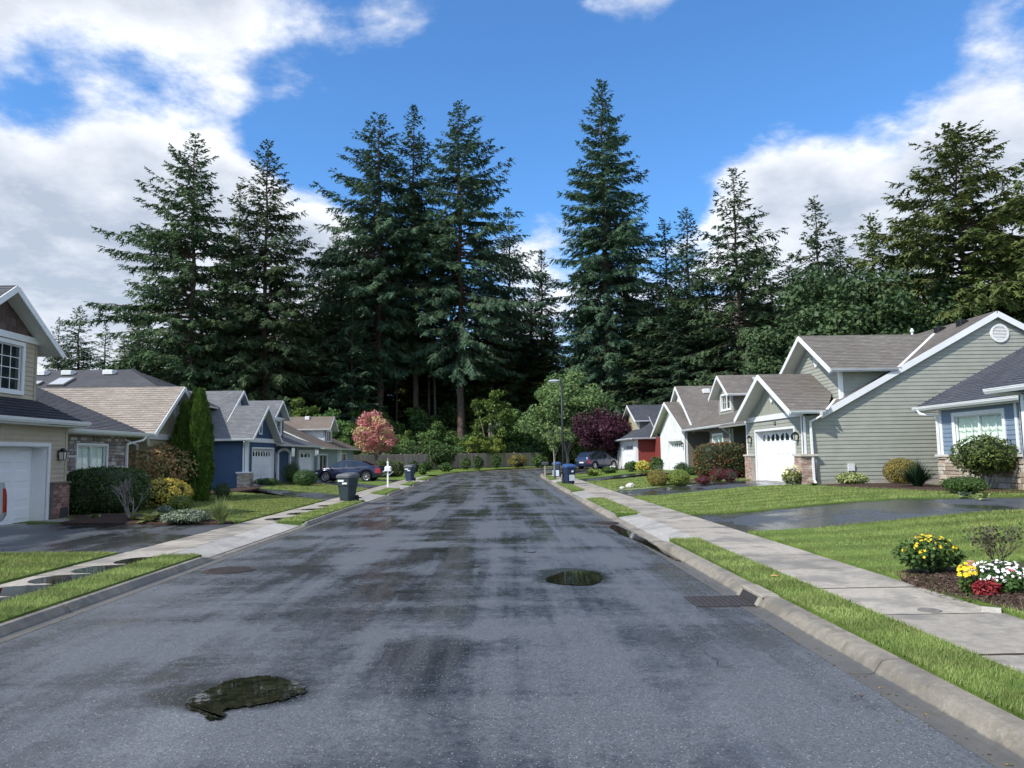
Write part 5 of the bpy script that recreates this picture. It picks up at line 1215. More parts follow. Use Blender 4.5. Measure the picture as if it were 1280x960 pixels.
trim(H, 'rake_board', (-15.385, 69.7, 4.25), (-15.385, 71.5, 5.48), .03, .17); trim(H, 'rake_board', (-15.383, 71.5, 5.48), (-15.383, 73.3, 4.25), .03, .17); gutter(H, (-15.4, 69.72, 4.38), (-22, 69.72, 4.38), (0, -1, 0)); roof_vent(H, -17.8, 71.2, 5.45, .4, WHITE_V)

# ---------------------------------------------------------------- vegetation kit
def rot_basis(d, roll):
    """d (n,3) unit directions -> side and up vectors rolled about d"""
    up = np.tile(np.array([0, 0, 1.0]), (len(d), 1)); a = np.cross(d, up); ln = np.linalg.norm(a, axis=1, keepdims=True); a = np.where(ln > 1e-3, a/np.maximum(ln, 1e-3), [1, 0, 0]); b = np.cross(a, d)
    c, s = np.cos(roll)[:, None], np.sin(roll)[:, None]; return a*c+b*s, b*c-a*s
def fronds(P, D, Lg, Wd, rng, k=4, droop=.25):
    """needle sprays: from point P along D (unit), length Lg: one slim blade and k side blades each"""
    n = len(P); A, B = rot_basis(D, rng.uniform(-.6, .6, n)); V = []; tri = []
    L = Lg[:, None]; w = Wd[:, None]; down = np.array([0, 0, -1.0])
    V.append(np.stack([P-A*w*.5, P+A*w*.5, P+D*L+down*L*droop*.6], 1))
    for i in range(k):
        t = .15+.75*i/k; s = 1 if i % 2 else -1
        base = P+D*L*t+down*L*droop*.5*t*t
        d2 = D*.62+A*s*.75+down*rng.uniform(.0, .55, n)[:, None]; l2 = L*(.52-.25*t)*rng.uniform(.8, 1.25, n)[:, None]
        off = D*w*.55
        V.append(np.stack([base-off, base+off, base+d2*l2], 1))
    V = np.stack(V, 1).reshape(-1, 3); F = np.arange(len(V)).reshape(-1, 3); return V, F
def fir_crown(seed, H, R, base, lean=0.0, power=.95, knee=.46, dens=1.0, asym=(0, 0), gaps=.16, fr_len=1.2, wide=.30, step0=.60, droop=.85, kk=5):
    rng = np.random.default_rng(seed); P = []; D = []; L = []; W_ = []; BR = MB(); z = base*H; ph = rng.uniform(0, 6)
    tones = []
    while z < H*.992:
        t = (z-base*H)/(H-base*H)
        env = R*min(1.0, .62+1.6*t)*min(1.0, (1-t)*(1-base)/knee)**power+.22
        nb = int(rng.integers(5, 8)) if t < .7 else int(rng.integers(4, 7))
        for b in range(nb):
            if rng.random() < gaps+.06*t: continue
            az = ph+2*pi*b/nb+rng.uniform(-.45, .45)
            l = env*rng.uniform(.55, 1.18)*(1+.25*(rng.random() < .12))*(1+asym[0]*cos(az-asym[1]))
            el = -.26+.85*t**1.3+rng.uniform(-.20, .20); n = max(4, int(l*2.7*dens))
            s = np.linspace(.12 if l < 2 else .18, 1, n); dr = droop*(1-t)*.35
            hx, hy = cos(az), sin(az); bend = rng.uniform(-.25, .25)
            r_ = l*s; zz = z+r_*tan(el)-dr*l*s*s+.22*l*dr*s**5*2.2+(0)
            bx = hx*r_-hy*bend*r_*s; by = hy*r_+hx*bend*r_*s
            pts = np.stack([bx, by, zz], 1)
            if l > 1.6:
                idx = [0, n//2, n-1]; BR.tube([(0, 0, z)]+[tuple(pts[i]) for i in idx], [.05+.012*l, .035+.006*l, .02+.003*l, .008], 4, False)
            tan_ = np.gradient(pts, axis=0); tan_ /= np.linalg.norm(tan_, axis=1, keepdims=True)
            tone = rng.random()*.6
            for sd in (-1, 1):
                side = np.stack([-np.sin(np.full(n, az)), np.cos(np.full(n, az)), np.zeros(n)], 1)*sd
                ang = rng.uniform(.45, 1.15, n)[:, None]
                d = tan_*np.cos(ang)+side*np.sin(ang)+np.array([0, 0, -1])*rng.uniform(.0, 1.15, n)[:, None]*(1-.45*t)
                d /= np.linalg.norm(d, axis=1, keepdims=True)
                ll = fr_len*(.58+.42*min(1, (1-t)/.45))*(.45+.55*np.sin(pi*np.clip(.25+.75*(1-s), 0, 1)))*min(1, .35+l/4)*rng.uniform(.7, 1.3, n)
                P.append(pts+rng.normal(0, .13, (n, 3))); D.append(d); L.append(ll); W_.append(wide*(.5+.5*ll/fr_len)); tones.append(np.clip(tone+rng.uniform(0, .4, n), 0, 1))
            # tip spray
            P.append(pts[-1:]); D.append(tan_[-1:]); L.append(np.array([fr_len*.8*min(1, .35+l/4)])); W_.append(np.array([wide*.8])); tones.append(np.array([tone+.3]))
        z += step0*(.98-.05*t)*rng.uniform(.7, 1.3)/max(.6, dens**.5)
        ph += 1.1
    # leader
    for i in range(10):
        a = rng.uniform(0, 6.28); P.append(np.array([[0, 0, H*.985-i*.18]])); d = np.array([[cos(a)*.55, sin(a)*.55, .65]]); D.append(d/np.linalg.norm(d)); L.append(np.array([.28+.05*i])); W_.append(np.array([.09])); tones.append(np.array([.5]))
    P = np.concatenate(P); D = np.concatenate(D); L = np.concatenate(L); W_ = np.concatenate(W_); tn = np.concatenate(tones)
    V, F = fronds(P, D, L, W_, rng, kk)
    if lean: V[:, 0] += lean*V[:, 2]
    return V, F, np.repeat(tn, kk+1), BR
NEEDLE = leafmat('fir_needles', (.042, .080, .044), (.120, .185, .078), .24, .25, .7)
NEEDLE_B = leafmat('spruce_needles', (.040, .084, .054), (.110, .182, .098), .24, .25, .7)
NEEDLE_Y = leafmat('cedar_needles', (.068, .108, .032), (.19, .235, .075), .28, .3, .7)
TRUNK = plain('fir_trunk', (.115, .085, .068), .95, .35, 3, .9, 14)
def trunk_mesh(root, H, r, mat=TRUNK, n=12, lean=0.0, top=.99, name='trunk', seed=0):
    rr = random.Random(seed); pts = []; rad = []; K = 14
    for i in range(K+1):
        t = i/K*top; pts.append((lean*H*t+rr.uniform(-1, 1)*.004*H*(t > 0), rr.uniform(-1, 1)*.004*H*(t > 0), H*t)); rad.append(r*((1-t)**.8)*(1.0 if i else 1.45)+.012)
    m = MB().tube(pts, rad, n); o = m.build(name, mat, root, smooth=True, world=False); return o
def fir(loc, H, R, label, name='fir_tree', cat='tree', base=.2, seed=1, mat=None, r=None, group=None, **kw):
    t = thing(name, loc, label, cat, group); trunk_mesh(t, H, r or H*.0105, seed=seed, lean=kw.get('lean', 0))
    V, F, tn, BR = fir_crown(seed, H, R, base, **kw); np_mesh('crown', V, F, mat or NEEDLE, t, attr=tn)
    if BR.v: o = BR.build('branches', TRUNK, t, world=False); o['kind'] = 'stuff'
    return t
def leaf_cloud(centres, radii, n, size, rng, flat=.5, stretch=1.5, shell=.55, droop=.0):
    """leaf-shaped quads (two triangles) scattered through ellipsoids; returns V, F, tone"""
    C = np.asarray(centres, float); Rr = np.asarray(radii, float)
    if Rr.ndim == 1: Rr = np.stack([Rr]*3, 1)
    wgt = (Rr[:, 0]*Rr[:, 1]+Rr[:, 2]*Rr[:, 1]); wgt = wgt/wgt.sum(); k = rng.choice(len(C), n, p=wgt)
    u = rng.normal(size=(n, 3)); u /= np.linalg.norm(u, axis=1, keepdims=True); q = (shell+(1-shell)*rng.random(n)**.6)[:, None]
    P = C[k]+u*Rr[k]*q
    nrm = u*flat+rng.normal(size=(n, 3))*.55+np.array([0, 0, .5]); nrm /= np.linalg.norm(nrm, axis=1, keepdims=True)
    A, B = rot_basis(nrm, rng.uniform(0, 6.28, n)); s = (size*rng.uniform(.6, 1.4, n))[:, None]
    w = s/stretch
    tip = P+A*s; l = P+B*w*.5+A*s*.45+nrm*s*.06; r_ = P-B*w*.5+A*s*.45+nrm*s*.06; bs = P
    if droop: tip = tip+np.array([0, 0, -1.0])*s*droop
    V = np.stack([bs, l, tip, r_], 1).reshape(-1, 3); b = np.arange(n)[:, None]*4
    F = np.concatenate([b+[0, 1, 2], b+[0, 2, 3]], 1).reshape(-1, 3)
    tone = np.clip(rng.random(len(C))[k]*.5+rng.random(n)*.5, 0, 1); return V, F, np.repeat(tone, 2)
def broadleaf(loc, H, R, label, seed, mat, base=.25, n=16000, size=.28, clumps=60, name='leafy_tree', trunk_r=None, shape=1.0, group=None, bark=BARKG, cat='tree', open_=.5):
    rng = np.random.default_rng(seed); t = thing(name, loc, label, cat, group); cz = H*(base+1)/2; hz = H*(1-base)/2
    C = []; Rr = []
    for i in range(clumps):
        u = rng.normal(size=3); u /= np.linalg.norm(u); q = rng.uniform(.35, .95)
        zf = u[2]*q; taper = 1-.35*shape*max(0, zf)-.15*max(0, -zf)
        C.append((u[0]*q*R*taper, u[1]*q*R*taper, cz+zf*hz)); rr = R*rng.uniform(.16, .32); Rr.append((rr, rr, rr*rng.uniform(.5, .8)))
    V, F, tn = leaf_cloud(C, Rr, n, size, rng, shell=.3); np_mesh('crown', V, F, mat, t, attr=tn)
    tr = trunk_r or H*.018; m = MB(); m.tube([(0, 0, -.2), (.02*H*.2, 0, H*base*.6), (0, .01*H, H*base), (.01*H, 0, H*.7)], [tr*1.3, tr, tr*.8, tr*.25], 8)
    m.build('trunk', bark, t, smooth=True, world=False); mb = MB()
    for c in C[::3]:
        z0 = H*base*rng.uniform(.7, 1.3); mb.tube([(0, 0, z0), (c[0]*.5, c[1]*.5, z0+(c[2]-z0)*.6), c], [tr*.4, tr*.22, tr*.08], 5, False)
    o = mb.build('limbs', bark, t, world=False); o['kind'] = 'stuff'; return t
def shrub(loc, r, label, mat, seed=1, n=2600, size=.07, name='shrub', lumps=14, core=True, flat=.8, stretch=1.6, box=False, lift=0.0, stems=False, group=None, jag=.12, corecol=None, cat='shrub', droop=0):
    """r = (rx, ry, rz) half sizes; sits on the ground at loc"""
    rng = np.random.default_rng(seed); t = thing(name, loc, label, cat, group); rx, ry, rz = r; c0 = (0, 0, rz+lift)
    if box:
        n_ = n; f = rng.random((n_, 3))*2-1; p = 3.2; nrm_ = (np.abs(f)**p).sum(1)**(1/p); f = f/nrm_[:, None]*(1+rng.normal(0, .035, (n_, 1)))
        P = f*np.array([rx, ry, rz])+np.array(c0); P = P[P[:, 2] > .02]; n_ = len(P); C = P; nr = f[:n_]; nr = nr/np.linalg.norm(nr, axis=1, keepdims=True)*flat+rng.normal(size=(n_, 3))*.5
        nr /= np.linalg.norm(nr, axis=1, keepdims=True); A, B = rot_basis(nr, rng.uniform(0, 6.28, n_)); s = (size*rng.uniform(.6, 1.4, n_))[:, None]; w = s/stretch
        V = np.stack([P, P+B*w*.5+A*s*.45, P+A*s, P-B*w*.5+A*s*.45], 1).reshape(-1, 3); b = np.arange(n_)[:, None]*4; F = np.concatenate([b+[0, 1, 2], b+[0, 2, 3]], 1).reshape(-1, 3); tn = np.repeat(np.clip(rng.random(n_), 0, 1), 2)
    else:
        C = [c0]; Rr = [(rx, ry, rz)]
        for i in range(lumps):
            u = rng.normal(size=3); u /= np.linalg.norm(u); u[2] = abs(u[2])*.9-.15; q = .72
            C.append((u[0]*rx*q, u[1]*ry*q, c0[2]+u[2]*rz*q)); k = rng.uniform(.25, .42)+jag; Rr.append((rx*k, ry*k, rz*k))
        V, F, tn = leaf_cloud(C, Rr, n, size, rng, flat, stretch, .82, droop)
        keep = V[:, 2].reshape(-1, 4).min(1) > -.01; V = V.reshape(-1, 4, 3)[keep].reshape(-1, 3); tn = tn.reshape(-1, 2)[keep].reshape(-1); F = (np.arange(keep.sum())[:, None]*4+np.array([[0, 1, 2, 0, 2, 3]])).reshape(-1, 3)
    np_mesh('foliage', V, F, mat, t, attr=tn)
    m = MB()
    if core:
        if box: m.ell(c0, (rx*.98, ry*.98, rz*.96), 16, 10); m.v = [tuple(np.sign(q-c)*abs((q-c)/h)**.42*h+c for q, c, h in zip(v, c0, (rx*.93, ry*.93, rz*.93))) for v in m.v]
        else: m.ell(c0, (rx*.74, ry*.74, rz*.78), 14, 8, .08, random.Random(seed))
        o = m.build('dark_inner_core', corecol or leafmat('inner_leaf_shade', (.012, .020, .008), (.030, .045, .016), 0, 3), t, smooth=False, world=False)  # solid core blocks the view through, near black for shade between leaves
    if stems:
        m = MB(); rr = random.Random(seed)
        for i in range(stems):
            a = 2*pi*i/stems+rr.uniform(-.4, .4); k = rr.uniform(.3, .8); m.tube([(0, 0, -.05), (rx*.25*cos(a), ry*.25*sin(a), rz*.5+lift*.5), (rx*k*cos(a), ry*k*sin(a), rz*1.2+lift)], [.028, .022, .008], 6)
        m.build('stems', BARKG, t, world=False)['kind'] = 'stuff'
    return t
def blades(loc, n, L, spread, label, mat, seed=1, name='ornamental_grass', w=.012, cat='plant', upright=.35, curve=.5):
    rng = np.random.default_rng(seed); t = thing(name, loc, label, cat); a = rng.uniform(0, 2*pi, n); tl = rng.uniform(.05, 1, n)**.8*spread; ll = L*rng.uniform(.6, 1.1, n)
    b = np.stack([np.cos(a)*.08*rng.random(n), np.sin(a)*.08*rng.random(n), np.zeros(n)], 1); h = np.stack([np.cos(a), np.sin(a), np.zeros(n)], 1); sd = np.stack([-np.sin(a), np.cos(a), np.zeros(n)], 1)*w
    V = []; K = 5
    for i in range(K+1):
        s = i/K; ww = (1-s**2)*.9+.05; p = b+h*(tl*s**1.3)[:, None]*ll[:, None]+np.array([0, 0, 1])*(ll*(s*(1-.15*tl)-curve*tl*s*s))[:, None]
        V.append(p-sd*ww); V.append(p+sd*ww)
    V = np.stack(V, 1); k = 2*(K+1); F = []
    for i in range(K): F += [[2*i, 2*i+1, 2*i+3], [2*i, 2*i+3, 2*i+2]]
    F = (np.arange(n)[:, None, None]*k+np.array(F)[None]).reshape(-1, 3); np_mesh('leaves', V.reshape(-1, 3), F, mat, t, attr=np.repeat(rng.random(n), 2*K)); return t
def flowers(root, C, r, n, size, mat, seed, name='flowers', petals=5):
    """small flowers with separate petals, facing outward"""
    rng = np.random.default_rng(seed); u = rng.normal(size=(n, 3)); u[:, 2] = np.abs(u[:, 2]); u /= np.linalg.norm(u, axis=1, keepdims=True); P = np.asarray(C)+u*np.asarray(r)*rng.uniform(.9, 1.1, (n, 1))
    nr = u+rng.normal(size=(n, 3))*.3+np.array([0, -.3, .3]); nr /= np.linalg.norm(nr, axis=1, keepdims=True); A, B = rot_basis(nr, rng.uniform(0, 6, n)); V = []
    s = (size*rng.uniform(.7, 1.2, n))[:, None]
    for k in range(petals):
        a = 2*pi*k/petals; d = A*cos(a)+B*sin(a); e = -A*sin(a)+B*cos(a)
        V.append(np.stack([P, P+d*s*.6+e*s*.36+nr*s*.12, P+d*s+nr*s*.1, P+d*s*.6-e*s*.36+nr*s*.12], 1))
    V = np.stack(V, 1).reshape(-1, 3); q = len(V)//4; F = (np.arange(q)[:, None]*4+np.array([[0, 1, 2, 0, 2, 3]])).reshape(-1, 3)
    o = np_mesh(name, V, F, mat, root); o['kind'] = 'stuff'; return o

G_DARK = leafmat('yew_leaves', (.024, .058, .018), (.080, .150, .035), .15, 2)
G_MID = leafmat('green_leaves', (.035, .075, .018), (.085, .150, .035), .2, 2)
G_LIME = leafmat('lime_leaves', (.10, .15, .03), (.26, .30, .06), .25, 2)
G_GOLD = leafmat('golden_leaves', (.30, .28, .04), (.70, .58, .12), .25, 2)
G_RUST = leafmat('rust_leaves', (.24, .20, .08), (.50, .26, .14), .3, 1.5, c3=(.26, .32, .12), amt=.4)
G_ORNG = leafmat('orange_green_leaves', (.13, .14, .03), (.28, .20, .05), .2, 2)
G_SILV = leafmat('silver_leaves', (.12, .17, .10), (.30, .36, .25), .2, 4)
G_PURP = leafmat('purple_leaves', (.028, .010, .016), (.105, .030, .050), .2, 1.2)
G_BURG = leafmat('burgundy_leaves', (.07, .012, .022), (.17, .03, .05), .2, 3)
G_PINK = leafmat('pink_autumn_leaves', (.42, .20, .17), (.70, .27, .31), .35, .35, c3=(.50, .46, .20), amt=.34)
G_MAPL = leafmat('pale_maple_leaves', (.085, .15, .055), (.24, .34, .13), .35, .5)
G_WOOD = leafmat('forest_leaves', (.045, .100, .032), (.16, .25, .07), .25, .35, c3=(.17, .15, .03), amt=.05)
G_DEC = leafmat('big_tree_leaves', (.036, .074, .033), (.10, .155, .060), .2, .4)
G_WILD = leafmat('undergrowth_leaves', (.03, .07, .022), (.10, .17, .05), .25, .6)
FL_Y = plain('yellow_petals', (.85, .58, .02), .5, .15, 20); FL_W = plain('white_petals', (.85, .84, .82), .5, .05); FL_P = plain('pink_petals', (.55, .14, .18), .5, .2); FL_C = plain('cream_petals', (.75, .66, .38), .5, .2)

# ---------------------------------------------------------------- tall conifers behind the fence
def at(px, py, Y):
    d = px_dir(px, py); k = Y/d.y; return d.x*k, EYE+d.z*k
def big(px, py, Y, R, label, seed, **kw):
    X, z = at(px, py, Y); return fir((X, Y, .1), z, R, label, seed=seed, **kw)
F1 = big(245, 164, 100, 7.73, 'broad ragged fir at the left, taller neighbour of the narrow one, above the tan roof', 11, base=.06, asym=(.28, pi), gaps=.2, mat=NEEDLE)
F2 = big(335, 177, 103, 6.78, 'narrower fir with drooping tiers, right-hand one of the pair above the navy house', 12, base=.08, gaps=.18)
F4 = big(475, 139, 112, 8.29, 'left fir of the three tall ones standing close together', 14, base=.28, knee=.40, gaps=.2, asym=(.25, pi), mat=NEEDLE_B)
F5 = big(517, 132, 116, 6.73, 'middle fir of the three tall ones standing close together', 15, base=.28, gaps=.12, mat=NEEDLE, r=.52)
F6 = big(573, 127, 112, 8.51, 'right fir of the three tall ones with the thick bare lower trunk', 16, base=.27, knee=.38, gaps=.16, asym=(.22, 0), mat=NEEDLE_B, r=.60)
F7 = big(635, 256, 128, 3.86, 'thin see-through fir between the close trio and the tallest fir', 17, base=.12, gaps=.3, dens=.8)
F9 = big(751, 96, 112, 7.22, 'tallest fir, standing alone above the purple maple', 19, base=.06, gaps=.14, mat=NEEDLE_B, dens=1.15)
F11 = big(857, 257, 106, 4.20, 'small pointed fir just right of the tallest one', 21, base=.05, gaps=.1, mat=NEEDLE_B)
F12 = big(915, 209, 100, 7.0, 'wide-spaced fir with upturned tips above the taupe house', 22, base=.04, gaps=.2, dens=.9)
F13 = big(1017, 242, 92, 4.2, 'slim dark fir rising behind the round leafy tree', 23, base=.04, gaps=.25)
F15 = big(1190, 158, 72, 8.06, 'shaggy yellow-green fir above the big sage gable', 25, base=.04, gaps=.12, knee=.36, dens=1.3, mat=NEEDLE_Y, asym=(.15, 0), droop=.9)
F16 = big(1283, 204, 66, 5.80, 'dark fir cut off by the right edge of the photograph', 26, base=.05, gaps=.15, mat=NEEDLE_Y)
X, z = at(1087, 265, 88); fir((X, 88, .2), z, 4.5, 'fir whose tip shows over the round leafy tree', seed=27, base=.1, mat=NEEDLE_Y)
F3 = big(421, 284, 122, 3.53, 'pale small fir in the gap left of the close trio', 28, base=.05, gaps=.12, mat=NEEDLE_Y)
def cp(src, H0, px, py, Y, label, rz, fat=1.0):
    X, z = at(px, py, Y); s = (z-.1)/H0; return copy_thing(src, (X, Y, .1), rz, (s*fat, s*fat, s), label)
h_ = lambda px, py, Y: at(px, py, Y)[1]
H11, H3, H13, H7 = h_(857, 257, 106), h_(421, 284, 122), h_(1017, 242, 92), h_(635, 256, 128)
cp(F3, H3, 676, 309, 124, 'small fir in the gap between the close trio and the tallest fir', 1.0)
cp(F11, H11, 830, 271, 118, 'dark fir tip touching the right side of the tallest fir', 2.0)
cp(F3, H3, 300, 226, 116, 'fir tip showing between the two left-hand firs', 2.5, .8)
cp(F11, H11, 790, 330, 122, 'dark fir tucked behind the right flank of the tallest fir', 4.0, 1.3)
cp(F13, H13, 1048, 290, 104, 'fir tip right of the slim dark fir', 1.3)
cp(F11, H11, 100, 380, 118, 'pointed fir above the charcoal hipped roof', .4, 1.15)
cp(F13, H13, 75, 394, 112, 'thin fir showing beside the tan gable', 3.0, .8)
cp(F7, H7, 133, 405, 116, 'lower fir right of the pointed one above the charcoal roof', 3.6, 1.3)
cp(F3, H3, 156, 418, 124, 'small fir between the charcoal roof and the broad ragged fir', 5.0)
cp(F11, H11, 455, 250, 128, 'fir filling in behind the left of the close trio', 1.7, 1.3)
cp(F11, H11, 392, 330, 118, 'fir between the narrow drooping fir and the close trio', 4.4, 1.2)
cp(F11, H11, 605, 300, 124, 'fir behind the right flank of the close trio', 3.3, 1.2)
cp(F11, H11, 945, 300, 112, 'fir behind the wide-spaced one', 2.2, 1.4)
cp(F13, H13, 985, 330, 108, 'fir left of the slim dark fir', 5.2, 1.5)
for k, (px, py, Y, sc_, lb) in enumerate(((180, 395, 108, 1.5, 'mid-height conifer at the left foot of the broad ragged fir'), (222, 372, 110, 1.4, 'mid-height conifer in front of the broad ragged fir'), (285, 340, 111, 1.4, 'mid-height conifer between the two left-hand firs'), (312, 390, 107, 1.5, 'low conifer above the gap between beige and navy houses'), (372, 380, 109, 1.5, 'mid-height conifer right of the narrow drooping fir'), (408, 352, 112, 1.3, 'mid-height conifer above the brown roof'), (440, 372, 106, 1.4, 'mid-height conifer above the pink maple'),
        (612, 372, 118, 1.5, 'mid-height conifer right of the thick bare trunk'), (642, 392, 121, 1.6, 'low conifer at the left of the gap in the firs'), (664, 372, 124, 1.5, 'low conifer in the middle of the gap in the firs'), (690, 400, 118, 1.6, 'low conifer at the right of the gap in the firs'), (822, 350, 108, 1.5, 'mid-height conifer above the red house'), (845, 370, 103, 1.5, 'low conifer above the white garage gable'), (880, 345, 108, 1.5, 'mid-height conifer left of the wide-spaced fir'), (962, 352, 98, 1.5, 'mid-height conifer behind the small leafy tree'), (1130, 300, 86, 1.4, 'conifer behind the left skirts of the shaggy fir'), (1245, 300, 82, 1.5, 'conifer between the shaggy fir and the picture edge'), (1075, 330, 96, 1.5, 'conifer behind the big round leafy tree'))):
    cp((F11, F3, F13)[k % 3], (H11, H3, H13)[k % 3], px, py, Y, lb, k*1.3, sc_*(1.15 if k % 3 else 1.0))
# deep wood: the same firs again, row behind row, which nothing tells apart
rw = random.Random(12)
srcs = [(F11, H11), (F3, H3), (F7, H7)]
for row, (Y, n, hh) in enumerate(((128, 18, 24), (140, 20, 28), (152, 18, 30))):
    for i in range(n):
        px = 150+ (1130-150)*(i+.5+rw.uniform(-.35, .35))/n
        if row < 1 and 640 < px < 690: continue
        X = (px-626)/961*Y; src, H0 = srcs[rw.randrange(3)]; s = hh*rw.uniform(.8, 1.15)/H0
        copy_thing(src, (X, Y+rw.uniform(-3, 3), .1), rw.uniform(0, 6), (s*1.9, s*1.9, s), 'dark conifer deep in the wood behind the fence')['group'] = 'conifers deep in the wood'
# bare slim trunks seen low between the big firs
for i, (px, ytop, Y, r, lb, ln) in enumerate(((545, 440, 121, .20, 'slim pale bare trunk between the two thick trunks of the close trio', -.02), (496, 440, 119, .16, 'thin pale bare trunk left of the thick trunks', 0), (536, 440, 123, .22, 'dark bare trunk behind the slim pale one', 0), (422, 450, 121, .2, 'grey bare trunk behind the brown-roofed house', 0), (801, 470, 115, .3, 'bare trunk standing above the slate roof of the red house', 0), (305, 400, 108, .14, 'thin bare trunk above the first navy house', 0), (332, 400, 110, .4, 'thick dark bare trunk above the navy gable', 0))):
    X, z = at(px, ytop, Y); t = thing('bare_tree', (X, Y, .1), lb, 'tree trunk'); m = MB(); m.tube([(0, 0, 0), (ln*z*.5, 0, z*.5), (ln*z, 0, z)], [r*1.15, r, r*.75], 10); m.build('trunk', TRUNK if i % 2 else BARKG, t, smooth=True, world=False)
    m = MB(); rr = random.Random(i)
    for k in range(7):
        zz = z*rr.uniform(.35, .95); a = rr.uniform(0, 6.28); l = rr.uniform(.5, 1.6); m.tube([(0, 0, zz), (l*cos(a), l*sin(a), zz+rr.uniform(-.3, .2))], [r*.2, .02], 4)
    m.build('dead_branches', BARKG, t, world=False)['kind'] = 'stuff'
# leafy trees at the wood's edge
broadleaf((34.5, 76, .3), 22.0, 8.2, 'big round dark leafy tree above the dormer of the sage house', 41, G_DEC, .1, 30000, .45, 110, shape=.6)
broadleaf((27.0, 74, .3), 14.0, 5.0, 'smaller leafy tree at the foot of the big round one, behind the taupe roofs', 42, G_DEC, .1, 12000, .36, 50)
broadleaf((43.0, 72, .3), 17.5, 7.0, 'leafy tree under the shaggy fir, behind the sage main roof', 43, G_DEC, .1, 16000, .4, 60)
broadleaf((7.4, 86, .25), 10.9, 5.4, 'pale green maple behind the street lamp', 44, G_MAPL, .14, 22000, .30, 80, shape=.9)
broadleaf((-12.9, 80, .25), 6.4, 2.65, 'young maple turning pink and gold above the clipped hedges', 45, G_PINK, .2, 6000, .22, 60, shape=1.0)
broadleaf((11.0, 77.0, .3), 5.7, 4.5, 'purple-leaved maple beside the red house', 46, G_PURP, .25, 17000, .22, 50, shape=.2, bark=BARK)
ru = random.Random(5)
DL = [broadleaf((-62, 112, .1), 13, 6, 'leafy woodland tree behind the fence', 51, G_WOOD, .05, 9000, .5, 46, group='leafy trees in the wood'), broadleaf((60, 96, .1), 12, 6, 'leafy woodland tree behind the fence', 52, G_WOOD, .05, 8000, .5, 40, group='leafy trees in the wood')]
DY = broadleaf((-25.5, 99, .1), 10.5, 3.2, 'bright yellow-green maple glowing in the wood above the brown roof', 53, leafmat('yellow_sunlit_leaves', (.055, .11, .022), (.17, .23, .055), .3, .5), .1, 5000, .34, 34)  # yellow-green maple leaves, their colour also standing in for sunlit patches
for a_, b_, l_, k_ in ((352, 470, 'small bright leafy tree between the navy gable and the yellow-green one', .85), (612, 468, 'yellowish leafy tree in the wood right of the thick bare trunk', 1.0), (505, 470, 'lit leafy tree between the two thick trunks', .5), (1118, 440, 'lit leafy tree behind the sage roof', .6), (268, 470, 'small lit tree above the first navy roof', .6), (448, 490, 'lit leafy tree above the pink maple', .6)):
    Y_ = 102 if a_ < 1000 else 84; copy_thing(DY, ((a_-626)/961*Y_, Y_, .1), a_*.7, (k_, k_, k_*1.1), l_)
for i in range(34):
    px = 160+(1060-160)*(i+ru.uniform(.1, .9))/34; Y = ru.uniform(106, 124) if not (640 < px < 900) else ru.uniform(112, 126)
    copy_thing(DL[i % 2], ((px-626)/961*Y, Y, .1), ru.uniform(0, 6), ru.uniform(.55, 1.0))
for i in range(14):
    px = 120+26*i*1.0+ru.uniform(-6, 6) if i < 10 else 880+(i-10)*45; Y = ru.uniform(96, 104)
    copy_thing(DL[i % 2], ((px-626)/961*Y, Y, .1), ru.uniform(0, 6), ru.uniform(.5, .72))
for i in range(22):
    px = 215+(735-215)*(i+.5)/22+ru.uniform(-9, 9); Y = ru.uniform(94, 101) if px < 560 else ru.uniform(106, 112)
    copy_thing(DL[i % 2], ((px-626)/961*Y, Y, .1), ru.uniform(0, 6), ru.uniform(.42, .72) if not 455 < px < 605 else ru.uniform(.28, .40))
# bright undergrowth just over the fence
U = [shrub((-8, 95, .2), (2.4, 1.8, 1.6), 'wild green bush leaning over the fence', G_WILD, 61, 3600, .30, 'wild_bush', group='wild bushes behind the fence')]
for i in range(16):
    f = i/16; X = -14+f*19.5+ru.uniform(-.5, .5); Y = 90+f*16+ru.uniform(1.5, 4)
    copy_thing(U[0], (X, Y, .2), ru.uniform(0, 6), ru.uniform(.7, 1.15))
for k, (px, py) in enumerate(((592, 545), (616, 549))):
    X, z = at(px, py, 99); broadleaf((X, 99, .25), z-.2, 1.9, ('yellow-green sapling with a pale stem peeping over the fence' if k == 0 else 'lower yellow-green sapling right of the first one over the fence'), 70+k, G_LIME, .4, 2600, .2, 24, trunk_r=.07)

# ---------------------------------------------------------------- garden plants, left side
def gp(px, py, z=GZ):
    d = px_dir(px, py); k = (z-EYE)/d.z; return d.x*k, d.y*k
def gnd(px, py):
    z = GZ
    for _ in range(12): x, y = gp(px, py, z); z = zg(x, y)+.03
    return (x, y, z)
def blob_at(px0, px1, ptop, pbot, label, mat, depth=None, **kw):
    """shrub whose outline spans px0..px1, ptop..pbot where it stands"""
    g = gnd((px0+px1)/2, pbot); d = g[1]; rx = (px1-px0)/2/961*d*.94; ry = depth or rx; g = (g[0], g[1]+ry*.8, zg(g[0], g[1]+ry*.8)+.02)
    X, zt = at((px0+px1)/2, ptop, g[1]); rz = max(.08, (zt-g[2])/2*.97); lift = kw.pop('lift', 0)
    return shrub((X, g[1], g[2]), (rx, ry, rz-lift/2), label, mat, lift=lift, **kw)
blob_at(88, 179, 584, 644, 'large clipped dark yew in front of the stone wall', G_DARK, 1.2, seed=1, n=9000, size=.07, box=True, flat=.5)
t = thing('bare_shrub', (-9.75, 20.6, .2), 'leggy almost leafless shrub in front of the clipped yew', 'shrub')
m = MB(); rr = random.Random(9)
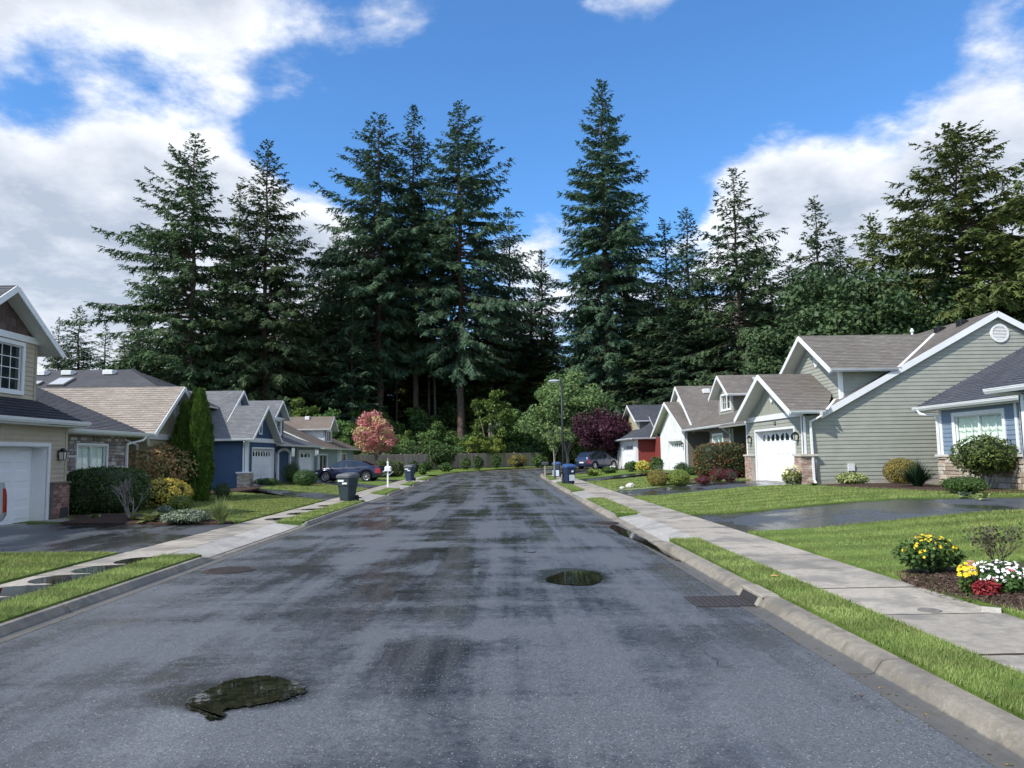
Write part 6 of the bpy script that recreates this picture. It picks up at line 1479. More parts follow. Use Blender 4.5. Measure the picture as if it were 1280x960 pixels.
def twig(m, p, d, l, r, k):
    q = p+d*l; m.tube([p, (p+q)/2+Vector((rr.uniform(-.03, .03), rr.uniform(-.03, .03), 0)), q], [r, r*.85, r*.65], 5, False)
    if k:
        for _ in range(rr.choice((2, 3))):
            d2 = (d+Vector((rr.uniform(-.6, .6), rr.uniform(-.6, .6), rr.uniform(-.05, .35)))).normalized(); twig(m, q, d2, l*rr.uniform(.6, .85), r*.6, k-1)
for i in range(7): twig(m, Vector((rr.uniform(-.05, .05), rr.uniform(-.05, .05), -.05)), Vector((rr.uniform(-.75, .75), rr.uniform(-.4, .3), 1)).normalized(), .42, .022, 3)
m.build('stems', BARKG, t, world=False)
V, F, tn = leaf_cloud([(rr.uniform(-.7, .7), rr.uniform(-.4, .4), rr.uniform(.6, 1.2)) for _ in range(14)], [.22]*14, 420, .06, np.random.default_rng(4)); np_mesh('leaves', V, F, G_MID, t, attr=tn)['kind'] = 'stuff'
blob_at(156, 244, 551, 631, 'loose rust and green shrub beneath the beige eave', G_RUST, 1.4, seed=2, n=5200, size=.11, stems=7, core=False, lift=.25, jag=.2)
blob_at(179, 238, 596, 637, 'golden-leaved shrub in front of the rust one', G_GOLD, .9, seed=3, n=3600, size=.10, jag=.1)
blob_at(213, 242, 618, 642, 'small variegated yellow-green shrub with a flat top', G_LIME, .4, seed=4, n=1700, size=.06)
blob_at(204, 264, 637, 655, 'low mat of silvery leaves edging the near driveway', G_SILV, .55, seed=5, n=3200, size=.07, name='ground_cover', cat='plant')
blob_at(196, 216, 632, 644, 'small silvery clump beside the flat-topped shrub', G_SILV, .3, seed=6, n=700, size=.06, name='ground_cover', cat='plant')
blob_at(268, 290, 603, 626, 'round grey-green shrub right of the pointed evergreens', G_MID, .5, seed=7, n=1800, size=.05)
blob_at(259, 275, 557, 602, 'dark purple shrub in front of the navy wall', G_PURP, .6, seed=8, n=1600, size=.09)
blob_at(284, 316, 590, 608, 'pale yellow-green shrubs by the stone pier of the navy garage', G_LIME, .6, seed=9, n=1500, size=.09)
blob_at(316, 352, 597, 608, 'low dark planting beside the navy garage door', G_DARK, .5, seed=10, n=1200, size=.08)
blob_at(352, 377, 576, 606, 'tall clipped dark ball left of the oval one', G_DARK, .8, seed=11, n=2600, size=.06, flat=.9, lumps=3)
blob_at(366, 398, 586, 608, 'oval clipped ball in front of the grey garage door', G_MID, .8, seed=12, n=2800, size=.06, flat=.9, lumps=0)
blob_at(396, 414, 578, 594, 'light shrub under the window of the pale blue-grey house', G_LIME, .6, seed=13, n=900, size=.1)
LEAFY = leafmat('hosta_leaves', (.13, .18, .05), (.42, .44, .18), .25, 6)
def hosta(px, py, r, label, mat=LEAFY, n=40, name='hosta', L=.3):
    g = gnd(px, py); rng = np.random.default_rng(int(px)); t = thing(name, g, label, 'plant'); V = []; K = 6; a = rng.uniform(0, 6.28, n); el = rng.uniform(.2, 1.1, n); l = L*rng.uniform(.7, 1.2, n)
    h = np.stack([np.cos(a), np.sin(a), np.zeros(n)], 1); sd = np.stack([-np.sin(a), np.cos(a), np.zeros(n)], 1)
    for i in range(K+1):
        s = i/K; p = h*(r*.25+l*s*np.cos(el))[:, None]+np.array([0, 0, 1.0])*(.03+l*(s*np.sin(el)*1.3-.5*s*s))[:, None]; w = l*.24*sin(pi*min(1, s*.95+.05))**.8
        V += [p-sd*w[:, None], p+sd*w[:, None]]
    V = np.stack(V, 1); F = []
    for i in range(K): F += [[2*i, 2*i+1, 2*i+3], [2*i, 2*i+3, 2*i+2]]
    np_mesh('leaves', V.reshape(-1, 3), (np.arange(n)[:, None, None]*2*(K+1)+np.array(F)[None]).reshape(-1, 3), mat, t, attr=np.repeat(rng.random(n), 2*K)); return t
hosta(121, 650, .2, 'small yellow-edged hosta at the foot of the leggy shrub', n=26, L=.24); hosta(189, 653, .3, 'larger variegated hosta beside the silvery mat', L=.34); hosta(168, 652, .2, 'lime hosta left of the larger variegated one', n=26, L=.22)
g = gnd(276, 654); blades(g, 260, .75, .75, 'fountain of ornamental grass at the corner of the bed', leafmat('grass_plume', (.10, .14, .05), (.30, .33, .13), .3, 3), 3)
# pointed evergreens
ARB = leafmat('arborvitae_leaves', (.028, .062, .012), (.095, .155, .024), .15, 1.2)
def arbor(px, pbot, ptop, w, Y, label, seed):
    X, zt = at(px, ptop, Y); rng = np.random.default_rng(seed); t = thing('arborvitae', (X, Y, .12), label, 'tree'); H = zt-.12; n = 7000
    u = rng.random(n)**.8; z = u*H; rr = w*np.minimum(1, .72+u*1.2)*np.minimum(1, ((1-u)/.45+.04)**.62); a = rng.uniform(0, 6.28, n); rr = rr*(1+.13*np.sin(a*5+z*3.1+seed)+.08*np.sin(a*9-z*5))*rng.uniform(.86, 1.06, n)
    P = np.stack([np.cos(a)*rr, np.sin(a)*rr, z], 1); d = np.stack([np.cos(a)*.35, np.sin(a)*.35, np.ones(n)], 1)+rng.normal(0, .18, (n, 3)); d /= np.linalg.norm(d, axis=1, keepdims=True)
    V, F = fronds(P-d*.08, d, rng.uniform(.12, .26, n), np.full(n, .06), rng, 2, .1); np_mesh('crown', V, F, ARB, t, attr=np.repeat(rng.random(n), 3))
    m = MB(); K = 10; m.tube([(0, 0, H*i/K) for i in range(K)], [w*.85*min(1, .72+1.2*i/K)*min(1, ((1-i/K)/.45)**.62) for i in range(K)], 12); m.build('dark_inner_core', leafmat('inner_leaf_shade', (.012, .020, .008), (.030, .045, .016), 0, 3), t, world=False)  # solid core in near-black green, the inner shade put into its colour
    m = MB(); m.tube([(0, 0, -.1), (0, 0, .5)], .08, 8); m.build('trunk', BARK, t, world=False); return t
arbor(234, 625, 503, .50, 30.2, 'left column of the three pointed evergreens', 1); arbor(246, 625, 487, .46, 30.9, 'middle and highest column of the pointed evergreens', 2); arbor(252, 625, 488, .42, 29.8, 'right column of the three pointed evergreens', 3); 
# hedges and shrubs at the far end
for i, (a, b, c, d, lb) in enumerate(((471, 484, 576, 597, 'low clipped box hedge partly behind the sedan'), (480, 504, 577, 596, 'clipped rectangular hedge beneath the pink maple'))):
    g = gnd((a+b)/2, d); rx = (b-a)/2/961*g[1]; X, zt = at((a+b)/2, c, g[1]+.8); shrub((X, g[1]+.8, g[2]), (rx, .8, (zt-g[2])/2), lb, leafmat('hedge_lime', (.05, .08, .02), (.16, .19, .05), .2, 2), 20+i, 2400, .10, 'hedge', box=True)
for i, (a, b, c, d, mt, lb) in enumerate(((510, 523, 576, 592, G_DARK, 'dark round shrub left of the fence corner'), (527, 542, 576, 589, G_DARK, 'second dark round shrub against the fence'), (549, 566, 578, 590, G_MID, 'flat-topped mid-green shrub in front of the fence'), (576, 588, 571, 587, G_WILD, 'small loose young bush by the fence'), (590, 604, 569, 588, G_WILD, 'taller loose young bush by the fence'), (613, 627, 567, 586, G_WILD, 'round blue-green bush against the fence'), (635, 660, 567, 586, G_ORNG, 'broad yellow-tinged bush at the right end of the fence'), (524, 533, 580, 594, G_MID, 'narrow bush between the two dark round shrubs'))):
    blob_at(a, b, c, d, lb, mt, None, seed=30+i, n=1300, size=.16)
# fence
FA, FB = Vector((-17.5, 86.5, 0)), Vector((5.6, 104.6, 0)); fd = (FB-FA); FL_ = fd.length; fu = fd.normalized(); fn = Vector((fu.y, -fu.x, 0))
fence = thing('fence', (FA.x, FA.y, .2), 'weathered grey board fence closing off the end of the street', 'fence')
FM = pieces_mat('fence_board', [(.34, .285, .23), (.40, .34, .28), (.29, .245, .20), (.45, .39, .33), (.36, .29, .225)], .9, .5, 14)
pm = MB(); w = .142; pm.add([(-w/2, -.011, 0), (w/2, -.011, 0), (w/2, .011, 0), (-w/2, .011, 0), (-w/2, -.011, 1.72), (w/2, -.011, 1.72), (w/2, .011, 1.72), (-w/2, .011, 1.72), (-w*.3, -.011, 1.78), (w*.3, -.011, 1.78), (w*.3, .011, 1.78), (-w*.3, .011, 1.78)],
    [(3,2,1,0),(0,1,5,4),(1,2,6,5),(2,3,7,6),(3,0,4,7),(4,5,9,8),(5,6,10,9),(6,7,11,10),(7,4,8,11),(8,9,10,11)])
pmesh = bpy.data.meshes.new('fence_board'); pmesh.from_pydata(pm.v, [], pm.f); pmesh.materials.append(FM); ang = math.atan2(fu.y, fu.x); rf = random.Random(2)
npk = int(FL_/.15)
for i in range(npk):
    p = FA+fu*(i*.15); o = bpy.data.objects.new('fence_board', pmesh); COL.objects.link(o); o.parent = fence; zz = zg(p.x, p.y)+.06
    o.location = (p.x-FA.x-fn.x*0, p.y-FA.y, zz-.2+rf.uniform(-.02, .02)); o.rotation_euler = (rf.uniform(-.012, .012), rf.uniform(-.01, .01), ang)
for h in (.35, 1.0, 1.6):
    m = MB(); a = FA-fn*.035*-1; m.beam((FA.x-fn.x*.035, FA.y-fn.y*.035, zg(FA.x, FA.y)+h), (FB.x-fn.x*.035, FB.y-fn.y*.035, zg(FB.x, FB.y)+h), .04, .09); m.build('fence_rail', FM, fence)
for i in range(13):
    p = FA+fu*(FL_*i/12)-fn*.09; m = MB(); m.box(p.x-.045, p.x+.045, p.y-.045, p.y+.045, 0, zg(p.x, p.y)+1.95); m.build('fence_post', FM, fence)

# ---------------------------------------------------------------- garden plants, right side
blob_at(808, 834, 586, 609, 'clipped orange-tinged ball, left of a pair by the dark drive', G_ORNG, .9, seed=50, n=4200, size=.05, flat=.9, lumps=0)
blob_at(833, 862, 586, 607, 'clipped lime ball, right of a pair by the dark drive', G_LIME, .9, seed=51, n=4200, size=.05, flat=.9, lumps=0)
blob_at(842, 862, 577, 594, 'dark green mound behind the lime ball', G_DARK, .7, seed=52, n=1600, size=.06)
blob_at(856, 874, 583, 595, 'loose green shrub right of the lime ball', G_MID, .5, seed=53, n=900, size=.08)
g = gnd(902, 600); shrub((10.75, 37.6, g[2]), (1.22, 1.0, .84), 'wide hedge with coppery new growth between taupe and sage houses', leafmat('photinia', (.045, .065, .02), (.13, .15, .05), .15, 1.5, c3=(.28, .11, .05), amt=.32), 54, 8000, .09, 'hedge', box=True, flat=.5)
blob_at(868, 890, 594, 607, 'small burgundy shrub left of the coppery hedge', G_BURG, .5, seed=55, n=1200, size=.05)
blob_at(887, 906, 583, 604, 'taller burgundy shrub in front of the coppery hedge', G_BURG, .5, seed=56, n=1600, size=.05)
blob_at(901, 923, 586, 604, 'burgundy shrub nearest the sage garage', G_BURG, .5, seed=57, n=1500, size=.05)
blob_at(887, 898, 593, 604, 'little yellow tuft among the burgundy shrubs', G_LIME, .3, seed=58, n=500, size=.05)
t = blob_at(977, 1001, 586, 606, 'cream-flowered plant at the corner of the white garage door', LEAFY, .35, seed=59, n=1100, size=.10, name='flowering_plant', core=False); flowers(t, (0, 0, .4), (.34, .3, .34), 70, .06, FL_C, 3)
hosta(1018, 608, .15, 'little clump at the foot of the sage downspout', n=20, L=.2, mat=G_MID)
blob_at(1046, 1084, 590, 607, 'low rounded variegated shrub under the long sage wall', LEAFY, .5, seed=60, n=2000, size=.08)
blob_at(1104, 1146, 571, 607, 'clipped yellow-green dome against the sage wall', G_ORNG, .75, seed=61, n=6000, size=.045, flat=.9, lumps=0)
g = gnd(1158, 611); blades((g[0], g[1]+.5, g[2]), 420, 1.05, .95, 'dark spiky sword-leaved plant between dome and blue wall', leafmat('spike_leaves', (.012, .035, .018), (.035, .075, .035), .1, 3), 5, 'spiky_plant', .022)
blob_at(1180, 1229, 594, 619, 'dark green clipped mound before the stone base', G_MID, .7, seed=62, n=4200, size=.05, flat=.8)
g = gnd(1242, 613); t = shrub((g[0], g[1]+.35, g[2]), (.95, .8, .62), 'rounded small tree with bare forked stems under the blue window', leafmat('rhodo_leaves', (.045, .085, .018), (.16, .22, .05), .15, 3), 63, 3600, .11, 'topiary_tree', lift=.42, stems=6, stretch=2.2, lumps=5, cat='small tree')
hosta(1206, 622, .14, 'pale small hosta nearer the mound', n=24, L=.2, mat=G_SILV); hosta(1231, 624, .16, 'lime and white hosta at the drive edge', n=28, L=.22)
# near bed on the right
g = gnd(1176, 722); nb = shrub((g[0], g[1]+.25, g[2]), (.36, .33, .20), 'leafy bush dotted with yellow flowers in the near bed', G_MID, 70, 2600, .055, 'flowering_bush', lift=.06, stems=5, jag=.1); flowers(nb, (0, 0, .25), (.35, .31, .22), 120, .022, FL_Y, 4); flowers(nb, (-.30, -.05, .26), (.06, .06, .08), 22, .028, FL_Y, 8)
g = gnd(1211, 745); sn = thing('snapdragon', g, 'bright yellow snapdragon beside the wooden stake', 'plant'); m = MB(); rr = random.Random(6)
for i in range(7): m.tube([(0, 0, 0), (rr.uniform(-.06, .06), rr.uniform(-.04, .04), .15), (rr.uniform(-.09, .09), rr.uniform(-.05, .05), .27)], [.006, .005, .003], 5)
m.build('stems', G_MID, sn, world=False)
V, F, tn = leaf_cloud([(0, 0, .08), (0, 0, .14)], [(.07, .06, .08)]*2, 240, .05, np.random.default_rng(2)); np_mesh('leaves', V, F, G_MID, sn, attr=tn)
flowers(sn, (0, 0, .22), (.10, .07, .12), 64, .024, FL_Y, 5)
g = gnd(1234, 747); rd = shrub(g, (.13, .10, .09), 'small red-leaved plant between yellow and white flowers', leafmat('red_leaves', (.24, .025, .025), (.44, .08, .06), .25, 8), 71, 700, .045, 'red_plant', core=False, cat='plant')
g = gnd(1248, 748); im = shrub((g[0]+.24, g[1]+.30, g[2]), (.34, .32, .15), 'mound of white impatiens in the near bed', G_MID, 72, 2200, .045, 'impatiens', cat='flowers', jag=.1); flowers(im, (0, 0, .17), (.34, .32, .16), 190, .019, FL_W, 6); flowers(im, (.12, -.1, .2), (.16, .14, .10), 16, .022, FL_P, 7)
g = gnd(1224, 728); m = MB(); m.bbox(g[0]-.035, g[0]+.035, g[1]+.10, g[1]+.17, g[2]-.1, g[2]+.235, .01); tag(m.build('wooden_stake', plain('cedar_stake', (.42, .24, .14), .8, .3, 12, .5, 40)), 'short squared cedar stake standing among the flowers', 'stake')
g = gnd(1231, 762); m = MB(); m.v = []; m.beam((g[0]+.02, g[1]+.08, g[2]-.012), (g[0]+.15, g[1]-.02, g[2]-.012), .05, .05); tag(m.build('edging_block', plain('edging_white', (.46, .44, .40), .8, .1, 20, .4)), 'pale edging block between bed and sidewalk', 'edging block')
t = thing('rose_bush', (gnd(1262, 712)[0], gnd(1262, 712)[1]+.25, gnd(1262, 712)[2]), 'spent leggy rose bush behind the white flowers', 'shrub'); m = MB()
for i in range(8): twig(m, Vector((rr.uniform(-.05, .05), rr.uniform(-.05, .05), -.03)), Vector((rr.uniform(-.6, .6), rr.uniform(-.5, .5), 1)).normalized(), .17, .009, 3)
m.build('stems', BARK, t, world=False); V, F, tn = leaf_cloud([(rr.uniform(-.3, .3), rr.uniform(-.2, .2), rr.uniform(.25, .5)) for _ in range(14)], [.1]*14, 480, .04, np.random.default_rng(9)); np_mesh('leaves', V, F, leafmat('rose_leaves', (.045, .055, .03), (.13, .10, .07), .2, 6), t, attr=tn)['kind'] = 'stuff'
# bark chips in the near beds
rng = np.random.default_rng(3)
def chips(cx, cy, rx, ry, n, s=.018):
    V = []; a = rng.uniform(0, 6.28, n); q = np.sqrt(rng.random(n)); X = cx+rx*q*np.cos(a); Y = cy+ry*q*np.sin(a); Z = np.array([zg(x, y) for x, y in zip(X, Y)])+.055+.05*(1-q*q)*.8
    P = np.stack([X, Y, Z], 1); D = rng.normal(size=(n, 3)); D[:, 2] *= .35; D /= np.linalg.norm(D, axis=1, keepdims=True); A, B = rot_basis(D, rng.uniform(0, 6, n)); l = (s*rng.uniform(.6, 1.8, n))[:, None]
    V = np.stack([P-D*l, P+A*l*.35, P+D*l, P-A*l*.35+B*l*.2], 1).reshape(-1, 3); F = (np.arange(n)[:, None]*4+np.array([[0, 1, 2, 0, 2, 3]])).reshape(-1, 3)
    o = np_mesh('bark_chips', V, F, cells_mat('chip_cols', [(.06, .035, .025), (.10, .06, .042), (.16, .11, .075), (.04, .025, .02)], (60, 60, 60))); o['kind'] = 'stuff'
chips(5.75, 8.7, 1.1, 1.25, 5200)
# shrubs and boulders before the red house
for i, (a, b, c, d, mt, lb) in enumerate(((794, 812, 575, 590, G_GOLD, 'yellow-leaved shrub under the red wall'), (812, 829, 570, 592, G_MID, 'green shrub at the white garage corner'), (780, 797, 576, 590, G_MID, 'green shrub left of the yellow one'), (733, 752, 586, 595, G_LIME, 'low pale planting in front of the blue car'), (752, 770, 583, 592, G_MID, 'low green planting between the parked cars'), (818, 826, 578, 592, G_SILV, 'narrow grey-green conifer by the white garage'))):
    blob_at(a, b, c, d, lb, mt, .7, seed=80+i, n=900, size=.13)
blob_at(664, 684, 568, 585, 'dark hedge shrub at the end of the road below the pale maple', G_MID, 1.6, seed=90, n=1500, size=.2)
for i, (px, py, w) in enumerate(((788, 610, .42), (778, 612, .26), (766, 587, .6), (787, 586, .5))):
    g = gnd(px, py); m = MB(); m.ell((g[0], g[1], g[2]+w*.22), (w*.5, w*.42, w*.34), 12, 7, .13, random.Random(i))
    tag(m.build('boulder', plain('pale_rock', (.52, .50, .46), .85, .25, 6, .6, 20), smooth=False), ('pale boulder at the end of the striped lawn', 'smaller green-grey rock beside the pale boulder', 'pale rock in the bed by the blue car', 'pale rock in the bed by the black pickup')[i], 'rock')

# ---------------------------------------------------------------- grass blades on the near verges and lawns
BL = leafmat('grass_blades', (.17, .235, .060), (.37, .43, .15), .35, 1.3, .6, c3=(.36, .34, .14), amt=.07)
def grassfield(name, regions, seed):
    rng = np.random.default_rng(seed); Vs = []; Ts = []
    for (poly, n, h, w, dz) in regions:
        a = np.array(poly, float); q = rng.random((n, 2)); u, v = q[:, 0:1], q[:, 1:2]; P = (a[0]*(1-u)+a[1]*u)*(1-v)+(a[3]*(1-u)+a[2]*u)*v
        X, Y = P[:, 0], P[:, 1]
        t = np.clip((X-4.9)/5.6, 0, 1); Z = np.where(X > 4.7, GZ+.33*t*t*(3-2*t), GZ)+dz-.004
        B = np.stack([X, Y, Z], 1); an = rng.uniform(0, 6.28, n); d = np.stack([np.cos(an), np.sin(an), np.zeros(n)], 1); hh = h*rng.uniform(.5, 1.25, n)
        tip = B+np.stack([rng.normal(0, .4, n)*hh, rng.normal(0, .4, n)*hh, hh], 1); ww = (w*rng.uniform(.7, 1.3, n))[:, None]
        Vs.append(np.stack([B-d*ww, B+d*ww, tip], 1).reshape(-1, 3)); Ts.append(rng.random(n))
    V = np.concatenate(Vs); o = np_mesh(name, V, np.arange(len(V)).reshape(-1, 3), BL, attr=np.concatenate(Ts)); o['kind'] = 'stuff'; return o
q = lambda x0, x1, y0, y1: [(x0, y0), (x1, y0), (x1, y1), (x0, y1)]
grassfield('grass', [(q(3.07, 3.63, 2.5, 7), 9000, .045, .004, .018), (q(3.08, 3.63, 7, 14.4), 9000, .045, .006, .018), (q(3.2, 3.72, 20.8, 28.2), 3500, .045, .012, .018), (q(3.3, 3.75, 34.8, 45.8), 2500, .05, .02, .018)], 1)
grassfield('grass', [(q(4.87, 9, 6.3, 11), 26000, .04, .006, .03), (q(4.87, 12.5, 11, 15.4), 26000, .04, .009, .03), (q(9, 14, 8, 11), 8000, .04, .009, .03), (q(4.88, 15.3, 20.0, 28.6), 34000, .045, .014, .03), ([(4.9, 33.7), (13, 34.9), (14, 45.5), (5.0, 45.7)], 16000, .05, .024, .03)], 2)
grassfield('grass', [(q(-5.70, -5.05, 6.5, 13.2), 13000, .045, .006, .018), (q(-5.75, -5.1, 19.8, 29), 5000, .045, .012, .018), (q(-5.9, -5.2, 34.8, 40), 1500, .05, .02, .018)], 3)
grassfield('grass', [([(-13, 9), (-6.66, 9), (-6.66, 13.6), (-13, 14.3)], 30000, .045, .008, .03), ([(-12.9, 21.5), (-6.66, 19.9), (-6.7, 29.5), (-12.9, 37.8)], 30000, .05, .014, .03), ([(-13.5, 43.5), (-6.76, 33.9), (-6.85, 39.8), (-14.5, 55)], 10000, .05, .022, .03)], 4)

# ---------------------------------------------------------------- vehicles
def paint(name, col, rough=.25):
    m, t, b = newmat(name); b.inputs['Base Color'].default_value = col+(1,); b.inputs['Roughness'].default_value = rough; b.inputs['Coat Weight'].default_value = 1.0; b.inputs['Coat Roughness'].default_value = .05; b.inputs['Metallic'].default_value = .25
    c = t.mix(t.ramp(t.noise(geo(t), 5, 4, .6), .45, .75, 0, .25), col+(1,), tuple(min(1, x*1.6+.02) for x in col)+(1,)); t.put(b, 'Base Color', c); return m
TYRE = plain('tyre_rubber', (.02, .02, .021), .85, .2, 20); RIM = plain('alloy_rim', (.50, .51, .53), .3, .05, metal=.8)
LAMP_R = plain('tail_lamp_red', (.42, .004, .018), .15, .1, spec=.6); LAMP_W = plain('head_lamp', (.6, .62, .65), .08, .05, spec=.8); CARGL = glassmat('car_glass', (.012, .016, .02), .03)
def interp(pts, x):
    xs = [p[0] for p in pts]; return float(np.interp(x, xs, [p[1] for p in pts]))
def vehicle(name, loc, rz, label, cat, mat, L, Wd, belt, top, wheels, Rw=.33, pillars=(), glass=(-9, 9), roofw=.70, sill=.24, slope=.28, lamp_h=(.62, .9)):
    t = thing(name, loc, label, cat); t.rotation_euler = (0, 0, rz); xs = sorted(set([round(-L/2+L*i/72, 3) for i in range(73)]+[round(w+s*(Rw+.05), 3) for w in wheels for s in (-1, 1)])); half = []
    for x in xs:
        e = abs(x)/(L/2); w = Wd*(1-.16*e**7-.05*e**2); zb = interp(belt, x); zt = max(interp(top, x), zb+.015); za = sill+.10*e**8
        for xw in wheels:
            d = abs(x-xw)
            if d < Rw+.07: za = max(za, Rw+sqrt(max(0, (Rw+.07)**2-d*d))*1.0)
        zm = max(.56, za+.03); g = zt-zb
        fall = min(1, g/.42); rw = w*(.93-(.93-roofw)*fall)
        half.append([(x, 0, min(za, .30) if za > .4 else za), (x, w*.55 if za > .4 else w*.9, min(za, .30) if za > .4 else za), (x, w*.955, za), (x, w*.995, (za+zm)/2), (x, w, zm), (x, w*.985, max(zm+.01, zb-.10)), (x, w*.93, max(zm+.02, zb)), (x, rw+.02*w, zb+g*.90+.004), (x, rw*.86, zt-.004+.01*fall), (x, rw*.45, zt+.018), (x, 0, zt+.024)])
    K = len(half[0]); V = []; 
    for h in half: V += h+[(p[0], -p[1], p[2]) for p in h[1:-1]]
    M_ = 2*K-2; ring = list(range(K))+[K+(K-3)-i for i in range(K-2)]
    # ring order: 0..K-1 then mirrored back down
    sets = {'body': MB(), 'window': [], 'tail': [], 'head': [], 'under': []}
    body = []; win = []; tail = []; head = []; und = []
    seg = [(0, 1), (1, 2), (2, 3), (3, 4), (4, 5), (5, 6), (6, 7), (7, 8), (8, 9), (9, 10)]
    for i in range(len(xs)-1):
        xm = (xs[i]+xs[i+1])/2; g = (interp(top, xm)-interp(belt, xm)); sl = abs(interp(top, xm+.03)-interp(top, xm-.03))/.06
        for sd in (1, -1):
            for j, (a, b) in enumerate(seg):
                def ix(k, s): 
                    base = s*M_
                    if sd == 1 or k in (0, K-1): return base+k
                    return base+K+(k-1)
                f = (ix(a, i), ix(a, i+1), ix(b, i+1), ix(b, i)); f = f if sd == -1 else f[::-1]
                dst = body
                if j <= 1: dst = und
                elif j == 6 and g > .12 and glass[0] < xm < glass[1] and not any(abs(xm-p) < .05 for p in pillars): dst = win
                elif j >= 7 and sl > slope and g > .08 and glass[0]-.2 < xm < glass[1]+.3 and j > 7: dst = win
                elif j in (4, 5) and xm < -L/2+.32 and j == 4: dst = tail
                elif j in (4,) and xm > L/2-.38: dst = head
                dst.append(f)
    for end, s in ((0, 0), (len(xs)-1, 1)):
        b = end*M_; loop = [b+k for k in range(K)]+[b+K+k for k in range(K-3, -1, -1)]; body.append(tuple(loop if s else loop[::-1]))
    def mk(nm, fs, mt, parent, push=0):
        used = sorted(set(k for f in fs for k in f)); mp = {k: i for i, k in enumerate(used)}; m = MB(); m.v = [V[k] for k in used]; m.f = [tuple(mp[k] for k in f) for f in fs]; m.uv = [None]*len(fs)
        return m.build(nm, mt, parent, smooth=True, world=False)
    bo = mk('body', body, mat, t); mk('underbody', und, BLACK, bo)
    if win: mk('window', win, CARGL, bo)
    mk('tail_lamps', tail, LAMP_R, bo); mk('headlamps', head, LAMP_W, bo)
    # doors lines, bumper, plate, mirrors, handles
    m = MB()
    for x in pillars[:1]+tuple(p for p in pillars[1:]): 
        for sd in (-1, 1): m.box(x-.004, x+.004, sd*Wd*.965, sd*Wd*1.004, .35, interp(belt, x)-.03)
    m.build('door_gap', BLACK, bo, world=False)['kind'] = 'stuff'
    for sd in (-1, 1):
        x = max(pillars)-.02 if pillars else 0; m = MB(); m.ell((x+.12, sd*(Wd+.09), interp(belt, x)+.04), (.07, .10, .06), 10, 6); m.build('mirror', mat, bo, smooth=True, world=False)
        for hx in pillars[:-1]: m = MB(); m.bbox(hx+.10, hx+.26, sd*Wd-.02, sd*Wd+.02, interp(belt, hx)-.13, interp(belt, hx)-.10, .005); m.build('door_handle', mat, bo, world=False)
    m = MB(); m.bbox(-L/2-.015, -L/2+.02, -.26, .26, .58, .70, .004); m.build('licence_plate', plain('plate_white', (.6, .62, .65), .5), bo, world=False)
    m = MB(); m.box(L/2-.03, L/2+.012, -.45, .45, .38, .55); m.build('grille', BLACK, bo, world=False)
    for xw in wheels:
        for sd in (-1, 1):
            y0 = sd*(Wd-.21); y1 = sd*(Wd-.005); n = 28; prof = [(y0, Rw*.62), (y0, Rw*.94), (y0+(y1-y0)*.12, Rw), (y0+(y1-y0)*.88, Rw), (y1, Rw*.94), (y1, Rw*.70), (y1-sd*.03, Rw*.66)]
            vs = [(xw+r*cos(2*pi*i/n), y, Rw+r*sin(2*pi*i/n)) for y, r in prof for i in range(n)]; fs = [(k*n+i, k*n+(i+1) % n, (k+1)*n+(i+1) % n, (k+1)*n+i) for k in range(len(prof)-1) for i in range(n)]
            w = MB().add(vs, fs).build('wheel', TYRE, t, smooth=True, world=False); m = MB()
            vs = [(xw+r*cos(2*pi*i/n), y, Rw+r*sin(2*pi*i/n)) for y, r in ((y1-sd*.03, Rw*.68), (y1-sd*.012, Rw*.66), (y1-sd*.02, Rw*.60), (y1-sd*.07, Rw*.58)) for i in range(n)]
            m.add(vs, [(k*n+i, k*n+(i+1) % n, (k+1)*n+(i+1) % n, (k+1)*n+i) for k in range(3) for i in range(n)])
            for k in range(7):
                a = 2*pi*k/7; m.beam((xw, y1-sd*.03, Rw), (xw+Rw*.62*cos(a), y1-sd*.03, Rw+Rw*.62*sin(a)), .045, .03, (0, 1, 0))
            m.ell((xw, y1-sd*.025, Rw), (.055, .02, .055), 10, 6); m.build('rim', RIM, w, world=False)
            m = MB(); m.add([(xw+Rw*.6*cos(2*pi*i/n), y1-sd*.075, Rw+Rw*.6*sin(2*pi*i/n)) for i in range(n)], [tuple(range(n))]); m.build('brake_disc', plain('brake_grey', (.06, .06, .065), .5), w, world=False)
    return t
cx, cy = -10.35, 53.0
vehicle('parked_car', (cx, cy, GZ+.02), pi-.12, 'dark navy sedan parked nose-in beside the clipped balls', 'car', paint('navy_paint', (.010, .013, .04)), 4.7, .91,
        [(-2.35, .90), (-2.2, .99), (-1.6, 1.02), (0, .95), (1.1, .93), (1.7, .86), (2.2, .74), (2.35, .62)],
        [(-2.35, .90), (-2.2, 1.0), (-1.75, 1.07), (-.95, 1.38), (-.3, 1.45), (.25, 1.42), (.65, 1.32), (1.35, .95), (1.7, .87), (2.35, .63)], (-1.42, 1.42), .335, (-.98, -.02, .95), (-1.25, 1.2), .68)
vehicle('parked_suv', (9.1, 73.2, zg(9.3, 73.2)+.03), .75, 'dark blue hatchback parked in front of the purple maple', 'car', paint('blue_paint', (.012, .02, .06)), 4.5, .93,
        [(-2.25, .85), (-2.1, 1.02), (0, 1.02), (1.0, .98), (1.7, .90), (2.25, .70)],
        [(-2.25, .86), (-2.12, 1.15), (-1.75, 1.55), (-.9, 1.66), (.2, 1.64), (.6, 1.55), (1.25, 1.05), (1.7, .92), (2.25, .71)], (-1.35, 1.38), .36, (-1.15, -.1, .9), (-1.95, 1.2), .72)
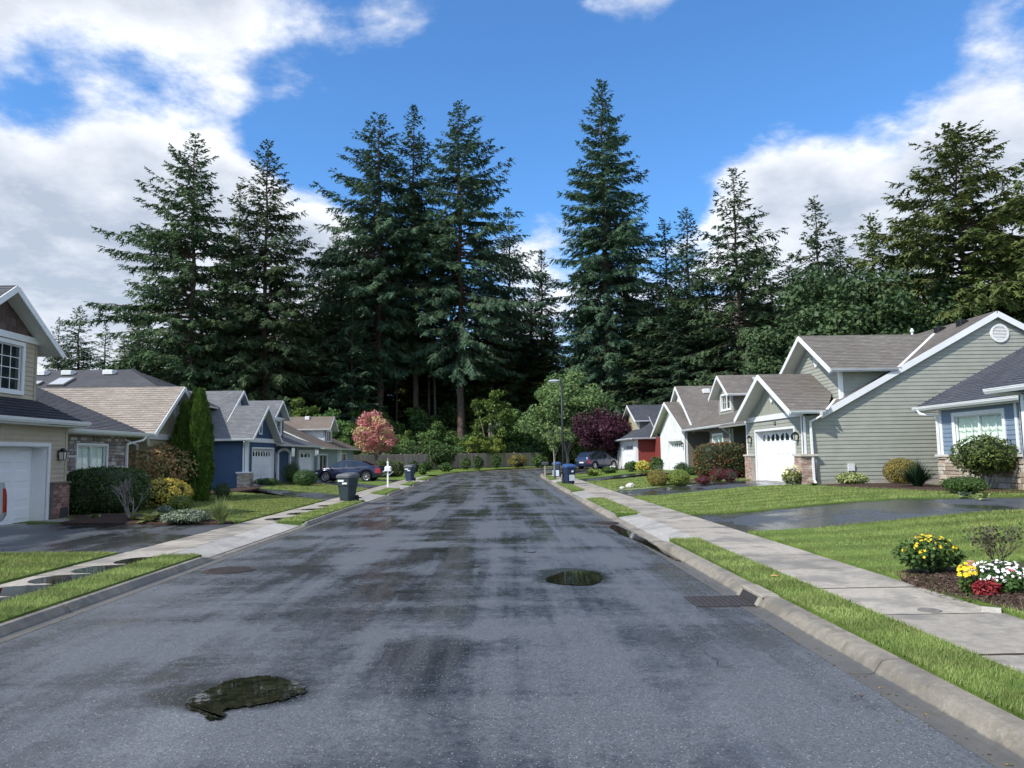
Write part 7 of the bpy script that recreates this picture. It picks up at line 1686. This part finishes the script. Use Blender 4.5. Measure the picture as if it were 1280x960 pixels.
vehicle('parked_pickup', (13.6-1.6, 78.6, zg(12, 78.6)+.02), .5, 'black pickup behind the blue hatchback, by the white garage door', 'pickup', paint('black_paint', (.008, .008, .009)), 5.2, .97,
        [(-2.6, 1.0), (-2.5, 1.12), (.2, 1.14), (1.2, 1.10), (2.3, 1.02), (2.6, .8)],
        [(-2.6, 1.02), (-.75, 1.15), (-.6, 1.7), (.4, 1.78), (.75, 1.7), (1.3, 1.14), (2.3, 1.04), (2.6, .82)], (-1.6, 1.65), .40, (-.45, .35, 1.0), (-.6, 1.2), .76, .34)
vehicle('parked_pickup', (-11.05, 13.75, GZ+.02), -pi/2-0.0, 'white pickup at the left edge, only its red tail lamp in the picture', 'pickup', paint('white_car_paint', (.62, .63, .65)), 5.2, .93,
        [(-2.6, 1.0), (-2.5, 1.16), (.2, 1.16), (1.2, 1.10), (2.3, 1.02), (2.6, .8)],
        [(-2.6, 1.02), (-.75, 1.17), (-.6, 1.7), (.4, 1.78), (.75, 1.7), (1.3, 1.14), (2.3, 1.04), (2.6, .82)], (-1.6, 1.65), .38, (-.45, .35, 1.0), (-.6, 1.2), .76, .34)

# ---------------------------------------------------------------- wheeled bins, lamp, mailboxes
def bin_(loc, rz, label, col, sticker=True, lidc=None, face=1, H=1.06, col2=None):
    t = thing('wheelie_bin', loc, label, 'bin', 'wheeled bins set out by the kerb'); t.rotation_euler = (0, 0, rz)
    B = plain('bin_'+col[0], col[1], .5, .12, 6); LD = plain('bin_lid_'+(lidc or col)[0], (lidc or col)[1], .5, .1)
    m = MB(); hb = H*.88; secs = []
    for z, w, d in ((0.03, .20, .22), (.08, .215, .235), (hb*.62, .255, .285), (hb*.64, .272, .302), (hb*.97, .285, .325), (hb, .30, .34)):
        r = .05; secs.append([(sx*(w-a), sy*(d-b), z) for sx, sy, a, b in ((-1,-1,r,0),(1,-1,r,0),(1,-1,0,r),(1,1,0,r),(1,1,r,0),(-1,1,r,0),(-1,1,0,r),(-1,-1,0,r))])
    vs = [p for s in secs for p in s]; fs = [(k*8+i, k*8+(i+1) % 8, (k+1)*8+(i+1) % 8, (k+1)*8+i) for k in range(len(secs)-1) for i in range(8)]+[tuple(range(7, -1, -1))]
    bo = m.add(vs, fs).build('bin_body', B, t, world=False)
    m = MB(); secs = [[(sx*(w-a), sy*(d-b)+.01, z+(.04 if sy > 0 else 0)*k) for sx, sy, a, b in ((-1,-1,.06,0),(1,-1,.06,0),(1,-1,0,.06),(1,1,0,.06),(1,1,.06,0),(-1,1,.06,0),(-1,1,0,.06),(-1,-1,0,.06))] for z, w, d, k in ((hb-.02, .315, .36, 0), (hb+.05, .315, .36, 1), (H-.01, .27, .31, 1), (H+.01, .20, .24, 1))]
    vs = [p for s in secs for p in s]; m.add(vs, [(k*8+i, k*8+(i+1) % 8, (k+1)*8+(i+1) % 8, (k+1)*8+i) for k in range(3) for i in range(8)]+[tuple(range(7, -1, -1)), tuple(range(24, 32))]); m.build('bin_lid', LD, t, world=False)
    m = MB(); m.tube([(-.24, .38, hb-.05), (-.24, .44, hb+.0), (.24, .44, hb+.0), (.24, .38, hb-.05)], .016, 6); m.build('bin_handle', B, t, world=False)
    for s in (-1, 1):
        m = MB(); n = 16; vs = [(s*x, .25+.11*cos(2*pi*i/n), .11+.11*sin(2*pi*i/n)) for x in (.23, .28) for i in range(n)]; m.add(vs, [tuple(range(n)), tuple(range(2*n-1, n-1, -1))]+[(i, n+i, n+(i+1) % n, (i+1) % n) for i in range(n)]); m.build('bin_wheel', TYRE, t, world=False)
    if sticker:
        m = MB(); f = -.338; m.box(-.20, .04, f-.010, f+.02, hb-.16, hb-.09); m.box(-.02, .18, f-.010, f+.02, hb-.25, hb-.19) ; m.build('sticker', plain('sticker_white', (.72, .74, .76), .5, .1, 60), bo, world=False)
    return t
NAVYB = ('navy', (.028, .045, .085)); GRYB = ('grey', (.10, .11, .12)); BLUEB = ('blue', (.03, .075, .20)); DKG = ('teal', (.030, .048, .058))
g = gnd(434, 629); bin_((-5.66, 28.6, GZ+.02), -.35, 'slate grey wheeled bin with white stickers on the narrow verge', DKG, lidc=GRYB, H=1.0)
bin_((-6.08, 51.5, GZ+.02), -.3, 'navy wheeled bin standing near the pink maple', NAVYB, H=1.05, lidc=GRYB)
b1 = bin_((3.72, 42.2, GZ), .25, 'blue wheeled bin with a white emblem, at the lamp post', ('blue_body', (.016, .030, .070)), sticker=False, lidc=BLUEB)
m = MB(); m.box(-.10, .18, -.325, -.27, .20, .52); m.build('sticker', plain('emblem_panel', (.50, .56, .62), .5, .35, 50), b1, world=False)
m = MB(); m.box(.02, .11, -.352, -.30, .66, .75); m.build('emblem', plain('sticker_white', (.72, .74, .76)), b1, world=False)
b2 = bin_((4.05, 56.6, GZ), -.2, 'blue wheeled bin behind the lamp post, farther along', NAVYB, sticker=False, lidc=BLUEB)
m = MB(); m.bbox(-.24, .24, -.40, -.33, .08, .5, .02); m.build('recycling_tub', plain('tub_pale', (.45, .55, .66), .5), b2, world=False)
# street lamp
lx, ly = 3.47, 43.0; L_ = thing('street_lamp', (lx, ly, GZ), 'slim black street lamp with a single flat head', 'street lamp')
POLE = plain('lamp_pole', (.022, .026, .030), .45, .15)
m = MB(); m.tube([(lx, ly, GZ-.1), (lx-.01, ly, 3.0), (lx-.02, ly, 5.8)], [.085, .065, .045], 12); m.build('pole', POLE, L_, smooth=True)
m = MB(); m.tube([(lx, ly, GZ-.05), (lx, ly, GZ+.35)], [.13, .11], 12); m.build('pole_base', POLE, L_)
m = MB(); m.tube([(lx-.02, ly, 5.75), (lx-.15, ly, 5.83), (lx-.35, ly, 5.85)], .035, 8); m.build('arm', POLE, L_)
m = MB(); m.ell((lx-.42, ly, 5.86), (.34, .15, .075), 16, 8); m.build('lamp_head', plain('lamp_grey', (.42, .45, .48), .4, .08), L_, smooth=True)
m = MB(); m.ell((lx-.46, ly, 5.80), (.20, .11, .05), 14, 6); m.build('lens', plain('lamp_lens', (.6, .6, .58), .2), L_, smooth=True)
# mailboxes
mx, my = -6.2, 42.4; M1 = thing('mailbox_post', (mx, my, GZ), 'white post with white scrolled mailbox bracket by the driveway', 'mailbox')
m = MB(); m.bbox(mx-.045, mx+.045, my-.045, my+.045, GZ-.1, 1.42, .01); m.build('post', WHITE, M1)
m = MB(); m.tube([(mx, my, 1.40), (mx, my, 1.68)], .012, 6); m.ell((mx, my, 1.45), (.07, .07, .05), 8, 6); m.build('finial', WHITE, M1)
m = MB(); m.bbox(mx-.17, mx+.19, my-.12, my+.14, 1.0, 1.24, .05); m.box(mx-.17, mx+.19, my-.12, my+.14, .97, 1.0); m.build('mailbox', WHITE_V, M1)
m = MB(); m.beam((mx-.02, my, .70), (mx+.30, my, .94), .04, .04, (0, 1, 0)); m.beam((mx-.22, my, .95), (mx-.02, my, 1.32), .03, .03, (0, 1, 0)); m.build('bracket', WHITE, M1)
mx, my = 3.75, 57.5; M2 = thing('mailbox_post', (mx-.5, my, GZ), 'small grey-brown mailbox on a post at the far right kerb', 'mailbox')
m = MB(); m.bbox(mx-.56, mx-.44, my-.06, my+.06, GZ-.1, 1.0, .01); m.build('post', plain('post_wood', (.30, .27, .24), .8, .2, 8), M2); m = MB(); m.bbox(mx-.75, mx-.20, my-.12, my+.12, 1.0, 1.22, .05); m.build('mailbox', plain('mailbox_dark', (.06, .065, .07), .5), M2)
# sapling by the kerb
sp_ = broadleaf((3.62, 52.5, GZ), 4.0, .85, 'young street tree with a pale slim trunk near the blue bins', 77, G_MAPL, .45, 1300, .13, 20, trunk_r=.075)
# little stones and fallen leaves on the asphalt
rng = np.random.default_rng(8); n = 900; X = rng.uniform(-4.7, 2.6, n); Y = rng.uniform(3.5, 26, n); X = np.where(rng.random(n) < .93, np.where(rng.random(n) < .6, 2.72-rng.random(n)**2*.3, -4.80+rng.random(n)**2*.3), X)
t_ = (X+4.77)/7.41; Z = .007+.02*(1-(2*t_-1)**2); P = np.stack([X, Y, Z], 1); a = rng.uniform(0, 6.28, n); d = np.stack([np.cos(a), np.sin(a), rng.uniform(0, .2, n)], 1); e = np.stack([-np.sin(a), np.cos(a), np.zeros(n)], 1); s = rng.uniform(.004, .02, n)[:, None]
V = np.stack([P-d*s, P+e*s*.5+[0, 0, .004], P+d*s, P-e*s*.5+[0, 0, .004]], 1).reshape(-1, 3); F = (np.arange(n)[:, None]*4+np.array([[0, 1, 2, 0, 2, 3]])).reshape(-1, 3)
np_mesh('fallen_leaves', V, F, cells_mat('leaf_litter', [(.28, .17, .05), (.10, .06, .03), (.09, .12, .03), (.16, .14, .05), (.06, .05, .04)], (9, 9, 9)))['kind'] = 'stuff'
g = (3.42, 9.6, GZ+.03); m = MB(); m.ell((3.40, 9.75, GZ+.05), (.055, .022, .012), 8, 4); tag(m.build('dry_leaf', plain('dry_leaf', (.50, .30, .12), .8)), 'curled tan leaf lying on the right verge', 'leaf')
